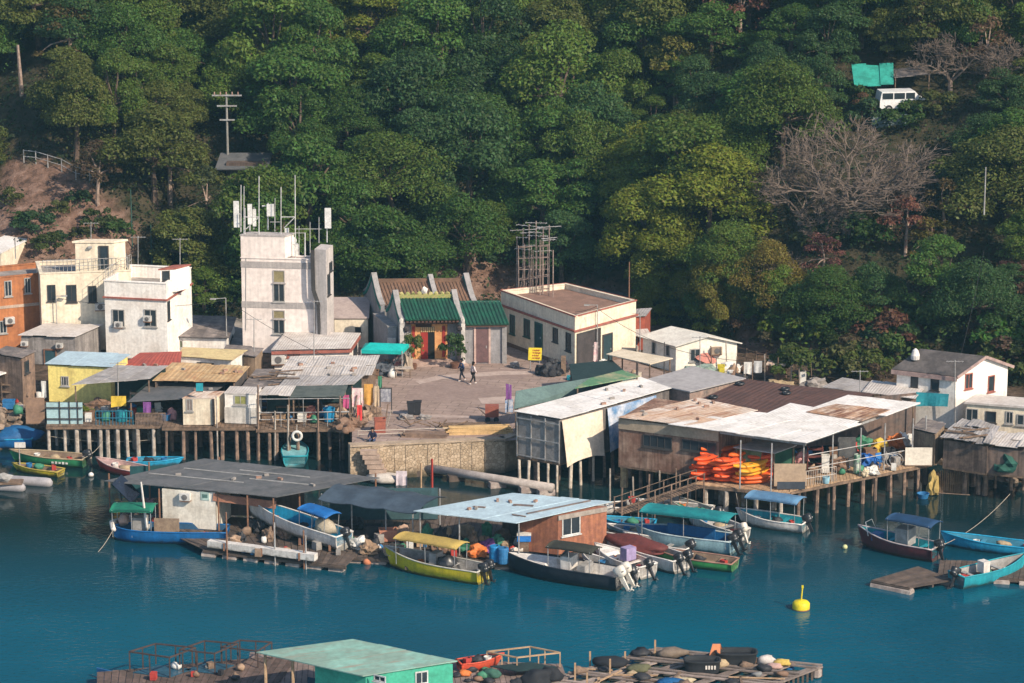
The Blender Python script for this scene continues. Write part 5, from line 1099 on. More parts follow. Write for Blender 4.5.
# van spot
pv_ = G(900, 112); pv_ = pv_+V((0, 0, .1))
def van():
    t = thing('parked_van', 'white van parked on the wooded hillside under a tarp', 'van', (0, 0, 0)); L_, W_, HH = 3.9, 1.7, 1.75
    prof = [(-1.95, .35), (-1.95, 1.0), (-1.8, 1.72), (1.0, 1.75), (1.5, 1.2), (1.95, 1.05), (1.98, .35)]
    n = len(prof); MB().add([(x, -W_/2, z) for x, z in prof]+[(x, W_/2, z) for x, z in prof], [tuple(range(n)), tuple(range(2*n-1, n-1, -1))]+[((i+1) % n, i, n+i, n+(i+1) % n) for i in range(n)]).build('body', mat('van white', (.74, .73, .72), (.66, .65, .64), 1, .3, .35, spec=.5), t)
    for x0, x1 in ((-1.75, -.85), (-.75, .15), (.25, 1.0)): MB().box(((x0+x1)/2, -W_/2-.01, 1.38), (x1-x0, .03, .5)).build('side_window', DARKGLASS, t)
    MB().add([(1.06, -.7, 1.7), (1.5, -.72, 1.24), (1.5, .72, 1.24), (1.06, .7, 1.7)], [(0, 1, 2, 3)]).build('windscreen', DARKGLASS, t)
    for x in (-1.2, 1.25):
        for y in (-.83, .83):
            w = MB().lathe((x, y-.1, .32), [(.2, 0), (.32, .02), (.32, .18), (.2, .2)], 16, axis=(0, 1, 0)).build('wheel', mat('tyre', (.02, .02, .02)), t); MB().lathe((x, y-.12, .32), [(.17, 0), (.17, .02)], 10, axis=(0, 1, 0)).build('rim', GALV, w)
    for y in (-.6, .6): MB().box((1.98, y, .8), (.05, .3, .2)).build('headlight', mat('headlight', (.7, .7, .65), rough=.2), t)
    t.location = pv_; t.rotation_euler.z = math.radians(8)
van()
p = pv_+V((-.2, -1.6, 0)); mb = MB(); mb.obox(p+V((-2.3, 0, -2.2)), (3.0, .2, 0), (0, 5.2, 0), (0, 0, 2.1)); single(mb, 'parking_terrace', mat('bluish concrete', (.22, .29, .31), (.16, .2, .22), 1, .4, .9), 'blue grey concrete terrace wall under the white van', 'terrace')
t = thing('tarp_shelter', 'green tarpaulin shelter stretched behind the white van', 'shelter', pv_+V((-1, 2, 0))); MB().panels([pv_+V((-3.8, .6, 1.9)), pv_+V((-.5, .8, 2.0)), pv_+V((-.3, 3, 3.3)), pv_+V((-3.8, 3, 3.3))], 3, 1, .03, .15).build('tarp', mat('sea green tarp', (.03, .30, .24), (.02, .2, .16), 1, .4, .7), t); MB().slab([pv_+V((-.4, 1.2, 2.6)), pv_+V((2.6, 1.2, 2.9)), pv_+V((2.6, 3.6, 3.2)), pv_+V((-.4, 3.6, 2.9))], .06).build('sheet_roof', R_PATCH, t)
for x, y in ((-3.6, 2.4), (2.5, 1.3), (2.5, 3.5), (-.3, 1.3)): MB().bar(pv_+V((x, y, -1.0)), pv_+V((x, y, 3.0)), .05).build('post', WOOD, t)
# ------------------------------------------------------------------ boats
BLK = mat('outboard black', (.018, .019, .022), (.03, .03, .034), 3, .4, .35, spec=.5); OUTW = mat('outboard white', (.66, .62, .55), (.55, .5, .43), 3, .4, .4)
BWHITE = mat('boat white', (.72, .69, .65), (.58, .54, .5), 1.5, .5, .45, wl=.2, streak=.12); BIN = mat('boat interior grey', (.36, .35, .34), (.24, .23, .22), 2, .5, .7)
BWOOD = mat('boat interior wood', (.30, .22, .15), (.2, .14, .1), 2, .5, .8); TURQ = mat('boat turquoise', (.02, .30, .36), (.02, .23, .29), 2, .5, .5, wl=.2, streak=.12)
BLU = mat('boat blue', (.012, .13, .36), (.012, .1, .27), 2, .5, .5, wl=.2, streak=.12); SKYB = mat('boat sky blue', (.02, .33, .55), (.02, .26, .44), 2, .5, .5, wl=.2, streak=.12)
GRN = mat('boat green', (.03, .24, .09), (.03, .18, .08), 2, .5, .5, wl=.2, streak=.12); YEL_ = mat('boat yellow', (.62, .50, .02), (.5, .4, .03), 2, .5, .5, wl=.2, streak=.12)
MAR = mat('boat maroon', (.12, .03, .035), (.09, .025, .03), 2, .5, .5, wl=.2, streak=.12); REDB = mat('boat red', (.40, .045, .035), (.3, .04, .03), 2, .5, .5, wl=.2, streak=.12)
NAVY = mat('boat black navy', (.015, .02, .03), (.025, .03, .04), 2, .5, .4, wl=.2, streak=.12); LBL = mat('boat light blue', (.30, .47, .52), (.24, .38, .43), 1.5, .5, .55, wl=.2, streak=.12)
CHROME = mat('steel tube', (.55, .55, .55), rough=.35, metal=.6)
def outboard(root, x, y, z, tilt=.3, cowl=BLK, sc=1.):
    R = Matrix.Rotation(tilt, 3, 'Y'); P = lambda a, b, c: V((x, y, z))+R @ (V((a, b, c))*sc)
    mb = MB(); q = [P(-.05, -.06, .0), P(.12, -.06, 0), P(.12, .06, 0), P(-.05, .06, 0)]
    mb.add([P(*k) for k in ((-.1, -.07, .15), (.16, -.07, .15), (.16, .07, .15), (-.1, .07, .15), (-.06, -.04, -.75), (.08, -.04, -.75), (.08, .04, -.75), (-.06, .04, -.75))], [(0, 1, 2, 3), (7, 6, 5, 4), (0, 4, 5, 1), (1, 5, 6, 2), (2, 6, 7, 3), (3, 7, 4, 0)])
    mb.tube([P(.18, 0, -.72), P(-.0, 0, -.74), P(-.2, 0, -.72)], [.03*sc, .075*sc, .05*sc], 6); mb.add([P(-.1, -.13, -.6), P(.12, -.1, -.6), P(.12, .1, -.6), P(-.1, .13, -.6)], [(0, 1, 2, 3), (3, 2, 1, 0)])
    for k in range(3):
        a = k*2.09; mb.tube([P(-.21, 0, -.72), P(-.22, math.cos(a)*.13, -.72+math.sin(a)*.13)], [.02*sc, .045*sc], 4)
    o = mb.build('outboard_motor', BLK if cowl is BLK else OUTW, root)
    bm = bmesh.new(); bmesh.ops.create_cube(bm, size=1); bmesh.ops.subdivide_edges(bm, edges=bm.edges[:], cuts=2, use_grid_fill=True); c = MB(); vs = []
    for v in bm.verts:
        p = v.co.copy(); l = p.normalized()*.56; p = p.lerp(l, .55); p.x *= (.62+.1*p.z); p.y *= .42; p.z *= .62; vs.append(P(p.x-.06, p.y, p.z+.38))
    c.add(vs, [[v.index for v in f.verts] for f in bm.faces]); bm.free(); c.build('cowl', cowl, o, True)
    MB().add([P(-.36, -.2, .3), P(.28, -.2, .3), P(.28, .2, .3), P(-.36, .2, .3), P(-.36, -.2, .36), P(.28, -.2, .36), P(.28, .2, .36), P(-.36, .2, .36)], [(3, 2, 1, 0), (4, 5, 6, 7), (0, 1, 5, 4), (1, 2, 6, 5), (2, 3, 7, 6), (3, 0, 4, 7)]).build('stripe', FRAME if cowl is BLK else BIN, o)
    return o
def boat(name, label, bow, stern, beam, h, hull, inner=BIN, rim=None, z=0., cat='boat', seats=2, motors=(), mcowl=BLK, mtilt=.35, canopy=None, fore=.0, band_=None, pitch=0., rise=.45, sharp=2.2, group=None, rake=.5, msc=1.):
    P, Q = Z(bow[0], bow[1], z), Z(stern[0], stern[1], z); d = P-Q; L_ = d.length; t = thing(name, label, cat, (0, 0, 0), group); n = 15
    def st(k):
        u = k/(n-1); b_ = beam/2*(.86+.14*min(1, u/.3)) if u < .45 else beam/2*max(.03, 1-((u-.45)/.55)**sharp)
        zs = h*(1+rise*max(0, (u-.35)/.65)**2); zk = -.22+.3*max(0, (u-.6)/.4)**2; x = -L_/2+u*L_*.97; return u, x, b_, zs, zk
    def outer(lo, hi, off=0.):
        mb = MB(); vs = []
        for k in range(n):
            u, x, b_, zs, zk = st(k)
            ring = [(x+rake*u**3, -b_-off, zs), (x+rake*.75*u**3, -b_*.985-off, zs*.66), (x+rake*.45*u**3, -b_*.93-off, zs*.33), (x+rake*.1*u**3, -b_*.72, -.06), (x, 0, zk)]
            full = ring+[(a, -b, c) for a, b, c in reversed(ring[:-1])]; vs += full
        m = 9; fs = []
        for k in range(n-1):
            for j in range(m-1): fs.append((k*m+j, (k+1)*m+j, (k+1)*m+j+1, k*m+j+1))
        fs.append(tuple(reversed(range(m)))); fs.append(tuple((n-1)*m+j for j in range(m))); mb.add(vs, fs); return mb
    hl_ = outer(0, 1).build('hull', hull, t, True)
    if band_:
        mb = MB()
        for s in (-1, 1):
            vs = []
            for k in range(n):
                u, x, b_, zs, zk = st(k); vs += [(x+rake*u**3, s*(b_+.015), zs*.97), (x+rake*.75*u**3, s*(b_*.985+.015), zs*.7)]
            mb.add(vs, [(2*k, 2*k+1, 2*k+3, 2*k+2)[::-s] for k in range(n-1)])
        mb.build('painted_band', band_, t)
    mb = MB(); vs = []; dp = .55
    for k in range(n):
        u, x, b_, zs, zk = st(k); bi = max(.01, b_-.07); zf = max(.1, h*.28)
        if u >= 1-fore: zf = zs-.04
        xx = x+rake*u**3 if u >= 1-fore else x+rake*.6*u**3
        vs += [(x+rake*u**3, -bi, zs-.01), (xx, -bi*.9, zf), (xx, bi*.9, zf), (x+rake*u**3, bi, zs-.01)]
    fs = []
    for k in range(n-1):
        for j in range(3): fs.append((k*4+j, k*4+j+1, (k+1)*4+j+1, (k+1)*4+j))
    fs.append((0, 3, 2, 1)); mb.add(vs, fs); mb.build('deck', inner, t)
    mb = MB()
    for s in (-1, 1): mb.tube([(st(k)[1]+rake*st(k)[0]**3, s*(st(k)[2]-.02), st(k)[3]+.02) for k in range(n)], .05, 5)
    mb.bar((st(0)[1], -st(0)[2], st(0)[3]+.02), (st(0)[1], st(0)[2], st(0)[3]+.02), .06); mb.build('gunwale', rim or hull, t, True)
    for k in range(seats):
        u = .22+.45*k/max(1, seats-1) if seats > 1 else .4; i = int(u*(n-1)); MB().box((st(i)[1], 0, st(i)[3]*.72), (.28, st(i)[2]*1.86, .06)).build('seat', BWOOD if inner is BWOOD else inner, t)
    for y in motors: outboard(t, -L_/2-.2, y, h*.8, mtilt, mcowl, msc)
    if canopy:
        x0, x1, hc, cm, w = canopy; x0, x1 = -L_/2+x0*L_, -L_/2+x1*L_; mb = MB(); vs = []; m = 6
        for i in range(9):
            for j in range(m+1):
                a = i/8; b_ = j/m; zz = hc-.16*(2*b_-1)**2-.05*(2*a-1)**2+.012*math.sin(i*2.6+j); vs.append((x0+(x1-x0)*a, (b_-.5)*w, zz))
        k0 = len(vs); vs += [(a, b_, c-.06) for a, b_, c in vs]; fs = []
        for i in range(8):
            for j in range(m): f = (i*(m+1)+j, (i+1)*(m+1)+j, (i+1)*(m+1)+j+1, i*(m+1)+j+1); fs.append(f); fs.append(tuple(k0+q for q in reversed(f)))
        for i in range(8):
            for j in (0, m): f = (i*(m+1)+j, (i+1)*(m+1)+j, k0+(i+1)*(m+1)+j, k0+i*(m+1)+j); fs.append(f if j == 0 else f[::-1])
        for j in range(m):
            for i in (0, 8): f = (i*(m+1)+j, i*(m+1)+j+1, k0+i*(m+1)+j+1, k0+i*(m+1)+j); fs.append(f)
        mb.add(vs, fs); c = mb.build('canopy', cm, t, True)
        for x in (x0+.15, (x0+x1)/2, x1-.15):
            for s in (-1, 1): MB().bar((x, s*w*.42, h*.5), (x, s*w*.46, hc-.15), .028).build('canopy_post', CHROME, c)
    t.location = (P+Q)/2+V((0, 0, .0)); t.rotation_euler = (0, -pitch, math.atan2(d.y, d.x)); t['L'] = L_; t['n'] = 1
    del t['n']; return t
def loc_(t, x, y, z):
    return Matrix.Translation(t.location) @ t.rotation_euler.to_matrix().to_4x4() @ V((x, y, z))
def part_at(t, mb, name, m, smooth=False):
    l, r = t.location.copy(), t.rotation_euler.copy(); t.location = (0, 0, 0); o = mb.build(name, m, t, smooth); t.location = l; return o
# left anchorage
b = boat('sampan', 'blue wooden sampan under a blue tarp at the left edge', (-30, 446), (34, 446), 2.2, .75, BLU, BIN, SKYB, seats=0); part_at(b, MB().blob((-.6, 0, .85), (2.2, 1.0, .55), 3, .25, 3), 'tarp_cover', BLUET, True)
b = boat('sampan', 'green open boat with white lettering moored by the left piles', (14, 461), (86, 466), 1.7, .62, GRN, BWOOD, mat('tan rim', (.42, .32, .2)), seats=3, motors=(0,), rise=.3)
for k in range(5): part_at(b, MB().box((-.55-.26*k, .87, .36), (.16, .02, .13+.04*(k % 2))), 'letter', BWHITE)
boat('dinghy', 'small yellow dinghy beside the green boat', (17, 470), (61, 476), 1.2, .38, YEL_, BWOOD, mat('mustard rim', (.5, .38, .08)), seats=2, rise=.2)
boat('dinghy', 'red speedboat hull lying half behind the dark roofed raft', (100, 468), (150, 478), 1.7, .5, REDB, mat('pink interior', (.5, .33, .3)), mat('pinkish rim', (.6, .42, .38)), seats=1, fore=.3)
boat('dinghy', 'sky blue rowing boat tied before the stilts', (178, 465), (127, 466), 1.3, .42, SKYB, mat('blue interior', (.06, .26, .38)), SKYB, seats=2, rise=.25)
def pontoon(label, a, c, r=.36, m=None):
    p, q = Z(a[0], a[1], .2), Z(c[0], c[1], .2); d = (q-p).normalized(); single(MB().tube([p-d*.3, p, p+d*.3, q-d*.3, q, q+d*.15], [r*.3, r*.8, r, r, r*.9, r*.4], 12), 'inflatable_tube', m or mat('grey rubber', (.34, .32, .33), (.27, .255, .26), 2, .4, .6), label, 'float', None, True)
pontoon('grey inflatable float nearest the yellow dinghy', (5, 480), (50, 483)); pontoon('grey inflatable float at the very left edge', (-15, 486), (23, 488), .33)
t = thing('raft_platform', 'low plank platform between the grey floats', 'platform', Z(5, 480, .3)); MB().box(Z(5, 482, .55), (2.4, 1.0, .12), .05).build('planks', WOOD, t); MB().blob(Z(4, 478, .9), (.5, .3, .3), 3, .4, 2).build('net_heap', BIN, t)
pole('small white sign on a post by the yellow dinghy', 20, 470, 443, None, .05, 0, 'signpost', 'sign', GALV); p = Z(20, 470, 0); q = Yp(20, 445, p.y-.08); o = MB().box(q, (.75, .05, .38)).build('sign_board', BWHITE, bpy.data.objects['signpost'])
t = boat('speedboat', 'light turquoise boat upright on the piles end-on below the life ring', (295, 452), (295, 467), 1.9, .75, TURQ, mat('turq inner', (.2, .45, .48)), TURQ, seats=0, fore=.95, rise=.2)
# blue work boat with green canopy
b = boat('work_boat', 'blue work boat with green canopy by the dark roofed raft', (112, 539), (228, 541), 2.1, .8, BLU, mat('blue deck', (.03, .1, .2)), BLU, seats=0, canopy=(.62, .99, 2.35, mat('green canvas', (.012, .17, .10), (.01, .12, .08), 1.5, .4, .7), 2.0), sharp=5, rise=.12, rake=.15)
L_ = b['L']; mb = MB()
mb.box((L_*.25, 0, 1.1), (.9, .7, .9)); part_at(b, mb, 'wheelhouse_box', BIN); part_at(b, MB().box((L_*.02, .2, 1.0), (1.6, .12, 1.0)), 'cabin_board', BWOOD)
part_at(b, MB().tube([(L_*.46, -.9, .9), (L_*.5, 0, 1.1), (L_*.46, .9, .9)], .16, 8), 'bow_fender', BWHITE, True)
part_at(b, MB().blob((L_*.40, -.3, 1.2), (.4, .4, .35), 2, .4, 2), 'rope_heap', mat('pinkish rope', (.55, .38, .32)), True)
p = Z(120, 540, 0); t = thing('solar_panel', 'tilted dark solar panel on a pole at the left raft end', 'solar panel', V((p.x+.3, p.y+1.5, .5)))
u0, u1 = Yp(112, 484, p.y+1.5), Yp(131, 503, p.y+1.5); MB().slab([u0, u1, u1+V((.5, 1.0, .35)), u0+V((.5, 1.0, .35))], .06).build('panel', mat('solar blue', (.015, .02, .035), rough=.2, spec=.6), t); MB().bar(V((p.x+.1, p.y+1.6, .4)), u0+V((.4, .5, 0)), .05).build('post', DARKFRAME, t); MB().bar(V((p.x+1.3, p.y+1.8, .4)), u1+V((.3, .5, 0)), .04).build('strut', DARKFRAME, t)
single(MB().tube([Z(147, 530, .8), Yp(141, 482, Z(147, 530, .8).y)], [.1, .06], 6), 'white_spar', BWHITE, 'white leaning spar beside the green boat canopy', 'spar')
# ------------------------------------------------------------------ rafts
DK = mat('wet raft timber', (.13, .095, .075), (.08, .06, .05), 2, .5, .9, isl=.3); DRUM = mat('drum blue', (.02, .12, .30), (.02, .09, .22), 2, .4, .5)
FOAM = mat('foam float', (.42, .36, .32), (.25, .2, .18), 2, .5, .9)
def raft(label, pts, z=.5, m=DK, floats=True, name='raft', th=.12, group=None, fm=None):
    P = [Z(a, c, z) for a, c in pts]; cen = sum(P, V((0, 0, 0)))/4; t = thing(name, label, 'raft', (cen.x, cen.y, 0), group); a, b_, c, d = P
    n = max(3, int((b_-a).length/.32)); mb = MB()
    for k in range(n):
        u0, u1 = k/n, (k+.92)/n; zz = V((0, 0, rnd.uniform(-.015, .015))); mb.slab([a.lerp(b_, u0)+zz, a.lerp(b_, u1)+zz, d.lerp(c, u1)+zz, d.lerp(c, u0)+zz], .05)
    mb.build('planking', m, t); mb = MB()
    for k in (0, .5, 1): mb.sbar(a.lerp(d, k)-V((0, 0, .14)), b_.lerp(c, k)-V((0, 0, .14)), .16, .16)
    mb.build('beam', m, t)
    if floats:
        n = max(3, int((b_-a).length/1.3))
        for k in range(n):
            u = (k+.5)/n
            for s in (.04, .96): p = a.lerp(b_, u).lerp(d.lerp(c, u), s); MB().lathe(V((p.x, p.y, -.0))-((b_-a).normalized()*.5), [(.2, 0), (.33, .03), (.33, .97), (.2, 1)], 10, axis=(b_-a)).build('float_drum', fm or FOAM, t, False)
    return t
rf1 = raft('left house raft with dark roof, deck planks and floats', [(203, 549), (346, 566), (388, 526), (120, 510)], .45)
a, c, e, g_ = [Z(x, y, 3.15) for x, y in ((105, 481), (277, 497), (379, 478), (204, 459))]
rs = thing('raft_shed', 'big open raft shed under a wide slate dark roof', 'shed', V(((a.x+e.x)/2, (a.y+e.y)/2, .45))); MB().panels([a, c, e, g_], 9, 1, .05, .03, .12).build('roof', R_DARK, rs)
mb = MB()
for k, (u0, u1, v_) in enumerate(((.05, .6, .35), (.1, .55, .62), (.35, .75, .75), (.55, .9, .5))): p, q = a.lerp(c, u0).lerp(g_.lerp(e, u0), v_), a.lerp(c, u1).lerp(g_.lerp(e, u1), v_); mb.sbar(p+V((0, 0, .06)), q+V((0, 0, .06)), .12, .04)
mb.build('roof_batten', mat('pale batten', (.35, .34, .33)), rs)
w0, w1 = Z(163, 526, .5), Z(216, 530, .5); d = w1-w0; wt = 2.62
rb_ = Bld(); rb_.root = rs; rb_.z0 = .5; rb_.zt = 3.0; inn = V((-d.y, d.x, 0)).normalized(); rb_.W = [w0, w1, w1+inn*3, w0+inn*3]
MB().prism([(w.x, w.y) for w in rb_.W], .5, 3.0).build('wall', mat('raft white panel', (.72, .68, .60), (.6, .55, .47), 1, .35, .8, streak=.12), rs); aircon(rb_, 0, 186, 496, .7); o, d_, n_, l_ = fplane(rb_, 0)
s, h = fhit(rb_, 0, 205, 496); P = V((o.x, o.y, 0))+d_*s+V((0, 0, h)); MB().obox(P-d_*.28-V((0, 0, .28)), d_*.56, n_*.03, V((0, 0, .56))).build('notice_plate', mat('pale green plate', (.45, .6, .55)), rs)
MB().obox(P-d_*.18-V((0, 0, .12)), d_*.36, n_*.04, V((0, 0, .24))).build('plate_mark', mat('dark mark', (.1, .2, .18)), rs)
f0, f1 = Yp(213, 497, w1.y), Yp(276, 505, w1.y-.2); MB().sbar(f0, f1, .08, .5).build('fascia', mat('brown red fascia', (.36, .17, .11), (.28, .13, .09), 2, .4, .8), rs)
for px, row in ((110, 512), (160, 528), (219, 531), (248, 535), (274, 538), (300, 530), (345, 520), (376, 512), (150, 500), (220, 495)): p = Z(px, row, .45); MB().bar(p, V((p.x, p.y, 3.08)), .06).build('post', RUSTY, rs)
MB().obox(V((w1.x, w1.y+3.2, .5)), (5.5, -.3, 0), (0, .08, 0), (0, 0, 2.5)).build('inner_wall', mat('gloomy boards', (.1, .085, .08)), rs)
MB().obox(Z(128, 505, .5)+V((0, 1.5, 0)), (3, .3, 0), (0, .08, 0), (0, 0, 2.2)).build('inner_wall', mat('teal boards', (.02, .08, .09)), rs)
pl = Z(209, 543, .85); pq = Z(316, 557, .85); t = thing('white_beam_float', 'long white boxed float beam along the left raft front', 'float', (pl.x, pl.y, .5)); MB().sbar(pl, pq, .5, .42).build('beam', BWHITE, t); mb = MB()
for k in (.15, .5, .85): mb.box(pl.lerp(pq, k)-V((0, 0, .05)), (.12, .6, .5), -.1)
mb.build('strap', RUSTY, t)
for i, px in enumerate((227, 275, 304, 306)):
    p = Z(px, 552+(px-227)*.12, .5); single(MB().tube([p-V((0, 0, 1.4)), p+V((0, 0, 2.6-.3*i))], .055, 6), 'raft_pole', RUSTY if i % 2 == 0 else GALV, ['rusty pole at the left part of the raft front', 'steel pole in front of the blue and white speedboat', 'rusty pole near the speedboat stern', 'pale thin pole right beside the rusty stern pole'][i], 'pole')
b = boat('speedboat', 'white and sky blue speedboat lifted onto the left raft', (250, 519), (344, 543), 1.9, .85, BWHITE, SKYB, BWHITE, z=.95, seats=1, motors=(0,), mtilt=.5, band_=None, canopy=(.12, .42, 2.05, mat('royal blue canvas', (.012, .12, .36), (.01, .09, .28), 2, .4, .6), 1.5), pitch=.07, rise=.35, sharp=2.0)
L_ = b['L']; part_at(b, MB().blob((-L_*.3, 0, .95), (.75, .6, .55), 5, .3, 2), 'cover', mat('tan cover', (.42, .36, .27)), True); part_at(b, MB().tube([(L_*.55, -.12, 1.15), (L_*.62, 0, 1.2), (L_*.55, .12, 1.15)], .16, 7), 'bow_pad', BLK, True)
cr = thing('boat_cradle', 'rusty steel cradle holding up the white and blue speedboat', 'cradle', Z(300, 545, .5))
for px, row in ((272, 538), (300, 544), (330, 550)): p = Z(px, row, .5); MB().box(p+V((0, .4, .2)), (.15, 1.4, .38)).build('support', RUSTY, cr)
# tarpaulin shed
ts = thing('tarp_shed', 'raft shed covered by a blue grey tarpaulin', 'shed', Z(375, 520, .45)); a, c, e, g_ = Z(318, 499, 2.9), Z(416, 513, 2.9), Z(448, 497, 2.9), Z(350, 482, 2.9); mb = MB(); vs = []; n = 12
for j in range(n+1):
    for i in range(n+1): u, v_ = i/n, j/n; p = a.lerp(c, u).lerp(g_.lerp(e, u), v_); p.z += .35*math.sin(v_*3.14)*1+.07*noise.noise(V((u*5, v_*5, 1)))-.12*abs(math.sin(u*3*3.14)); vs.append(p)
k0 = len(vs); vs += [p-V((0, 0, .04)) for p in vs]
mb.add(vs, [f for j in range(n) for i in range(n) for f in ((j*(n+1)+i, j*(n+1)+i+1, (j+1)*(n+1)+i+1, (j+1)*(n+1)+i), (k0+j*(n+1)+i, k0+(j+1)*(n+1)+i, k0+(j+1)*(n+1)+i+1, k0+j*(n+1)+i+1))]).build('tarp_roof', TARPG, ts, True)
for px, row in ((322, 530), (352, 536), (386, 541), (413, 545), (440, 525)): p = Z(px, row, .45); MB().bar(p, V((p.x, p.y, 2.9)), .05).build('post', GALV, ts)
p = Z(330, 520, .5); MB().obox(p, (7.0, .2, 0), (0, .08, 0), (0, 0, 2.1)).build('back_wall', mat('teal grey boards', (.05, .11, .13), (.04, .08, .09), 1, .5, .9), ts)
rf2 = raft('cluttered middle raft under the blue grey tarpaulin', [(342, 556), (416, 560), (440, 520), (340, 515)], .42)
# pale blue roof raft house
rf3 = raft('raft carrying the pale blue roofed house', [(405, 566), (618, 560), (640, 520), (420, 515)], .42)
a, c, e, g_ = Z(413, 511, 3.15), Z(517, 523, 3.15), Z(611, 502, 3.15), Z(512, 493, 3.15)
bh = thing('raft_house', 'raft house with pale blue roof and red brown plank walls', 'raft house', V(((a.x+e.x)/2, (a.y+e.y)/2, .45))); MB().panels([a, c, e, g_], 6, 1, .05, .02, .08).build('roof', R_BLUE, bh)
for u0, v0, u1, v1, w in ((.82, .3, .84, .95, .14), (.45, .55, .62, .58, .25), (.25, .35, .36, .36, .15), (.75, .22, .9, .2, .1)): MB().sbar(a.lerp(c, u0).lerp(g_.lerp(e, u0), v0)+V((0, 0, .07)), a.lerp(c, u1).lerp(g_.lerp(e, u1), v1)+V((0, 0, .07)), w, .05).build('roof_patch', mat('roof scraps', (.22, .15, .12), (.12, .1, .1)), bh)
dx = (c-a); dx.z = 0; dy = (g_-a); dy.z = 0; rb2 = Bld(); rb2.root = bh; rb2.z0 = .5; rb2.zt = 3.1; A = V((a.x, a.y, .5))
W = [A+dx*.60+dy*.45, A+dx*.965+dy*.45, A+dx*.965+dy*.95, A+dx*.60+dy*.95]; rb2.W = W
MB().prism([(w.x, w.y) for w in W], .5, 3.05).build('wall', mat('red brown planks', (.38, .155, .085), (.27, .11, .07), 2.5, .5, .85, streak=.3), bh)
opening(rb2, 1, (562, 516, 580, 533), frame=mat('pale frame', (.6, .6, .58)), bars=1)
o, d_, n_, l_ = fplane(rb2, 1); P = V((o.x, o.y, .5)); MB().obox(P+n_*.02+V((0, 0, 2.25)), d_*l_, n_*.05, V((0, 0, .3))).build('fascia', mat('dusty board', (.36, .31, .27)), bh)
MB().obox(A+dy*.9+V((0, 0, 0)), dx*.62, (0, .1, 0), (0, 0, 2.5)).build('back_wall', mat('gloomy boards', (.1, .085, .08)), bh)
for k in (0.02, .4, .97): p = A+dx*k+dy*.05; MB().bar(p, p+V((0, 0, 2.6)), .05).build('post', GALV, bh)
# floating pipe walkway
p, q = Z(415, 466, .55), Z(553, 488, .55); t = thing('floating_walkway', 'long grey pipe like floating walkway from the quay steps to the pale shed', 'walkway', (p.lerp(q, .5).x, p.lerp(q, .5).y, 0)); MB().tube([p, q], .3, 10).build('pipe', mat('grey pipe', (.42, .37, .34), (.3, .26, .24), 1.5, .5, .7), t, True)
for k in (.06, .3, .6, .82, .95): r_ = p.lerp(q, k); MB().box(r_-V((0, 0, .4)), (1.1, .7, .5), .3).build('float', FOAM if k > .5 else DK, t)
p = Z(432, 492, 0); single(MB().tube([p-V((0, 0, 1)), Yp(432, 459, p.y)], .09, 6), 'mooring_pole', REDB, 'red mooring pole in front of the floating walkway', 'pole'); p = Z(421, 488, 0); single(MB().tube([p-V((0, 0, 1)), Yp(421, 463, p.y)], .07, 6), 'mooring_pole', mat('tan pole', (.5, .33, .2)), 'tan mooring pole left of the red one', 'pole')
p = Z(400, 485, 0); single(MB().cloth(Yp(396, 471, p.y), Yp(407, 471, p.y), 1.2, 2, .08, 5, 5, .1), 'hung_cloth', mat('lilac white cloth', (.62, .54, .58)), 'pale lilac cloth hung behind the blue grey tarp', 'cloth')
p = Z(385, 478, .3); single(MB().blob(p, (1.3, .8, .35), 4, .2, 2), 'covered_dinghy', mat('pale cover', (.55, .5, .45)), 'pale covered dinghy at the foot of the quay steps', 'dinghy', None, True)
# moored boats in the middle
b = boat('speedboat', 'yellow open motorboat with mustard canopy and two black outboards', (389, 565), (484, 582), 2.1, .85, YEL_, BIN, mat('grey rim', (.5, .48, .42)), seats=1, motors=(-.35, .35), canopy=(.22, .88, 2.3, mat('mustard canvas', (.42, .30, .08), (.34, .24, .07), 1.5, .4, .75), 1.7), sharp=2.4, rise=.4, mtilt=.25)
L_ = b['L']; part_at(b, MB().box((L_*.0, 0, .95), (.5, .9, .9)), 'console', BIN); part_at(b, MB().blob((-.9, .2, .9), (.5, .5, .4), 3, .4, 2), 'gear_heap', BLK, True)
for k, x in enumerate((.24, .02, -.42)):
    p = loc_(b, x*L_, -1.08+.3*max(0, x), .4); single(MB().lathe(p-V((0, 0, .3)), [(.03, 0), (.11, .08), (.11, .5), (.03, .6)], 8), 'boat_fender', BWHITE, ['white fender nearest the bow of the yellow motorboat', 'white fender amidships on the yellow motorboat', 'white fender near the stern of the yellow motorboat'][k], 'fender')
b = boat('speedboat', 'black hulled white decked motorboat with two white outboards', (508, 570), (622, 588), 2.3, .95, NAVY, BWHITE, NAVY, seats=0, motors=(-.4, .4), mcowl=OUTW, mtilt=.55, fore=.42, canopy=(.22, .62, 2.35, mat('dark olive canvas', (.04, .04, .03)), 1.6), rise=.25, msc=1.15)
L_ = b['L']; part_at(b, MB().box((-.3, 0, 1.1), (.7, 1.0, 1.0)), 'console', BWHITE); part_at(b, MB().slab([(.1, -.6, 1.55), (.1, .6, 1.55), (-.25, .6, 2.0), (-.25, -.6, 2.0)], .03), 'windscreen', DARKGLASS); part_at(b, MB().box((-1.4, 0, .9), (.5, 1.3, .6)), 'bench', BIN)
mb = MB()
for y in (-.25, .25): mb.bar((-L_*.12+y, -1.32, 1.0), (-L_*.16+y, -1.5, -.3), .03)
for k in range(4): mb.bar((-L_*.12-.25-.01*k, -1.34-.05*k, .8-.3*k), (-L_*.12+.25-.01*k, -1.34-.05*k, .8-.3*k), .025)
part_at(b, mb, 'boarding_ladder', GALV)
for k in range(4): part_at(b, MB().box((-L_*.28-.22*k, -1.13, .62), (.14, .02, .12)), 'letter', BIN)
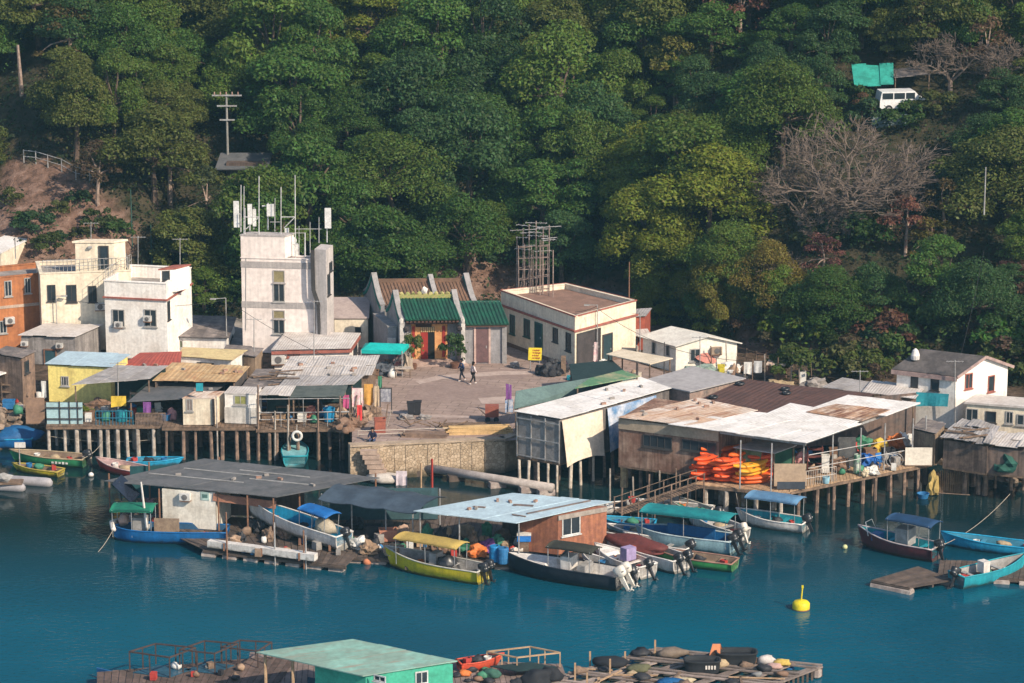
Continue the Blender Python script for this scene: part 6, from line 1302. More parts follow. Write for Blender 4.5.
b = boat('speedboat', 'white motorboat with lilac seat cover and one black outboard', (598, 560), (648, 578), 1.8, .8, BWHITE, BWHITE, BWHITE, seats=1, motors=(0,), mtilt=.6, fore=.3, rise=.3); part_at(b, MB().box((-.6, .1, 1.2), (.6, .8, .8)), 'seat_cover', mat('lilac cover', (.34, .27, .46))); part_at(b, MB().lathe((-.3, -.5, 1.1), [(.22, -.1), (.4, -.1), (.4, .1), (.22, .1)], 14, axis=(1, .4, .2)), 'life_ring', mat('orange ring', (.6, .12, .04)), True)
b = boat('speedboat', 'white motorboat under a maroon tarp with two black outboards', (606, 550), (682, 572), 2.0, .85, BWHITE, BIN, BWHITE, seats=0, motors=(-.45, .4), mtilt=.5, rise=.35); L_ = b['L']; part_at(b, MB().blob((L_*.08, 0, .95), (L_*.42, .95, .5), 6, .22, 3, flat=-.1), 'tarp_cover', mat('maroon tarp', (.14, .035, .03), (.1, .028, .025), 2, .4, .7, bump=.4, bsc=3), True)
b = boat('speedboat', 'low green hull moored at the end of the boat row', (660, 560), (735, 570), 1.7, .55, mat('bright green hull', (.05, .32, .09), (.05, .25, .08), 2, .5, .5, wl=.2, streak=.12), BWOOD, mat('pinkish brown rim', (.36, .2, .15)), seats=2, rise=.2)
b = boat('speedboat', 'light blue hulled boat with long teal canopy and black outboards', (640, 541), (734, 553), 2.1, .95, LBL, BLU, mat('pale blue rim', (.45, .55, .58)), seats=1, motors=(-.5, .5), mtilt=.45, canopy=(.02, .95, 2.5, mat('teal canopy', (.012, .20, .21), (.01, .15, .17), 1.5, .4, .65), 2.1), rise=.1, sharp=3.5); part_at(b, MB().box((-.4, .3, 1.2), (3.2, .1, .7)), 'side_screen', BLUET)
b = boat('speedboat', 'small white motorboat with black and white outboard behind the teal canopy', (690, 523), (742, 541), 1.7, .7, BWHITE, BIN, BWHITE, seats=1, motors=(0,), mcowl=OUTW, mtilt=.5, fore=.3)
b = boat('speedboat', 'white boat with a plain blue canopy near the kayak deck', (741, 522), (806, 531), 1.9, .62, BWHITE, TURQ, BWHITE, seats=1, motors=(0,), mtilt=.5, canopy=(.08, .88, 2.2, mat('faded blue canvas', (.10, .22, .36), (.08, .17, .29), 1.5, .4, .7), 1.9), fore=.25)
boat('dinghy', 'turquoise open hull tied behind the raft house', (603, 527), (655, 530), 1.5, .5, SKYB, mat('blue interior', (.06, .26, .38)), SKYB, seats=2); boat('dinghy', 'white hull lying by the gangway behind the raft house', (595, 515), (640, 510), 1.4, .5, BWHITE, BIN, BWHITE, seats=1); boat('dinghy', 'pale tan hull beached under the kayak deck', (640, 512), (712, 518), 1.8, .6, mat('tan hull', (.45, .36, .29)), BIN, BWHITE, seats=1, fore=.4)
boat('dinghy', 'small dark blue hull squeezed between the teal canopy boat and the maroon tarp', (628, 545), (690, 556), 1.4, .55, BLU, BIN, BWHITE, seats=1, motors=(0,), mtilt=.6)
boat('speedboat', 'grey white hull behind the teal canopy beside the kayak deck piles', (668, 508), (718, 524), 1.6, .65, BWHITE, BIN, mat('grey rim', (.5, .48, .42)), seats=1, motors=(0,), mtilt=.55)
boat('speedboat', 'small white skiff with black outboard tucked beside the lilac cover boat', (585, 566), (632, 583), 1.4, .6, BWHITE, BIN, BWHITE, seats=1, motors=(0,), mtilt=.65)
boat('dinghy', 'pale blue skiff moored between the raft house and gangway', (612, 535), (660, 540), 1.3, .5, LBL, BIN, BWHITE, seats=1)
# right anchorage
b = boat('fishing_boat', 'maroon hulled boat with pale rim and dark blue canopy', (862, 545), (937, 560), 1.9, .85, MAR, TURQ, mat('pale mauve rim', (.5, .42, .42)), seats=2, motors=(0,), canopy=(.02, .62, 2.5, mat('navy canvas', (.015, .05, .12), (.012, .04, .09), 1.5, .4, .7), 1.7), rise=.5); L_ = b['L']; part_at(b, MB().box((-.4, 0, 1.2), (.9, 1.1, 1.1)), 'console', BIN); part_at(b, MB().box((1.4, .3, .9), (.6, .6, .5)), 'blue_tub', DRUM); part_at(b, MB().tube([(L_*.36, -.6, .9), (L_*.42, -.4, 1.7), (L_*.42, .4, 1.7), (L_*.36, .6, .9)], .03, 5), 'bow_rail', CHROME)
for k in range(4): part_at(b, MB().box((-L_*.36-.2*k, -.86, .5), (.12, .02, .1)), 'letter', BWHITE)
b = boat('fishing_boat', 'turquoise motorboat at the right end of the timber raft', (1022, 572), (956, 587), 1.8, .8, TURQ, BIN, TURQ, seats=2, motors=(0,), mtilt=.45, rise=.5); part_at(b, MB().box((-.5, 0, .95), (.5, .6, .7)), 'console', BWHITE)
boat('sampan', 'long sky blue hull moored behind the timber raft', (945, 545), (1045, 556), 1.6, .6, SKYB, mat('blue interior', (.06, .26, .38)), SKYB, seats=3)
raft('small timber raft between the maroon and turquoise boats', [(871, 580), (910, 588), (956, 580), (918, 566)], .38)
raft('timber raft joining the sky blue hull at the right edge', [(938, 574), (1040, 580), (1045, 562), (940, 560)], .35)
# buoys
t = thing('channel_buoy', 'bright yellow can buoy with a thin staff', 'buoy', Z(801, 609, 0)); c = Z(801, 609, 0); YB = mat('buoy yellow', (.68, .55, .02), (.55, .42, .03), 3, .3, .5)
MB().lathe(c, [(.35, -.3), (.5, -.1), (.52, .05), (.52, .38), (.4, .5), (.12, .56)], 18).build('float', YB, t, True); MB().tube([c+V((0, 0, .5)), c+V((.06, 0, 1.45))], .045, 6).build('staff', YB, t); MB().lathe(c, [(.525, -.06), (.53, .06)], 18).build('tide_band', RUSTY, t); MB().box(c+V((.06, 0, 1.4)), (.12, .12, .16)).build('staff_head', YB, t)
for i, (px, row, r, m, lab) in enumerate(((845, 547, .17, mat('pale yellow float', (.6, .6, .3)), 'small pale yellow float left of the maroon boat'), (91, 475, .2, BWHITE, 'small white mooring float right of the green boat'), (402, 560, .3, mat('orange float', (.55, .2, .1)), 'round orange float at the raft corner by the yellow motorboat bow'), (367, 562, .28, mat('orange float', (.55, .2, .1)), 'round orange float left of its twin at the raft corner'))):
    single(MB().blob(Z(px, row, .1), (r, r, r), i, .02, 2), 'mooring_float', m, lab, 'float', None, True)
# ------------------------------------------------------------------ foreground rafts
FD = mat('fish raft timber', (.15, .10, .085), (.09, .065, .055), 2, .5, .9, isl=.3)
fr = raft('brown fish farm raft in the foreground left with blue side', [(97, 706), (262, 706), (300, 654), (97, 672)], .7, FD, False)
p, q = Z(97, 679, .68), Z(145, 690, .68); MB().obox(Z(97, 680, -.1), Z(160, 695, -.1)-Z(97, 680, -.1), (0, .1, 0), (0, 0, .72)).build('side_board', DRUM, fr)
fr2 = raft('wide foreground raft deck between the green hut and the tubs', [(240, 706), (580, 712), (562, 664), (250, 652)], .6, mat('pinkish deck', (.26, .19, .165), (.18, .135, .12), 1.5, .5, .9, isl=.2), False)
def cage(label, c4, h, z=.7, m=mat('brown black steel', (.075, .05, .045))):
    P = [Z(a, b_, z) for a, b_ in c4]; t = thing('cage_frame', label, 'frame', sum(P, V((0, 0, 0)))/4)
    for p, q in zip(P, P[1:]+P[:1]):
        n = 2
        for k in range(n): s = p.lerp(q, k/n); MB().sbar(s, s+V((0, 0, h)), .07, .07).build('post', m, t)
        MB().sbar(p+V((0, 0, h)), q+V((0, 0, h)), .08, .07).build('rail', m, t)
    return t
cage('dark rail frame over the leftmost fish pen', [(130, 672), (170, 678), (196, 668), (156, 664)], 1.2); cage('dark rail frame over the middle fish pen', [(180, 670), (215, 674), (238, 664), (205, 661)], 1.2); cage('dark rail frame over the fish pen by the green roof', [(222, 664), (258, 668), (272, 659), (240, 657)], 1.0)
for i, (c4) in enumerate(([(133, 672), (169, 677), (192, 669), (158, 665)], [(184, 670), (214, 673), (234, 665), (207, 662)])):
    single(MB().slab([Z(a, b_, .76) for a, b_ in c4], .05), 'fish_tank', mat('tank water blue', (.03, .1, .16), rough=.25), ['blue water tank under the leftmost rail frame', 'blue water tank under the middle rail frame'][i], 'tank')
a, c, e, g_ = Z(256, 652, 3.3), Z(363, 676, 3.3), Z(457, 661, 3.3), Z(353, 639, 3.3)
gh = thing('green_hut', 'mint green hut with a stained pale green roof in the foreground', 'hut', V(((a.x+e.x)/2, (a.y+e.y)/2, .6))); MB().panels([a, c, e, g_], 4, 1, .06, .01, .04).build('roof', mat('pale green sheet', (.24, .46, .39), (.21, .31, .26), .45, .6, .7, isl=.06, rust=(.28, .25, .2), rustamt=.45), gh)
dx = c-a; dy = g_-a; dx.z = dy.z = 0; A = V((a.x, a.y, .6)); rb3 = Bld(); rb3.root = gh; rb3.z0 = .6; rb3.zt = 3.2; rb3.W = [A+dx*.5+dy*.06, A+dx*.97+dy*.06, A+dx*.97+dy*.95, A+dx*.5+dy*.95]
MB().prism([(w.x, w.y) for w in rb3.W], .6, 3.2).build('wall', mat('mint green wall', (.06, .38, .25), (.05, .30, .2), 1, .35, .75), gh); opening(rb3, 0, (374, 674, 386, 683), frame=mat('pale frame', (.6, .6, .58)), bars=1); opening(rb3, 1, (415, 672, 428, 683), frame=mat('pale frame', (.6, .6, .58)), bars=1)
for k in (.04, .3): p = A+dx*k+dy*.05; MB().bar(p, p+V((0, 0, 2.6)), .09).build('post', WOODL, gh); p = A+dx*k+dy*.95; MB().bar(p, p+V((0, 0, 2.6)), .08).build('post', WOODL, gh)
MB().obox(A+dy*.5+dx*.02, dx*.45, (0, .08, 0), (0, 0, .9)).build('counter', mat('dark blue counter', (.03, .07, .12)), gh)
b = boat('dinghy', 'small orange red dinghy drawn up behind the green hut', (497, 664), (459, 669), 1.1, .4, mat('orange red hull', (.58, .08, .04), (.46, .07, .035), 2, .4, .5), mat('dark inner', (.05, .05, .06)), mat('orange red hull', (.58, .08, .04)), z=.68, seats=1)
t = cage('pale timber frame with dark net beside the orange dinghy', [(487, 666), (517, 672), (560, 667), (530, 661)], .85, .65, WOODL); MB().slab([Z(a_, b_, 1.05) for a_, b_ in ((490, 666), (517, 671), (557, 667), (530, 662))], .05).build('net', NETD, t)
for i, (px, row, r, m, lab) in enumerate(((492, 674, (.45, .3, .3), mat('green net', (.04, .12, .09)), 'heap of green net by the orange dinghy'), (537, 680, (.85, .6, .6), mat('black net', (.02, .022, .028)), 'big heap of black net in front of the timber frame'), (517, 684, (.45, .35, .3), mat('black net', (.02, .022, .028)), 'small heap of black net left of the big heap'), (551, 676, (.6, .5, .45), mat('black net', (.02, .022, .028)), 'black net bundle right of the big heap'))):
    single(MB().blob(Z(px, row, .65+r[2]*.5), r, i+4, .35, 3, flat=-r[2]*.5), 'net_heap', m, lab, 'net', None, True)
# right lattice raft
lr = thing('lattice_raft', 'lattice of grey timber walkways over net pens in the foreground', 'raft', Z(690, 672, 0)); zl = .55
A_, B_, C_, D_ = Z(556, 700, zl), Z(812, 700, zl), Z(815, 672, zl), Z(650, 650, zl); A_ = Z(520, 690, zl); D_ = Z(655, 651, zl); C_ = Z(816, 668, zl); B_ = Z(700, 712, zl)
def LP(u, v_): return A_.lerp(B_, u).lerp(D_.lerp(C_, u), v_)
mb = MB(); R = random.Random(9)
for k in range(7):
    for o_ in (-.02, .02): mb.sbar(LP(k/6+o_, -.02)+V((0, 0, R.uniform(0, .08))), LP(k/6+o_, 1.02)+V((0, 0, R.uniform(0, .08))), .22, .07)
mb.build('long_walkway', mat('grey timber', (.30, .24, .21), (.2, .16, .14), 2, .5, .9, isl=.35), lr); mb = MB()
for k in range(6):
    for o_ in (-.025, .025): mb.sbar(LP(-.02, k/5+o_)+V((0, 0, .1+R.uniform(0, .05))), LP(1.02, k/5+o_)+V((0, 0, .1+R.uniform(0, .05))), .22, .07)
mb.build('cross_walkway', mat('grey timber', (.30, .24, .21)), lr)
for i in range(6):
    for j in range(5):
        if R.random() < .75:
            q4 = [LP((i+.1)/6, (j+.1)/5), LP((i+.9)/6, (j+.1)/5), LP((i+.9)/6, (j+.9)/5), LP((i+.1)/6, (j+.9)/5)]; MB().slab([p-V((0, 0, .18)) for p in q4], .04).build('net_pen', mat('pen net', (.035, .045, .045), (.06, .07, .06), 2, .5, .9), lr)
for i in range(7):
    for j in (0, 1): MB().lathe(LP(i/6, j)-V((0, 0, .5)), [(.3, 0), (.33, .05), (.33, .42), (.2, .45)], 10).build('float_drum', DRUM if i % 3 else FOAM, lr)
e0 = LP(1.02, -.02); e1 = LP(1.02, 1.02); mb = MB()
for k in range(26): p = e0.lerp(e1, k/25); mb.box(p-V((0, 0, .3)), (.12, .06, .75))
mb.build('side_palings', DK, lr)
for i, (px, row, r, m, lab) in enumerate(((702, 671, (1.0, .55, .28), mat('black tub', (.025, .028, .033)), 'black round ended tub nearest the camera on the lattice raft'), (736, 663, (1.15, .6, .3), mat('black tub', (.025, .028, .033)), 'longer black tub towards the right end of the lattice raft'))):
    c = Z(px, row, .62); t = thing('fish_tub', lab, 'tub', c); mb = MB(); vs = []; n = 20
    prof = [(.92, 0), (1, .35), (1.0, .62), (1.06, .66), (1.06, .72), (.94, .72), (.9, .2)]
    for k, z_ in prof:
        for j in range(n): a_ = 6.283*j/n; e_ = .55; vs.append(c+V((r[0]*k*math.copysign(abs(math.cos(a_))**e_, math.cos(a_)), r[1]*k*math.copysign(abs(math.sin(a_))**e_, math.sin(a_)), z_)))
    mb.add(vs, [(q*n+j, q*n+(j+1) % n, (q+1)*n+(j+1) % n, (q+1)*n+j) for q in range(len(prof)-1) for j in range(n)]+[tuple((len(prof)-1)*n+j for j in range(n))]); mb.build('tub_body', m, t, True)
    MB().slab([c+V((-r[0]*.85, -r[1]*.7, .5)), c+V((r[0]*.85, -r[1]*.7, .5)), c+V((r[0]*.85, r[1]*.7, .5)), c+V((-r[0]*.85, r[1]*.7, .5))], .03).build('net_cover', BLK, t)
    if i == 0:
        mb = MB()
        for k in range(4): mb.box(c+V((.2+.16*k, -r[1]*1.02, .4)), (.1, .02, .22))
        mb.build('white_marking', BWHITE, t)
c = Z(715, 660, .7); t = thing('folded_board', 'orange folded board standing like a tent on the lattice raft', 'board', c); ORB = mat('orange board', (.58, .22, .10), (.48, .17, .08), 2, .4, .7)
MB().add([c+V((-.45, -.35, 0)), c+V((.25, -.35, 0)), c+V((.3, 0, .95)), c+V((-.15, 0, .95)), c+V((-.45, -.31, 0)), c+V((.25, -.31, 0)), c+V((.3, .04, .95)), c+V((-.15, .04, .95))], [(0, 1, 2, 3), (7, 6, 5, 4), (0, 4, 5, 1), (1, 5, 6, 2), (2, 6, 7, 3), (3, 7, 4, 0)]).build('front_leaf', ORB, t); MB().add([c+V((.3, .04, .95)), c+V((.0, .04, .95)), c+V((.2, .5, 0)), c+V((.6, .5, 0))], [(0, 1, 2, 3), (3, 2, 1, 0)]).build('rear_leaf', ORB, t)
for i, (px, row, sz, m, lab) in enumerate(((673, 683, (.9, .5, .3), BLUET, 'blue tarp bundle at the bottom of the lattice raft'), (766, 660, (.6, .4, .3), mat('bag white', (.55, .5, .47)), 'whitish bag beside the longer black tub'), (782, 663, (.5, .35, .2), mat('yellow heap', (.6, .42, .1)), 'yellow heap right of the whitish bag'), (775, 666, (.45, .35, .15), mat('pink heap', (.55, .35, .3)), 'pinkish heap near the yellow one'), (612, 662, (1.2, .6, .3), mat('black net', (.02, .022, .028)), 'dark net heap on the left pens of the lattice raft'), (672, 653, (.9, .5, .28), mat('brown sack', (.22, .17, .13)), 'brown sacks at the back corner of the lattice raft'), (683, 681, (.7, .4, .2), mat('straw mat', (.5, .42, .28)), 'straw coloured mat by the blue tarp bundle'), (640, 668, (.7, .5, .25), mat('green brown weed', (.13, .13, .07)), 'weedy brown net heap on the middle pens'))):
    single(MB().blob(Z(px, row, .72+sz[2]*.4), sz, i+11, .35, 2, flat=-sz[2]*.5), 'gear_heap', m, lab, 'gear', None, True)
for i, (px, row, h) in enumerate(((575, 680, 1.0), (610, 676, 1.0), (590, 665, .8), (625, 665, .8), (587, 690, 1.0), (655, 655, .9))):
    p = Z(px, row, .55); single(MB().sbar(p-V((0, 0, .3)), p+V((0, 0, h)), .1, .1), 'raft_post', WOODL, 'short pale timber post on the lattice raft', 'post', 'short posts on the lattice raft')
# ------------------------------------------------------------------ small things
def barrel(px, row, z, label, m, r=.3, h=.85, group=None):
    c = Z(px, row, z); t = thing('barrel', label, 'barrel', c, group); MB().lathe(c, [(r*.93, 0), (r, .05), (r, h*.32), (r*1.04, h*.35), (r, h*.38), (r, h*.64), (r*1.04, h*.67), (r, h*.7), (r, h*.95), (r*.9, h)], 14).build('drum_body', m, t, False); MB().lathe(c+V((r*.4, 0, h)), [(.06, 0), (.06, .04)], 8).build('bung', BLK, t); return t
def crate(px, row, z, label, m, sz=(.6, .45, .4), yaw=0., group=None, name='crate', cat='crate'):
    c = Z(px, row, z); t = thing(name, label, cat, c, group); a, b_, h = sz; R_ = Matrix.Rotation(yaw, 3, 'Z'); mb = MB(); q = lambda x, y, zz: c+R_ @ V((x, y, zz))
    for (x0, x1, y0, y1) in ((-a/2, a/2, -b_/2, -b_/2+.04), (-a/2, a/2, b_/2-.04, b_/2), (-a/2, -a/2+.04, -b_/2+.04, b_/2-.04), (a/2-.04, a/2, -b_/2+.04, b_/2-.04)): mb.obox(q(x0, y0, 0), R_ @ V((x1-x0, 0, 0)), R_ @ V((0, y1-y0, 0)), (0, 0, h))
    mb.obox(q(-a/2+.04, -b_/2+.04, .02), R_ @ V((a-.08, 0, 0)), R_ @ V((0, b_-.08, 0)), (0, 0, h*.55)); mb.build('box_body', m, t)
    mb = MB()
    for k in (-1, 1): mb.obox(q(-a/2-.02, k*(b_/2+.01)-.02, h*.85), R_ @ V((a+.04, 0, 0)), R_ @ V((0, .04, 0)), (0, 0, h*.15)); mb.obox(q(k*(a/2+.01)-.02, -b_/2+.01, h*.86), R_ @ V((.04, 0, 0)), R_ @ V((0, b_-.02, 0)), (0, 0, h*.13))
    mb.build('rim', m, t); return t
def tub(px, row, z, label, m, r=.35, h=.4, group=None):
    c = Z(px, row, z); return single(MB().lathe(c, [(r*.8, 0), (r, h), (r*1.06, h), (r*1.06, h+.04), (r*.93, h+.04), (r*.76, .06)], 16), 'plastic_tub', m, label, 'tub', group)
def laundry(px0, px1, row, z, drop, label, m, off=0., seed=1, fl=.05, name='hanging_cloth'):
    p, q = Z(px0, row, z), Z(px1, row, z); return single(MB().cloth(p, q, drop, seed, .08, 6, 6, fl), name, m, label, 'cloth', None, True)
def heap(px, row, z, label, m, r, seed=1, name='gear_heap', cat='gear', rough=.4, group=None):
    return single(MB().blob(Z(px, row, z)+V((0, 0, r[2]*.5)), r, seed, rough, 3, flat=-r[2]*.5, freq=2.2), name, m, label, cat, group)
def chair(px, row, z, label, m, yaw=0.):
    c = Z(px, row, z); t = thing('plastic_chair', label, 'chair', (0, 0, 0)); MB().box((0, 0, .42), (.45, .45, .05)).build('seat', m, t); MB().box((0, .22, .68), (.45, .05, .5), 0, -.15).build('backrest', m, t)
    for x in (-.19, .19):
        for y in (-.19, .19): MB().bar((x, y, 0), (x*.9, y*.9, .42), .025).build('leg', m, t)
        MB().box((x*1.15, 0, .6), (.05, .42, .04)).build('armrest', m, t)
    t.location = c; t.rotation_euler.z = yaw; return t
def table(px, row, z, label, m, sz=(1.2, .7, .72), yaw=0.):
    c = Z(px, row, z); t = thing('table', label, 'table', (0, 0, 0)); MB().box((0, 0, sz[2]), (sz[0], sz[1], .05)).build('table_top', m, t)
    for x in (-1, 1):
        for y in (-1, 1): MB().bar((x*sz[0]*.44, y*sz[1]*.42, 0), (x*sz[0]*.44, y*sz[1]*.42, sz[2]), .03).build('leg', WOOD, t)
    t.location = c; t.rotation_euler.z = yaw; return t
def panel(px0, px1, row, z, h, label, m, lean=.25, name='leaning_board', cat='board', th=.05):
    p, q = Z(px0, row, z), Z(px1, row, z); d = q-p; inn = V((-d.y, d.x, 0)).normalized(); t = thing(name, label, cat, (p+q)/2); MB().obox(p, d, V((0, 0, h))+inn*lean, inn*th).build('sheet', m, t); MB().sbar(p+V((0, 0, .03))-inn*.02, q+V((0, 0, .03))-inn*.02, .05, .06).build('edge_batten', WOOD, t); return t
def rack(px, row, z, label, w=1.2, h=1.4, d=.5, m=WOOD, shelves=3):
    c = Z(px, row, z); t = thing('storage_rack', label, 'rack', c)
    for x in (-w/2, w/2):
        for y in (0, d): MB().sbar(c+V((x, y, 0)), c+V((x, y, h)), .05, .05).build('upright', m, t)
    for k in range(shelves): MB().box(c+V((0, d/2, h*(k+.6)/shelves)), (w, d, .04)).build('shelf', m, t)
    return t
WHP = plain(.66, .64, .6); BLP = plain(.03, .16, .36); TLP = plain(.02, .26, .32); RDP = plain(.42, .05, .04); ORP = plain(.6, .17, .04); GRP = plain(.05, .2, .12); YLP = plain(.62, .42, .05); BKP = plain(.03, .03, .035); BRP = plain(.2, .12, .08); PKP = plain(.6, .3, .3); PUP = plain(.2, .07, .25)
Dz = 2.42
# left deck
barrel(122, 421, Dz, 'teal plastic drum behind the blue railing', TLP, .38, .8); heap(114, 414, Dz, 'dark heap of bundled nets on the left deck', BKP, (.8, .5, .5), 2, 'net_heap', 'net'); laundry(111, 126, 396, 4.3, .75, 'mustard yellow cloth hung under the tin porch', YLP)
laundry(143, 151, 402, 4.0, .8, 'purple cloth hanging under the dark slate awning', PUP, seed=3); chair(159, 416, Dz, 'white plastic chair under the dark slate awning', WHP, .4); heap(172, 419, Dz, 'pinkish float bundle beside the cream stilt hut', PKP, (.35, .3, .5), 4); crate(90, 419, Dz, 'brown crate next to the pale blue fence', BRP, (.6, .5, .6)); plant('potted_plant', 'yellow green leafy plant on the left deck', 'plant', Z(86, 417, Dz), SHRUB[0], None, (.16, .2, .03), .45, partname='leaf_mass')
laundry(41, 46, 381, 4.4, 1.2, 'white cloth hanging left of the yellow hut', WHP, seed=5); panel(20, 31, 396, 2.35, 1.7, 'rust red board leaning on the left shanty', mat('rust red board', (.34, .11, .07), (.25, .08, .06), 2, .5, .85)); panel(26, 45, 424, 1.5, 1.9, 'brown plywood panel at the left deck foot', mat('plywood', (.3, .19, .13), (.22, .14, .1), 1, .5, .9), .1); crate(9, 408, 2.35, 'dark blue crate in the open shack at the left edge', BLP, (.8, .6, .6)); rack(12, 404, 2.35, 'timber rack inside the open shack at the left edge', 1.4, 1.6)
barrel(105, 418, Dz, 'grey drum under the tin porch', plain(.3, .3, .3), .3, .8); crate(133, 414, Dz, 'red crate at the back of the dark awning', RDP, (.5, .4, .4)); tub(166, 420, Dz, 'blue tub under the dark slate awning', BLP); heap(100, 411, Dz, 'grey brown clutter heap under the tin porch', BRP, (.9, .6, .6), 6); rack(142, 412, Dz, 'dark shelf rack at the back of the dark awning', 1.6, 1.5, .5, DARKFRAME)
t = thing('wall_lamp_post', 'tall thin pole rising by the cream stilt hut corner', 'pole', Z(217, 426, 2.4)); p = Z(217, 427, 2.4); MB().tube([p-V((0, 0, 3.2)), p+V((0, 0, 2.2))], .06, 6).build('shaft', PILEC, t)
panel(196, 203, 392, 4.9, .6, 'teal board under the tan roof edge', TLP, .1); heap(220, 418, Dz, 'blue bag between the two stilt huts', BLP, (.25, .2, .5), 3)
# open deck by the quay
ring = Z(297, 436, 1.7); p = Yp(297, 436, Z(297, 460, 0).y-.35); t = thing('life_ring', 'white life ring hanging on a pile of the open deck', 'life ring', p); mb = MB(); vs = []
for i in range(20):
    for j in range(8): a_, b_ = 6.283*i/20, 6.283*j/8; rr_ = .31+.1*math.cos(b_); vs.append(p+V((math.cos(a_)*rr_, .1*math.sin(b_), math.sin(a_)*rr_)))
mb.add(vs, [(i*8+j, i*8+(j+1) % 8, ((i+1) % 20)*8+(j+1) % 8, ((i+1) % 20)*8+j) for i in range(20) for j in range(8)]).build('ring', WHP, t, True); MB().bar(p+V((0, 0, .38)), p+V((0, .1, .8)), .015).build('cord', WHP, t)
tub(329, 421, 2.35, 'bright blue tub at the right of the open deck', plain(.02, .26, .5), .42, .9); crate(302, 421, 2.35, 'white foam box on the open deck', WHP, (.6, .5, .5)); heap(311, 418, 2.35, 'coral pink bundle beside the white foam box', plain(.6, .22, .16), (.35, .3, .6), 2); crate(267, 420, 2.35, 'brown wooden crate at the left of the open deck', WOOD, (.7, .5, .5)); crate(281, 420, 2.35, 'weathered crate in the middle of the open deck', WOODL, (.6, .5, .4)); table(285, 416, 2.35, 'rough work table under the dark green felt awning', WOOD); barrel(318, 414, 2.35, 'dark drum behind the coral bundle', BKP); rack(272, 412, 2.35, 'blue edged rack at the back of the open deck', 1.5, 1.4, .5, plain(.05, .1, .2)); heap(342, 420, 2.35, 'brown sack heap right of the blue tub', mat('sack', (.38, .26, .18)), (.5, .4, .6), 8)
laundry(352, 363, 388, 4.6, 1.3, 'pink and white towel hung at the right of the grey porch', mat('pink towel', (.62, .32, .36), (.66, .6, .56), 2, .5, .8), seed=2); laundry(364, 373, 384, 4.5, 1.7, 'orange cloth strip hung next to the pink towel', plain(.66, .34, .08), seed=4); laundry(374, 379, 386, 4.4, 1.5, 'tan cloth at the right end of the laundry', plain(.5, .38, .26), seed=6); laundry(357, 362, 405, 3.9, 1.3, 'bright red cloth hung low by the deck end', plain(.6, .05, .05), seed=1); laundry(343, 349, 395, 4.2, 1.0, 'magenta shirt drying at the deck awning corner', plain(.45, .08, .2), seed=7); laundry(378, 382, 376, 4.2, 1.0, 'green cloth beside the teal canopy', GRP, seed=3)
R = random.Random(21)
for i in range(12):
    x = R.uniform(346, 384); p = Z(x, R.uniform(418, 432), 2.2); single(MB().bar(p-V((0, 0, .6)), p+V((R.uniform(-.7, .7), R.uniform(0, .5), R.uniform(1.2, 2.2))), R.uniform(.03, .05), 5), 'leaning_pole', WOOD if i % 3 else PILEC, 'weathered stick leaning among the junk by the quay end', 'pole', 'leaning sticks by the quay end')
for i, (px, row, m, s_) in enumerate(((350, 424, WOOD, .5), (357, 428, BRP, .6), (364, 421, mat('sack', (.38, .26, .18)), .5), (371, 417, WOOD, .6), (345, 431, BRP, .6))): heap(px, row, 2.2, ['brown junk heap left of the red cloth', 'dark brown junk heap below the red cloth', 'sack coloured junk heap right of the red cloth', 'timber coloured junk heap by the notice frame', 'junk heap on the bank beside the last pile'][i], m, (s_*1.2, s_, s_), i)
t = thing('notice_frame', 'dark framed notice panel on the plaza by the laundry', 'notice board', Z(386, 413, PZ)); p = Z(386, 413, PZ); MB().box(p+V((0, 0, 1.3)), (.75, .05, .95)).build('board', mat('notice paper', (.42, .42, .44), (.2, .2, .24), 4, .5, .8), t)
for x in (-.4, .4): MB().sbar(p+V((x, 0, 0)), p+V((x, 0, 1.85)), .07, .07).build('post', DARKFRAME, t)
MB().sbar(p+V((-.4, 0, 1.82)), p+V((.4, 0, 1.82)), .07, .07).build('top_bar', DARKFRAME, t)
crate(380, 432, PZ, 'rust red box beside the seated person', mat('rust red board', (.34, .11, .07)), (.75, .6, 1.0), .1, None, 'box', 'box'); t = thing('hand_rail', 'pale rail along the quay edge behind the seated person', 'railing', Z(400, 436, PZ)); railing(t, [Z(358, 438, PZ), Z(450, 435, PZ)], .5, plain(.55, .48, .4), 2.5, 'rail', .02)
# plaza
for i, (px, row) in enumerate(((411, 416), (417.5, 415))):
    c = Z(px, row, PZ); t = thing('wheelie_bin', ['black wheelie bin on the left of the pair', 'black wheelie bin on the right of the pair'][i], 'bin', c); MB().add([c+V(q) for q in ((-.2, -.2, .05), (.2, -.2, .05), (.2, .22, .05), (-.2, .22, .05), (-.26, -.26, .95), (.26, -.26, .95), (.26, .28, .95), (-.26, .28, .95))], [(3, 2, 1, 0), (4, 5, 6, 7), (0, 1, 5, 4), (1, 2, 6, 5), (2, 3, 7, 6), (3, 0, 4, 7)]).build('bin_body', BKP, t); MB().box(c+V((0, .02, 1.0)), (.6, .6, .07), 0, -.05).build('lid', BKP, t)
    for x in (-.2, .2): MB().lathe(c+V((x-.03, .26, .1)), [(.1, 0), (.1, .06)], 10, axis=(1, 0, 0)).build('wheel', BLK, t)
    MB().bar(c+V((-.2, .34, .95)), c+V((.2, .34, .95)), .03).build('handle', BLK, t)
heap(406, 419, PZ, 'grey rubble heap at the left foot of the bins', mat('grey rubble', (.3, .27, .25), (.2, .18, .17), 4, .5, .9), (.5, .4, .25), 3); heap(424, 419, PZ, 'grey rubble heap at the right foot of the bins', mat('grey rubble', (.3, .27, .25)), (.45, .35, .2), 7)
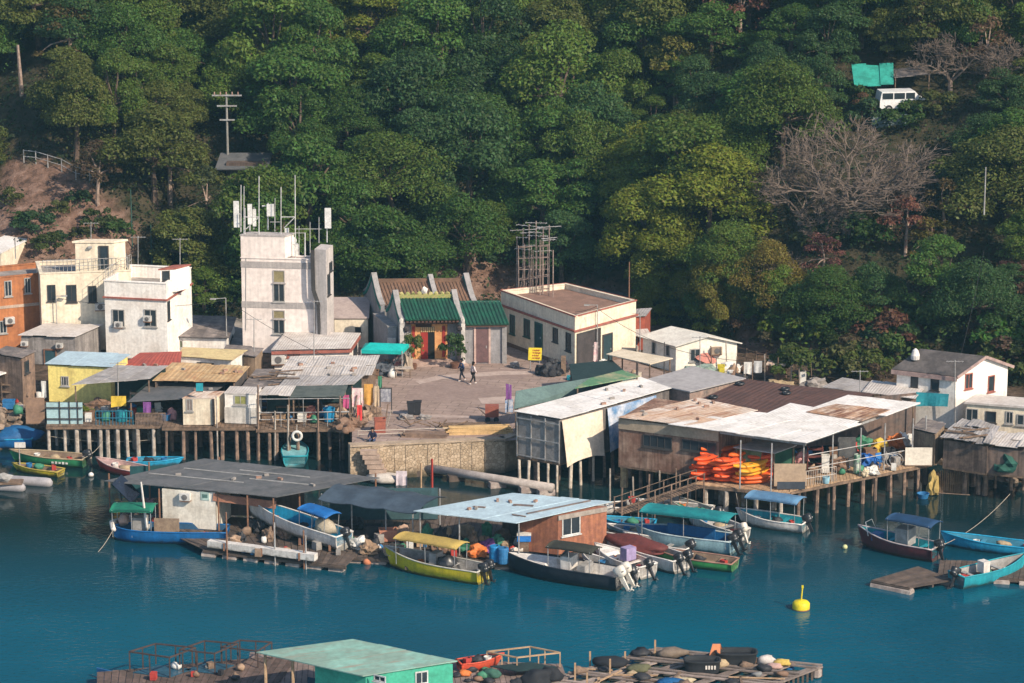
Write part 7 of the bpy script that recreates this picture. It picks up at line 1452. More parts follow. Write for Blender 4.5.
def timber(label, px, row, n, layers, m, L_=4.6, yaw=.08, w=.14, h=.09):
    c = Z(px, row, PZ); t = thing('timber_stack', label, 'timber stack', c); R = random.Random(n)
    for l in range(layers):
        for k in range(n-l//2):
            a_ = yaw+R.uniform(-.03, .03); d = V((math.cos(a_), math.sin(a_), 0))*L_*R.uniform(.85, 1); p = c-d/2+V((R.uniform(-.2, .2), (k-n/2)*w*1.2, l*h*1.1)); MB().obox(p, d, V((-math.sin(a_)*w, math.cos(a_)*w, 0)), (0, 0, h)).build('plank', m, t)
    return t
timber('neat stack of fresh pale yellow planks on the quay edge', 479, 433, 5, 6, mat('fresh timber', (.62, .42, .2), (.5, .33, .16), 2, .4, .8, isl=.15)); timber('pile of old brown boards left of the fresh planks', 424, 436, 6, 3, mat('old board', (.27, .18, .13), (.18, .12, .09), 2, .5, .9, isl=.3), 3.2, -.1); timber('grey brown scrap boards behind the fresh planks', 470, 427, 5, 3, WOOD, 4.2, .05)
for i in range(9):
    p = Z(R.uniform(402, 450), R.uniform(428, 436), PZ); single(MB().bar(p+V((0, 0, .3)), p+V((R.uniform(-1.4, 1.4), R.uniform(-.3, .5), R.uniform(.3, .8))), .05, 5), 'loose_board', WOOD, 'loose stick on the pile of old brown boards', 'board', 'loose sticks on the board pile')
c = Z(492, 421, PZ); t = thing('trolley', 'rust red boxed hand trolley by the scrap boards', 'trolley', c); MB().box(c+V((0, 0, .75)), (.95, .7, .8)).build('box_body', mat('rust red board', (.34, .11, .07)), t); MB().bar(c+V((-.4, 0, .4)), c+V((-1.0, -.1, 1.0)), .03).build('handle', WOOD, t)
for x in (-.3, .3): MB().lathe(c+V((x, -.36, .2)), [(.2, 0), (.2, .06)], 12, axis=(0, -1, 0)).build('wheel', BLK, t)
p = Z(508, 415, PZ); t = thing('banner_flag', 'purple and blue banner on a pole at the shed corner', 'flag', p); MB().bar(p, p+V((.1, 0, 2.3)), .025).build('pole', GALV, t); MB().cloth(p+V((-.15, 0, 2.3)), p+V((.25, 0, 2.2)), 1.1, 1, .05, 4, 5).build('purple_cloth', PUP, t, True); MB().cloth(p+V((-.2, .05, 1.2)), p+V((.35, .05, 1.15)), 1.0, 2, .05, 4, 5).build('blue_cloth', mat('blue white cloth', (.12, .25, .45), (.5, .5, .55), 3, .5, .8), t, True)
# teal canopy
a, c, e, g_ = Z(361, 350, 4.35), Z(402, 351, 4.35), Z(409, 344, 4.35), Z(366, 343, 4.35); t = thing('canopy_tent', 'bright teal canopy on posts left of the temple', 'canopy', V(((a.x+e.x)/2, (a.y+e.y)/2, PZ))); TC = mat('bright teal canvas', (.01, .42, .38), (.01, .34, .31), 1.2, .3, .6); mid = (a+c+e+g_)/4+V((0, 0, .35)); MB().add([a, c, e, g_, (a+g_)/2+V((.5, 0, .3)), (c+e)/2+V((-.5, 0, .3))], [(0, 1, 5, 4), (1, 2, 5), (2, 3, 4, 5), (3, 0, 4)]).build('roof_canvas', TC, t)
mb = MB()
for p, q in ((a, c), (c, e), (a, g_)): mb.sbar(p-V((0, 0, .13)), q-V((0, 0, .13)), .03, .26)
mb.build('valance', TC, t)
for p in (a, c, e, g_): MB().bar(V((p.x, p.y, PZ)), p, .04).build('post', GALV, t)
table(403, 377, PZ, 'small table on the plaza by the teal canopy', mat('pale table', (.5, .42, .36)), (1.2, .7, .7)); heap(383, 374, PZ, 'dark covered pile under the teal canopy', plain(.09, .1, .12), (.8, .6, .6), 2); heap(398, 368, PZ, 'red and grey bundle under the teal canopy', mat('red bundle', (.42, .09, .08), (.4, .36, .34), 3, .5, .8), (.4, .3, .6), 5); heap(408, 371, PZ, 'tan stone incense urn shaped heap left of the temple door', mat('tan stone', (.42, .34, .26), (.3, .24, .19), 3, .5, .9), (.35, .3, .9), 3); crate(372, 378, PZ, 'brown market crate behind the laundry', BRP, (1.0, .7, .6)); heap(393, 360, PZ, 'red lantern like bundle at the back of the teal canopy', RDP, (.3, .3, .5), 9)
for i, (px, row, s_, c_) in enumerate(((413, 369, .95, (.10, .13, .03)), (455, 368, 1.15, (.045, .085, .02)))):
    q = Z(px, row, PZ); t = plant('potted_tree', ['slim yellow green potted tree left of the temple door', 'full rounded potted tree right of the temple door'][i], 'potted tree', q+V((0, 0, .45)), SHRUB[i], None, c_, .7*s_, rz=1., zs=1.5 if i else 1.9, partname='leaf_mass'); k = MB().lathe((0, 0, -.65), [(.3, 0), (.45, .5), (.48, .6), (.42, .62)], 14); o = k.build('pot', mat('brown glazed pot', (.16, .08, .05), (.1, .05, .035), 3, .4, .5), bpy.data.objects.new('tmp', None)); o.parent = t; o.matrix_parent_inverse.identity(); bpy.data.objects.remove(bpy.data.objects['tmp'])
heap(515, 367, PZ, 'grey stone block beside the chapel pillar', mat('grey rubble', (.3, .27, .25)), (.35, .3, .3), 2)
# bins and sign by hall
for i, (px, row, r) in enumerate(((541, 374, .45), (549, 376, .6), (557, 375, .55), (563, 372, .45), (553, 369, .5))): heap(px, row, PZ, 'black rubbish bag heaped in front of the cream hall', BKP, (r, r*.8, r*1.1), i+3, 'rubbish_bag', 'rubbish bag', .3, 'rubbish bags before the hall')
p = Z(535, 372, PZ); t = thing('yellow_sign', 'yellow notice sign with red lettering by the rubbish bags', 'sign', p); q = Yp(535, 354, p.y); MB().box(V((q.x, p.y, q.z)), (1.0, .05, .95), .1, 0, .05).build('board', plain(.75, .58, .04), t)
for j in range(4):
    mb = MB(); x = -.36
    while x < .34: w_ = R.uniform(.06, .14); mb.box(V((q.x+x+w_/2, p.y-.04-.1*x*.1, q.z+.3-.2*j)), (w_, .02, .1), .1); x += w_+.05
    mb.build('lettering', plain(.45, .12, .04), t)
for x in (-.35, .35): MB().bar(V((q.x+x, p.y+.04, PZ)), V((q.x+x, p.y+.04, q.z)), .03).build('leg', GALV, t)
c = Z(583, 366, PZ); t = thing('kiosk', 'small brown kiosk with a grey roof lip by the hall corner', 'kiosk', c); MB().box(c+V((0, .4, .75)), (1.35, .8, 1.5)).build('body', mat('kiosk brown', (.32, .22, .16), (.24, .16, .12), 1, .5, .85), t); MB().slab([c+V((-.85, -.15, 1.62)), c+V((.85, -.15, 1.62)), c+V((.85, .95, 1.7)), c+V((-.85, .95, 1.7))], .08).build('roof', R_GREY, t)
laundry(592, 598, 342, 4.2, 1.5, 'pink and white sheet hanging beside the kiosk', mat('pink towel', (.62, .32, .36), (.66, .6, .56), 2, .5, .8), seed=4); heap(603, 365, PZ, 'white bag by the lamp post before the hall', WHP, (.35, .3, .3), 2); heap(571, 380, PZ, 'bright teal basin in front of the dark net', TLP, (.35, .3, .25), 5); heap(566, 368, PZ, 'pinkish bag right of the rubbish bags', PKP, (.3, .3, .4), 6); panel(561, 566, 376, PZ, 1.5, 'brown plank leaning at the dark net', WOOD, .2)
pole('thick pale post under the cream canvas awning', 637, 384, 346, None, .11, PZ, 'post', 'post', PILEC); pole('thin dark pole in front of the white bungalow', 664, 380, 342, None, .05, PZ, 'post', 'post', DARKFRAME)
# garden plots
for i, (px, row, h) in enumerate(((744, 386, 1.8), (752, 388, 2.2), (765, 386, 2.4), (778, 384, 2.0), (790, 386, 2.5), (735, 380, 1.8), (800, 388, 1.6), (712, 372, 2.0), (727, 372, 2.4), (812, 384, 2.2))): p = Z(px, row, 2.3); single(MB().bar(p-V((0, 0, .4)), p+V((R.uniform(-.15, .15), 0, h)), .045, 5), 'garden_stake', WOOD if i % 2 else PILEC, 'grey stake standing in the garden plots', 'stake', 'stakes in the garden plots')
laundry(744, 752, 362, 4.3, .9, 'white shirt drying in the garden plots', WHP, seed=3); laundry(754, 762, 361, 4.3, .85, 'grey white towel drying right of the white shirt', plain(.5, .5, .5), seed=5); crate(721, 374, 2.4, 'yellow crate beside the white bungalow', plain(.6, .5, .05), (.5, .4, .7)); c = Z(705, 368, 2.4); t = thing('parasol', 'folded pinkish parasol tilted by the white bungalow', 'parasol', c); MB().lathe(c+V((0, 0, .9)), [(1.0, 0), (.55, .3), (.04, .5)], 8, axis=(.3, -.3, 1)).build('canopy', plain(.5, .2, .16), t); MB().bar(c, c+V((.15, -.1, 1.3)), .03).build('pole', GALV, t)
b = block('garden_shed', 'small rusty sheet shed in the garden plots', 'shed', [(766, 364), (785, 365), (788, 360), None], base=382, wall=mat('rusty sheet wall', (.34, .22, .16), (.22, .12, .08), 2, .6, .85, streak=.3), roof=R_RUST, oh=.05); panel(800, 806, 388, 2.3, 1.2, 'white upright board behind the maroon roof', WHP, .05); heap(730, 372, 2.4, 'white sacks in front of the white bungalow', WHP, (.8, .5, .5), 4); heap(740, 382, 2.3, 'dark bucket heap in the garden plots', BKP, (.5, .4, .4), 7); heap(700, 376, 2.4, 'grey green tarp heap before the white bungalow', plain(.25, .32, .27), (1.4, .7, .5), 5); heap(815, 388, 2.3, 'pale junk heap behind the maroon roof', mat('grey rubble', (.3, .27, .25)), (.9, .6, .5), 9); heap(780, 388, 2.3, 'tan straw heap in the garden plots', mat('straw', (.4, .3, .18)), (1, .6, .4), 3)
t = MB(); p, q = G(700, 352), G(775, 372)
for k in range(9): s_ = p.lerp(q, k/8); t.bar(s_-V((0, 0, .5)), s_+V((0, 0, 1.2)), .04)
for h in (.5, 1.1): t.bar(p+V((0, 0, h)), q+V((0, 0, h)), .03)
single(t, 'garden_fence', WOOD, 'thin stick fence at the top of the garden plots', 'fence')
# kayaks
def kayak(m, label):
    t = thing('kayak', label, 'kayak', (0, 0, 0), 'kayaks stacked on the deck'); mb = MB(); vs = []; n = 13; k_ = 10
    for i in range(n):
        u = -1+2*i/(n-1); w_ = .42*(1-abs(u)**2.8)+.03; h_ = .16*(1-.35*abs(u)**3)+.0; zc = .13+.13*abs(u)**3
        for j in range(k_): a_ = 6.283*j/k_; vs.append((u*1.35, math.cos(a_)*w_, zc+math.sin(a_)*h_))
    mb.add(vs, [(i*k_+j, (i+1)*k_+j, (i+1)*k_+(j+1) % k_, i*k_+(j+1) % k_) for i in range(n-1) for j in range(k_)]+[tuple(reversed(range(k_))), tuple((n-1)*k_+j for j in range(k_))]); mb.build('hull', m, t, True); mb = MB(); mb.lathe((-.1, 0, .245), [(.26, .0), (.28, .02), (.22, .03)], 12); mb.build('seat_well', BKP, t); return t
KM = [mat('kayak red orange', (.66, .085, .02), (.55, .07, .02), 3, .3, .4), mat('kayak orange', (.66, .12, .02), (.56, .10, .02), 3, .3, .4), mat('kayak yellow', (.70, .32, .02), (.6, .25, .02), 3, .3, .4)]
KL = ['red orange kayak in the big stacks at the left end of the deck', 'orange kayak in the stacks on the deck', 'yellow orange kayak in the stack by the tan board']
KP = [kayak(m, KL[i]) for i, m in enumerate(KM)]; used = set()
def put(i, x, y, z, a):
    o = KP[i] if i not in used else dup(KP[i]); used.add(i); o.location = (x, y, z); o.rotation_euler = (R.uniform(-.05, .05), R.uniform(-.04, .04), a)
for sx, (px, row, nl, pal) in enumerate(((708, 480, 6, (0, 0, 1)), (719, 476, 7, (0, 0, 0, 1)), (729, 482, 6, (1, 0, 0)), (741, 479, 7, (0, 0, 1)), (752, 484, 5, (2, 1, 2)), (764, 479, 6, (0, 1, 0)))):
    c = Z(px, row, 1.9)
    for l in range(nl): put(R.choice(pal), c.x+R.uniform(-.15, .15), c.y+R.uniform(-.1, .1)+.3, 1.9+l*.275, math.radians(28+R.uniform(-22, 22)))
p = Z(744, 450, 3.9); single(MB().cloth(Z(738, 449, 3.9), Z(762, 452, 3.8), .9, 3, .15, 6, 4, .5), 'net_cover', mat('green camo net', (.10, .15, .07), (.2, .22, .12), 3, .5, .9), 'green camouflage net behind the kayak stacks', 'net'); laundry(775, 795, 448, 4.0, 1.2, 'dark green tarp hung behind the tan board', mat('bottle green', (.03, .11, .07)), seed=2)
# right deck things
Wz = 1.93
t = panel(774, 806, 487, Wz, 1.55, 'tan board with a dark lower strip at the deck front', mat('tan board', (.40, .29, .20), (.33, .24, .17), 1, .4, .85), .12); a, c = Z(777, 489, Wz), Z(805, 489, Wz); MB().obox(a+V((0, -.04, 0)), c-a, (0, .03, 0), (0, 0, .5)).build('dark_strip', mat('slate strip', (.06, .07, .09)), t)
t = thing('deck_rail', 'white stick railing on the walkway right of the tan board', 'railing', Z(820, 484, Wz)); railing(t, [Z(806, 486, Wz), Z(836, 481, Wz)], 1.0, plain(.5, .45, .4), .18, 'rail', .02)
tub(826, 483, Wz, 'light blue bucket at the walkway edge', plain(.3, .52, .62), .25, .4); rack(815, 470, 2.0, 'dark red rack behind the white stick railing', 1.0, 1.6, .5, mat('dark red rack', (.18, .06, .05))); crate(825, 472, 2.0, 'tall white box behind the stick railing', WHP, (.5, .4, 1.2)); laundry(838, 856, 437, 4.2, 2.0, 'charcoal net curtain hung at the middle of the warehouse front', mat('charcoal net', (.07, .07, .075), (.1, .1, .1), 2, .5, .9), seed=3, name='net_curtain'); barrel(857, 473, Wz, 'green and white drum at the edge of the net curtain', mat('green white drum', (.55, .58, .52), (.08, .25, .15), 2, .5, .6), .25, 1.3); heap(868, 466, Wz, 'bright blue chairs heaped on the walkway', plain(.02, .12, .42), (.6, .5, .6), 3); chair(880, 467, Wz, 'blue plastic chair right of the blue heap', plain(.03, .16, .42), .5); heap(872, 474, Wz, 'white sacks at the walkway edge', WHP, (.45, .3, .35), 5); heap(865, 476, Wz, 'cream jar beside the white sacks', plain(.6, .5, .35), (.2, .2, .35), 6)
panel(905, 932, 466, Wz, 1.25, 'big white board leaning at the walkway end', mat('cream white board', (.68, .62, .53), (.58, .52, .44), 1, .4, .8), .1); panel(917, 930, 452, 2.0, 1.7, 'pinkish tan board behind the big white board', mat('pink tan', (.42, .31, .27)), .15)
t = thing('fish_trap', 'round wire fish trap frames beside the white board', 'fish trap', Z(892, 468, Wz)); c = Z(892, 468, Wz)
for k in range(3):
    mb = MB(); pts = [c+V((math.cos(6.283*j/16)*.45+.25*k-.2, .1*k, .5+math.sin(6.283*j/16)*.45)) for j in range(17)]; mb.tube(pts, .025, 4, False); mb.build('hoop', GALV, t)
for i, (px, row, m, lab) in enumerate(((840, 470, BRP, 'brown junk heap left of the net curtain'), (848, 452, RDP, 'red bundle deep under the warehouse roof'), (880, 452, YLP, 'yellow handled tools bundle under the warehouse roof'), (895, 448, ORP, 'orange bundle under the warehouse roof'), (862, 448, GRP, 'green bundle deep under the warehouse roof'), (905, 446, WHP, 'pale bundle deep under the warehouse roof end'), (790, 462, BLP, 'blue bundle behind the tan board'), (800, 466, PKP, 'pink bundle right behind the tan board'))): heap(px, row, 2.0, lab, m, (.6, .4, .6), i+2)
for i, px in enumerate((835, 850, 870, 888)): crate(px, 458, 2.0, 'dark crate stored under the warehouse roof', BKP if i % 2 else BRP, (.8, .6, .7), .1*i, 'crates under the warehouse roof')
p, q = Z(735, 455, 2), Z(905, 430, 2); t = thing('scaffold_rail', 'grey scaffold pipes across the warehouse front', 'scaffold', Z(850, 470, Wz))
for h in (1.3, 2.2): MB().bar(Z(808, 488, Wz)+V((0, .15, h)), Z(904, 470, Wz)+V((0, .15, h)), .03).build('pipe', GALV, t)
# end of the walkway
tub(923, 498, .02, 'dark blue tub floating under the walkway end', BLP, .4, .3); heap(933, 494, .05, 'mustard sacks piled at the foot of the walkway end', mat('mustard sack', (.42, .3, .1)), (.4, .35, 1.0), 4); heap(1012, 470, 2.2, 'dark green tarp heap at the right edge shanty', mat('dark green tarp', (.02, .09, .07)), (1.2, .7, .8), 3)
t = thing('bamboo_screen', 'row of brown bamboo stakes between the right stilts', 'screen', Z(955, 494, 0)); mb = MB()
for k in range(16): p = Z(938+k*2.0, 493+k*.1, 0); mb.bar(p-V((0, 0, .5)), p+V((0, .1, 1.6+R.uniform(-.2, .2))), .04, 5)
mb.build('stakes', mat('bamboo', (.28, .18, .1), (.18, .11, .07), 2, .5, .9, isl=.3), t); MB().bar(Z(938, 493, 1.0), Z(970, 495, 1.0), .04).build('rail', WOOD, t)
def rocks(name, label, area, n, rr, m, seed):
    R_ = random.Random(seed); mb = MB()
    for _ in range(n): px, row = R_.uniform(area[0], area[2]), R_.uniform(area[1], area[3]); p = hit(px, row); r = R_.uniform(*rr); mb.blob(p+V((0, 0, r*.2)), (r*R_.uniform(.8, 1.4), r, r*R_.uniform(.6, .9)), R_.random()*50, .3, 1)
    o = mb.build(name, m); tag(o, label, None, None, 'stuff')
ROCK = mat('shore rock', (.30, .22, .16), (.17, .13, .1), 1.5, .5, .95, bump=.3, isl=.25)
rocks('shore_rubble', 'brown boulders along the right shore', (985, 470, 1040, 506), 90, (.2, .5), ROCK, 2); rocks('shore_rubble', 'rubble and stones on the left shore below the shanties', (-5, 405, 48, 438), 80, (.15, .4), ROCK, 4); rocks('shore_rubble', 'stones on the shore under the stilt houses', (60, 428, 345, 446), 120, (.2, .45), ROCK, 6); rocks('shore_rubble', 'stones on the dark shore under the right stilt houses', (600, 440, 940, 480), 140, (.2, .5), ROCK, 8)
# raft things
for i, (k, px, row, m, lab) in enumerate((('b', 495, 561, plain(.02, .22, .5), 'bright blue drum at the front of the middle raft'), ('b', 503, 563, BLP, 'darker blue drum right of the bright blue drum'), ('h', 478, 556, ORP, 'orange life jackets heaped under the pale blue roof'), ('h', 487, 552, PUP, 'purple bag behind the orange life jackets'), ('h', 468, 551, GRP, 'green net heap under the pale blue roof'), ('h', 455, 548, BKP, 'dark net heap under the pale blue roof'), ('h', 440, 552, BRP, 'brown box heap under the pale blue roof edge'), ('h', 515, 560, mat('tan net', (.45, .38, .3), (.6, .55, .5), 4, .5, .9), 'tan net heap beside the black hulled motorboat bow'), ('c', 388, 540, mat('terracotta box', (.45, .2, .13), (.35, .15, .1), 2, .4, .8), 'big terracotta box on the raft under the tarpaulin'), ('c', 374, 536, BKP, 'black box left of the terracotta box'), ('h', 402, 538, mat('pink brown cover', (.5, .34, .26)), 'pinkish brown covered stack right of the terracotta box'), ('h', 360, 548, WHP, 'white foam float lump behind the speedboat stern'), ('h', 355, 528, BKP, 'dark heap under the tarpaulin'), ('c', 425, 545, WOODL, 'wooden crate at the left post of the pale blue roof'), ('h', 368, 553, mat('brown rope', (.3, .2, .13)), 'brown rope heap at the raft corner'), ('h', 395, 556, mat('brown rope', (.3, .2, .13)), 'brown rope heap by the bow of the yellow motorboat'))):
    if k == 'b': barrel(px, row, .48, lab, m, .36, 1.0)
    elif k == 'c': crate(px, row, .48, lab, m, (1.1, .7, .75), .1)
    else: heap(px, row, .48, lab, m, (.6, .45, .5), i+2)
c = Z(524, 552, .48); t = thing('cooler_box', 'blue and white cooler box on a stand by the brown plank wall', 'cooler box', c); MB().box(c+V((0, 0, .95)), (.85, .5, .4)).build('box_body', plain(.03, .2, .6), t); MB().box(c+V((0, 0, 1.2)), (.9, .55, .12)).build('lid', WHP, t); MB().box(c+V((0, 0, .35)), (.6, .4, .7)).build('stand', WOOD, t)
for i, (px, h) in enumerate(((536, 1.6), (541, 1.9), (548, 1.4))): p = Z(px, 551, .48); single(MB().obox(p, (.35, .05, 0), (0, .05, 0), (.1, .3, h)), 'leaning_board', WOODL if i else WOOD, ['grey board leaning left on the brown plank wall', 'tall pale board leaning on the brown plank wall', 'short pale board leaning on the brown plank wall'][i], 'board')
R = random.Random(33)
for i in range(14):
    px, row = R.uniform(232, 330), R.uniform(526, 545); heap(px, row, .48, 'dark gear bundle on the left raft behind the lifted speedboat', R.choice([BKP, BRP, WOOD, BKP, mat('sack', (.38, .26, .18))]), (R.uniform(.3, .5), .35, R.uniform(.3, .6)), i, 'gear_heap', 'gear', .4, 'gear bundles on the left raft')
for i in range(12):
    px, row = R.uniform(425, 510), R.uniform(535, 552); heap(px, row, .48, 'small gear bundle in the shade of the pale blue roof', R.choice([BKP, BRP, WOOD, GRP, plain(.3, .22, .15)]), (R.uniform(.25, .5), .3, R.uniform(.4, .9)), i+40, 'gear_heap', 'gear', .4, 'gear bundles under the pale blue roof')
# gangway from raft to kayak deck
gw = thing('gangway', 'rickety plank gangway from the raft house to the kayak deck', 'gangway', Z(655, 505, 0)); a, c = Z(618, 512, .7), Z(700, 484, 1.85); d = c-a; sd_ = V((-d.y, d.x, 0)).normalized()*.55; mb = MB()
for k in range(30): u = k/30; mb.slab([a+d*u-sd_, a+d*(u+.027)-sd_, a+d*(u+.027)+sd_, a+d*u+sd_], .05)
mb.build('planking', WOOD, gw)
for s in (-1, 1):
    for h in (.4, .85): MB().bar(a+sd_*s+V((0, 0, h)), c+sd_*s+V((0, 0, h)), .025).build('rail', WOOD, gw)
    for k in range(6): p = a+d*(k/5)+sd_*s; MB().bar(V((p.x, p.y, -1)), p+V((0, 0, .9)), .05).build('post', PILEM, gw)
for i, (px, row) in enumerate(((610, 508), (621, 516), (634, 503), (648, 512), (660, 498), (676, 506), (690, 500))): p = Z(px, row, 0); single(MB().tube([p-V((0, 0, 1)), p+V((R.uniform(-.1, .1), 0, R.uniform(1.8, 2.8)))], .06, 5), 'mooring_pole', PILEM if i % 2 else PILEC, 'weathered mooring pole beside the rickety gangway', 'pole', 'mooring poles by the gangway')
tub(632, 502, .9, 'red float tub on the gangway', RDP, .25, .3)
# ------------------------------------------------------------------ people
def skin(name, pts, edges, radii, m, parent, roots, sub=1):
    me = bpy.data.meshes.new(name); me.from_pydata([V(p) for p in pts], edges, []); o = bpy.data.objects.new(name, me); COL.objects.link(o)
    sk = o.modifiers.new('s', 'SKIN'); o.modifiers.new('u', 'SUBSURF').levels = sub
    for i, r in enumerate(radii): me.skin_vertices[0].data[i].radius = (r, r); me.skin_vertices[0].data[i].use_root = i in roots
    dg = bpy.context.evaluated_depsgraph_get(); nm = bpy.data.meshes.new_from_object(o.evaluated_get(dg)); nm.name = name; nm.materials.clear(); nm.materials.append(m); nm.polygons.foreach_set('use_smooth', [True]*len(nm.polygons)); bpy.data.objects.remove(o); o = bpy.data.objects.new(name, nm); COL.objects.link(o); o.parent = parent; return o
SKIN = mat('skin', (.42, .24, .16), (.38, .21, .14), 4, .4, .6); HAIR = mat('hair', (.012, .01, .01), rough=.5)
def person(label, loc, yaw, top, legs, shoe, pose='walk', sc=1., hairlen=.0, sleeves=True):
    t = thing('person', label, 'person', (0, 0, 0))
    if pose == 'walk': J = dict(pel=(0, 0, .93), ch=(.03, 0, 1.25), nk=(.03, 0, 1.45), hd=(.05, 0, 1.60), sl=(.03, .19, 1.38), sr=(.03, -.19, 1.38), el=(-.08, .25, 1.12), er=(.1, -.25, 1.12), hl=(-.02, .24, .9), hr=(.24, -.22, .93), pl=(0, .09, .88), pr=(0, -.09, .88), kl=(.16, .1, .5), kr=(-.06, -.1, .49), al=(.2, .1, .08), ar=(-.3, -.1, .12), tl=(.36, .1, .05), tr=(-.17, -.1, .04))
    else: J = dict(pel=(0, 0, .13), ch=(.06, 0, .45), nk=(.12, 0, .64), hd=(.17, 0, .79), sl=(.08, .19, .58), sr=(.08, -.19, .58), el=(.18, .27, .35), er=(.18, -.27, .35), hl=(.38, .17, .33), hr=(.38, -.17, .33), pl=(0, .1, .12), pr=(0, -.1, .12), kl=(.42, .14, .2), kr=(.42, -.14, .2), al=(.46, .14, -.22), ar=(.46, -.14, -.22), tl=(.6, .14, -.26), tr=(.6, -.14, -.26))
    K = list(J); I = {k: i for i, k in enumerate(K)}; pts = [J[k] for k in K]; rd = dict(pel=.12, ch=.125, nk=.055, hd=.098, sl=.06, sr=.06, el=.042, er=.042, hl=.034, hr=.034, pl=.085, pr=.085, kl=.058, kr=.058, al=.042, ar=.042, tl=.035, tr=.035); rad = [rd[k] for k in K]
    E = [('pel', 'ch'), ('ch', 'nk'), ('nk', 'hd'), ('ch', 'sl'), ('ch', 'sr'), ('sl', 'el'), ('sr', 'er'), ('el', 'hl'), ('er', 'hr'), ('pel', 'pl'), ('pel', 'pr'), ('pl', 'kl'), ('pr', 'kr'), ('kl', 'al'), ('kr', 'ar'), ('al', 'tl'), ('ar', 'tr')]; ed = [(I[a], I[b]) for a, b in E]; roots = {I['pel']}
    h = V(J['hd']); ht = len(pts); pts.append(tuple(h+V((.01, 0, .1)))); rad.append(.085); ed.append((I['hd'], ht))
    for s, hn, en in ((1, 'hl', 'el'), (-1, 'hr', 'er')):
        w_ = V(J[hn]); d = (w_-V(J[en])).normalized(); side = V((0, 1, 0)); f = d.cross(side).normalized()
        for k in range(4):
            b0 = w_+d*.03+f*(.021*(k-1.5)); l_ = (.065, .078, .072, .055)[k]; i0 = len(pts); pts += [tuple(b0), tuple(b0+d*l_*.6), tuple(b0+d*l_-side*s*.025)]; rad += [.011, .01, .009]; ed += [(i0, i0+1), (i0+1, i0+2)]; roots.add(i0)
        i0 = len(pts); pts += [tuple(w_-f*.02), tuple(w_+d*.035-f*.05), tuple(w_+d*.065-f*.05)]; rad += [.013, .012, .01]; ed += [(i0, i0+1), (i0+1, i0+2)]; roots.add(i0)
    i0 = len(pts); pts += [tuple(h+V((.07, 0, .03))), tuple(h+V((.115, 0, .01)))]; rad += [.02, .014]; ed.append((i0, i0+1)); roots.add(i0)
    for s in (-1, 1): i0 = len(pts); pts += [tuple(h+V((-.005, s*.085, .03))), tuple(h+V((-.015, s*.105, .03)))]; rad += [.022, .016]; ed.append((i0, i0+1)); roots.add(i0)
    skin('body', pts, ed, rad, SKIN, t, roots, 1)
    k = ['pel', 'ch', 'sl', 'sr', 'el', 'er']; fin = {'hl': V(J['el']).lerp(V(J['hl']), .85), 'hr': V(J['er']).lerp(V(J['hr']), .85), 'nb': V(J['ch']).lerp(V(J['nk']), .7)}
    P = [J[q] for q in k]+[tuple(fin['hl']), tuple(fin['hr']), tuple(fin['nb'])]; skin('jacket', P, [(0, 1), (1, 2), (1, 3), (2, 4), (3, 5), (4, 6), (5, 7), (1, 8)], [.15, .16, .085, .085, .062, .062, .05, .05, .08], top, t, {0})
    k = ['pel', 'pl', 'pr', 'kl', 'kr']; P = [J[q] for q in k]+[tuple(V(J['kl']).lerp(V(J['al']), .9)), tuple(V(J['kr']).lerp(V(J['ar']), .9))]; skin('trousers', P, [(0, 1), (0, 2), (1, 3), (2, 4), (3, 5), (4, 6)], [.14, .1, .1, .075, .075, .062, .062], legs, t, {0})
    for a_, b_ in (('al', 'tl'), ('ar', 'tr')): skin('shoe', [tuple(V(J[a_])-V((.06, 0, .03))), J[b_]], [(0, 1)], [.055, .045], shoe, t, {0})
    hb = [tuple(h+V((-.03, 0, .06))), tuple(h+V((-.01, 0, .14))), tuple(h+V((-.06, 0, -.02-hairlen)))]; skin('hair', hb, [(0, 1), (0, 2)], [.108, .09, .08], HAIR, t, {0})
    mb = MB()
    for s in (-1, 1): mb.blob(h+V((.09, s*.035, .045)), (.012, .014, .01), 1, 0, 1)
    mb.build('eyes', mat('eye dark', (.02, .015, .012), rough=.2), t); MB().blob(h+V((.093, 0, -.045)), (.01, .028, .008), 1, 0, 1).build('mouth', mat('lip', (.32, .11, .09)), t)
    t.location = loc; t.rotation_euler.z = yaw; t.scale = (sc,)*3; return t
person('person in dark blue walking left across the plaza', Z(462, 381, PZ), math.radians(200), mat('navy jacket', (.04, .07, .15), (.03, .05, .11), 3, .4, .85), mat('dark trousers', (.025, .03, .045)), plain(.5, .5, .5), sc=.97); person('person in white top and black trousers walking on the plaza', Z(473, 384, PZ), math.radians(20), mat('white top', (.66, .58, .56), (.6, .5, .48), 3, .4, .85), mat('black trousers', (.015, .015, .018)), plain(.6, .6, .6), sc=.95, hairlen=.1)
person('person in a dark jacket sitting on the quay edge', Z(373, 441, PZ), math.radians(-100), mat('ink jacket', (.02, .025, .06)), mat('blue jeans', (.05, .07, .14)), BKP, 'sit', 1.05)
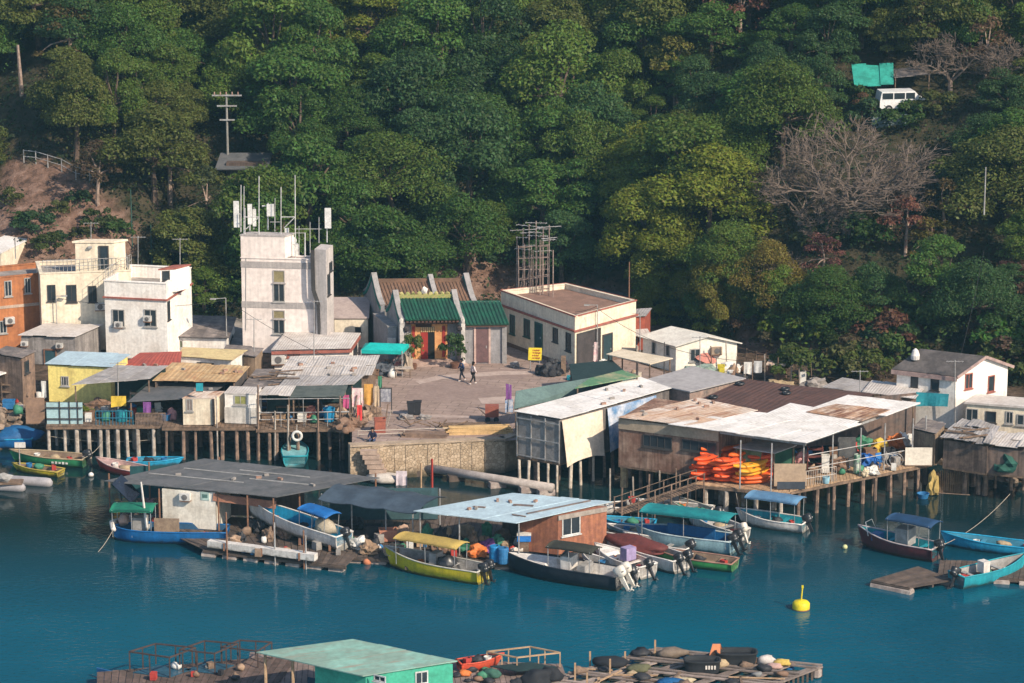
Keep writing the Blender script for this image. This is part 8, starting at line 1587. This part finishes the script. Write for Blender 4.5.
# ------------------------------------------------------------------ loose things on roofs, in boats, ropes and wires
R = random.Random(77)
BRK = mat('loose brick', (.36, .16, .1), (.28, .2, .16), 3, .5, .9)
def on_roof(q, zt, n, label, group, kind='brick'):
    P = [Z(a, c, zt) for a, c in q]
    for _ in range(n):
        u, w_ = R.uniform(.08, .92), R.uniform(.1, .9); p = P[0].lerp(P[1], u).lerp(P[3].lerp(P[2], u), w_)
        ok, loc, nor, ix, ob, mx = scene.ray_cast(DG, p+V((0, 0, 3)), V((0, 0, -1)))
        if not ok or loc.z < zt-1.2: continue
        if kind == 'brick': single(MB().box(loc+V((0, 0, .08)), (R.uniform(.25, .4), .16, .14), R.uniform(0, 3)), 'brick', BRK if R.random() < .5 else CONC, label, 'brick', group)
        elif kind == 'plank': a_ = R.uniform(-.5, .5); single(MB().sbar(loc+V((-math.cos(a_), -math.sin(a_), .1)), loc+V((math.cos(a_), math.sin(a_), .1)), .14, .06), 'loose_plank', WOOD, label, 'plank', group)
        else:
            mb = MB(); vs = []
            for i in range(14):
                for j in range(6): a_, b_ = 6.283*i/14, 6.283*j/6; rr_ = .26+.09*math.cos(b_); vs.append(loc+V((math.cos(a_)*rr_, math.sin(a_)*rr_, .12+.09*math.sin(b_))))
            mb.add(vs, [(i*6+j, i*6+(j+1) % 6, ((i+1) % 14)*6+(j+1) % 6, ((i+1) % 14)*6+j)[::-1] for i in range(14) for j in range(6)]); single(mb, 'old_tyre', BLK, label, 'tyre', group, True)
bpy.context.view_layer.update(); DG = bpy.context.evaluated_depsgraph_get()
on_roof([(277, 377), (372, 375), (380, 356), (290, 358)], 4.6, 9, 'brick weighing down the long pale grey corrugated roof', 'bricks on the grey shack roof'); on_roof([(152, 381), (236, 382), (250, 367), (172, 363)], 4.9, 7, 'brick weighing down the ribbed tan roof', 'bricks on the tan roof'); on_roof([(618, 417), (700, 427), (757, 411), (698, 398)], 5.2, 8, 'brick lying on the rusty end of the warehouse roof', 'bricks on the warehouse roof'); on_roof([(238, 392), (282, 386), (305, 371), (256, 370)], 4.3, 7, 'plank lying on the patched grey brown roof', 'planks on the patched roof', 'plank'); on_roof([(105, 481), (277, 497), (379, 478), (204, 459)], 3.15, 6, 'brick on the slate dark raft roof', 'bricks on the dark raft roof'); on_roof([(940, 438), (990, 446), (1000, 428), (962, 420)], 4.6, 6, 'plank on the loose grey sheets of the right shore shanty', 'planks on the right shanty roof', 'plank'); on_roof([(698, 400), (770, 410), (812, 388), (745, 379)], 5.2, 5, 'old tyre on the maroon warehouse roof', 'tyres on the maroon roof', 'tyre'); on_roof([(514, 411), (560, 419), (672, 389), (640, 378)], 5.0, 5, 'brick on the pale long shed roof', 'bricks on the pale shed roof'); on_roof([(413, 511), (517, 523), (611, 502), (512, 493)], 3.15, 5, 'brick on the pale blue raft house roof', 'bricks on the pale blue roof'); on_roof([(72, 385), (150, 379), (168, 366), (114, 366)], 4.2, 4, 'brick on the grey tin porch roof', 'bricks on the tin porch')
# gear lying in the boats
for o in [o for o in bpy.data.objects if o.get('category') == 'boat' and o.type == 'EMPTY' and 'L' in o]:
    L_ = o['L']; lab = o['label']; M4 = Matrix.Translation(o.location) @ o.rotation_euler.to_matrix().to_4x4()
    short = ' '.join(lab.split()[:9])
    if 'tarp' in lab and 'yellow' not in lab or 'end-on' in lab: continue
    for k in range(3):
        p = M4 @ V((L_*(-.32+.26*k)+R.uniform(-.2, .2), R.uniform(-.3, .3), .28))
        if k == 0: t = thing('fuel_can', 'red fuel can in the '+short, 'fuel can', p); MB().box(p+V((0, 0, .17)), (.42, .28, .3), R.uniform(0, 3)).build('can_body', RDP, t); MB().lathe(p+V((.1, 0, .32)), [(.05, 0), (.05, .06)], 8).build('cap', BLK, t)
        elif k == 1: single(MB().blob(p+V((0, 0, .15)), (.4, .3, .24), R.random()*40, .45, 2, flat=-.15), 'net_heap', R.choice([mat('rope tan', (.42, .33, .2), (.3, .22, .14), 5, .5, .9), BKP, GRP]), 'net and rope heap in the '+short, 'net', None, True)
        else: single(MB().lathe(p, [(.18, 0), (.22, .32), (.23, .34), (.19, .34), (.16, .05)], 12), 'bucket', R.choice([WHP, BLP, ORP]), 'bucket in the '+short, 'bucket')
# ropes
ROPE = mat('rope', (.40, .34, .26), (.28, .24, .2), 5, .5, .9)
def rope(label, a, c, sag, r=.022, name='mooring_rope', m=None, cat='rope'):
    pts = [V(a).lerp(V(c), k/10)-V((0, 0, sag*4*(k/10)*(1-k/10))) for k in range(11)]; single(MB().tube(pts, r, 4), name, m or ROPE, label, cat)
rope('mooring rope from the maroon boat to the shore stones', Z(935, 548, 1.0), Z(1010, 494, .8), .5); rope('mooring rope from the blue canopy boat to the kayak deck', Z(742, 515, .9), Z(735, 486, 1.8), .3); rope('mooring rope between the green boat and the left piles', Z(84, 458, .8), Z(104, 440, 1.2), .2); rope('mooring rope from the yellow motorboat bow to the raft', Z(390, 556, 1.1), Z(380, 545, .5), .15); rope('rope along the left stilts above the water', Z(48, 436, 1.5), Z(150, 440, 1.2), .25); rope('rope from the blue work boat bow into the water', Z(113, 530, .9), Z(98, 552, 0), .1)
WIRE = mat('black wire', (.03, .03, .03))
def wire(label, p0, p1, sag): rope(label, p0, p1, sag, .018, 'overhead_wire', WIRE, 'wire')
Yw = 228.; wire('overhead wire from the cream house lamp to the tower lamp', Yp(58, 298, 226), Yp(227, 300, 228), .6); wire('overhead wire from the tower lamp towards the laundry', Yp(227, 300, 228), Yp(384, 378, 214), .6); wire('overhead wire from the hall lamp to the pole by the bungalow', Yp(597, 308, 222), Yp(664, 344, 221), .3); wire('overhead wire from the cream hall to the lamp post', Yp(575, 312, 222), Yp(597, 306, 222.5), .1); wire('overhead wire from the bungalow pole to the garden plots', Yp(664, 346, 221), Yp(790, 360, 218), .5); wire('overhead wire from the white gabled house to the trees', Yp(956, 372, 207), Yp(984, 250, 222), .6)
# house aerials
for i, (px, y0, y1, Yd, lab) in enumerate(((138, 268, 236, 236, 'thin aerial on the cream house terrace'), (91, 242, 222, 237, 'short aerial on the cream roof hut'), (180, 265, 238, 231, 'aerial at the back of the white house roof'), (314, 362, 300, 216, 'tall thin pole before the red trimmed white house'), (118, 420, 362, 209, 'thin pole through the grey tin porch'), (254, 352, 318, 219, 'aerial beside the brown roofed shed'), (955, 440, 360, 206, 'pale pole at the corner of the white gabled house'), (860, 400, 370, 207, 'aerial on the pale sheet lean to'), (640, 362, 312, 221, 'zigzag aerial mast beside the brick house'), (700, 372, 336, 220, 'thin aerial before the white bungalow'))):
    p, q = Yp(px, y1, Yd), Yp(px, y0, Yd); t = thing('aerial', lab, 'aerial', p if p.z < q.z else q); MB().bar(p, q, .035, 5).build('pole', GALV, t); tp = p if p.z > q.z else q; mb = MB(); mb.bar(tp-V((.6, 0, .1)), tp+V((.6, 0, -.1)), .02, 4)
    for k in range(5): c = tp+V((-.5+.25*k, 0, -.1)); mb.bar(c-V((0, .25, 0)), c+V((0, .25, 0)), .014, 4)
    mb.build('crossbar', GALV, t)
# lattice between the hall aerials
t = thing('aerial_rig', 'lashed bamboo lattice holding the hall aerials together', 'lattice', Yp(535, 292, mh.W[0].y)); mb = MB(); za = mh.zt-.5; base = Z(533, 294, za)
for k in range(5):
    for s in (-1, 1): mb.bar(base+V((-1.1, s*.25, .3+k*.85)), base+V((1.2, s*.25, .5+k*.85+R.uniform(-.2, .2))), .028, 4)
for k in range(6): x = -1.1+k*.45; mb.bar(base+V((x, -.25, -.05)), base+V((x+R.uniform(-.1, .1), -.25, R.uniform(3.6, 4.6))), .03, 4)
for k in range(5): mb.bar(base+V((-1.0+.4*k, -.25, .3)), base+V((-.6+.4*k, .25, 2.6)), .02, 4)
mb.build('rods', mat('aerial pole', (.38, .30, .26)), t)
# more gear on the lattice raft and foreground deck
for i in range(22):
    u, w_ = R.uniform(.02, .98), R.uniform(.02, .98); p = LP(u, w_)+V((0, 0, .12)); m = R.choice([BKP, BKP, BRP, WOOD, plain(.2, .2, .2), GRP, mat('rope tan', (.42, .33, .2))]); r = R.uniform(.25, .55)
    single(MB().blob(p+V((0, 0, r*.25)), (r, r*.8, r*.5), i*3.3, .4, 2, flat=-r*.25), 'gear_heap', m, 'small gear bundle on the timber lattice walkways', 'gear', 'gear bundles on the lattice raft', True)
for i in range(16):
    a_ = R.uniform(-.4, .4)+R.choice([0, 1.2]); p = LP(R.uniform(.05, .95), R.uniform(.05, .95))+V((0, 0, .2)); d = V((math.cos(a_), math.sin(a_), 0))*R.uniform(.8, 1.8); single(MB().sbar(p-d, p+d, .13, .05), 'loose_plank', WOODL if i % 3 else WOOD, 'loose plank lying across the lattice raft', 'plank', 'loose planks on the lattice raft')
for i in range(10):
    px, row = R.uniform(455, 490), R.uniform(668, 683); p = Z(px, row, .62); r = R.uniform(.15, .3); single(MB().blob(p+V((0, 0, r*.4)), (r*1.3, r, r*.7), i*5.1, .4, 2, flat=-r*.4), 'gear_heap', R.choice([BKP, BRP, GRP, ORP]), 'small bundle on the deck right of the mint green hut', 'gear', 'small bundles by the mint green hut', True)
# more clutter along the right walkway, gangway area and left decks
def scatter(n, area, z, label, group, cols, rr):
    for i in range(n):
        px, row = R.uniform(area[0], area[2]), R.uniform(area[1], area[3]); p = Z(px, row, z); r = R.uniform(*rr); m = R.choice(cols)
        if i % 3 == 0: single(MB().box(p+V((0, 0, r*.8)), (r*1.6, r*1.3, r*1.6), R.uniform(0, 3)), 'stored_box', m, label+' (boxed)' if False else label.replace('bundle', 'box'), 'box', group.replace('bundles', 'boxes'))
        else: single(MB().blob(p+V((0, 0, r*.5)), (r, r*.8, r*R.uniform(.8, 1.6)), i*2.7+px, .4, 2, flat=-r*.5), 'gear_heap', m, label, 'gear', group, True)
MIX = [BKP, BRP, WOOD, WHP, BLP, RDP, mat('sack', (.38, .26, .18)), plain(.3, .28, .26), GRP, plain(.5, .44, .36)]
scatter(26, (800, 455, 905, 474), 1.95, 'small bundle on the walkway before the warehouse back wall', 'bundles on the walkway', MIX, (.15, .35)); scatter(22, (50, 410, 160, 421), 2.42, 'small bundle on the left deck behind the rails', 'bundles on the left deck', MIX, (.15, .35)); scatter(18, (262, 412, 345, 424), 2.36, 'small bundle on the open stilt deck', 'bundles on the open deck', MIX, (.15, .3)); scatter(16, (350, 540, 415, 556), .46, 'small bundle on the middle raft front', 'bundles on the middle raft', MIX, (.15, .35)); scatter(14, (420, 545, 520, 563), .46, 'small bundle on the front edge of the raft house raft', 'bundles before the raft house', MIX, (.15, .3)); scatter(14, (700, 366, 815, 388), 2.3, 'small bundle in the garden plots', 'bundles in the garden plots', MIX, (.2, .4)); scatter(10, (575, 368, 640, 384), PZ, 'small bundle by the cream awning', 'bundles by the cream awning', MIX, (.2, .4)); scatter(10, (362, 360, 405, 378), PZ, 'small bundle around the teal canopy', 'bundles around the teal canopy', MIX, (.15, .35)); scatter(12, (0, 395, 45, 415), 2.3, 'small bundle before the left edge shanties', 'bundles at the left edge', MIX, (.2, .4)); scatter(12, (340, 420, 352, 434), 2.2, 'small bundle on the junk bank by the quay', 'bundles on the junk bank', MIX, (.2, .35))
scatter(22, (232, 532, 345, 557), .48, 'small bundle on the open planks of the left house raft', 'bundles on the left house raft', MIX, (.15, .35)); scatter(12, (115, 515, 160, 530), .48, 'small bundle at the left end of the left house raft', 'bundles at the left raft end', MIX, (.15, .3)); scatter(10, (150, 668, 250, 682), .74, 'small bundle on the brown fish farm raft', 'bundles on the fish farm raft', MIX, (.15, .3))
EXPO = 0.52; HAZE = 0.00016; SUN = 4.5; SKY = .125
# ------------------------------------------------------------------ light
EL, AZ = math.radians(36), math.radians(47)      # sun to the right of and behind the camera
sd = V((math.sin(AZ)*math.cos(EL), -math.cos(AZ)*math.cos(EL), math.sin(EL)))
sl = bpy.data.lights.new('sun', 'SUN'); sl.energy = SUN; sl.angle = math.radians(.5); sl.color = (1, .86, .68)
so = bpy.data.objects.new('sun', sl); COL.objects.link(so); so.rotation_euler = sd.to_track_quat('Z', 'Y').to_euler(); so.location = (60, 100, 120)
wd = bpy.data.worlds.new('World'); scene.world = wd; wd.use_nodes = True; nt = wd.node_tree
sky = nt.nodes.new('ShaderNodeTexSky'); sky.sky_type = 'NISHITA'; sky.sun_disc = False; sky.sun_elevation = EL
sky.sun_rotation = math.atan2(sd.x, sd.y)
bg = nt.nodes['Background']; bg.inputs['Strength'].default_value = SKY; nt.links.new(sky.outputs[0], bg.inputs['Color'])
scene.view_settings.view_transform = 'Standard'; scene.view_settings.look = 'None'; scene.view_settings.exposure = EXPO; scene.view_settings.gamma = 1
scene.cycles.use_denoising = True
scene.cycles.max_bounces = 5; scene.cycles.transparent_max_bounces = 4; scene.cycles.volume_bounces = 0
if HAZE:
    hb = MB(); hb.obox((-2600, -2600, -4), (5200, 0, 0), (0, 5700, 0), (0, 0, 260)); ho = hb.build('haze', bpy.data.materials.new('haze'))
    m = ho.data.materials[0]; m.use_nodes = True; n = m.node_tree; n.nodes.remove(n.nodes['Principled BSDF']); pv = n.nodes.new('ShaderNodeVolumePrincipled')
    pv.inputs['Density'].default_value = HAZE; pv.inputs['Color'].default_value = (.35, .75, 1, 1); n.links.new(pv.outputs[0], n.nodes['Material Output'].inputs['Volume']); tag(ho, kind='stuff')
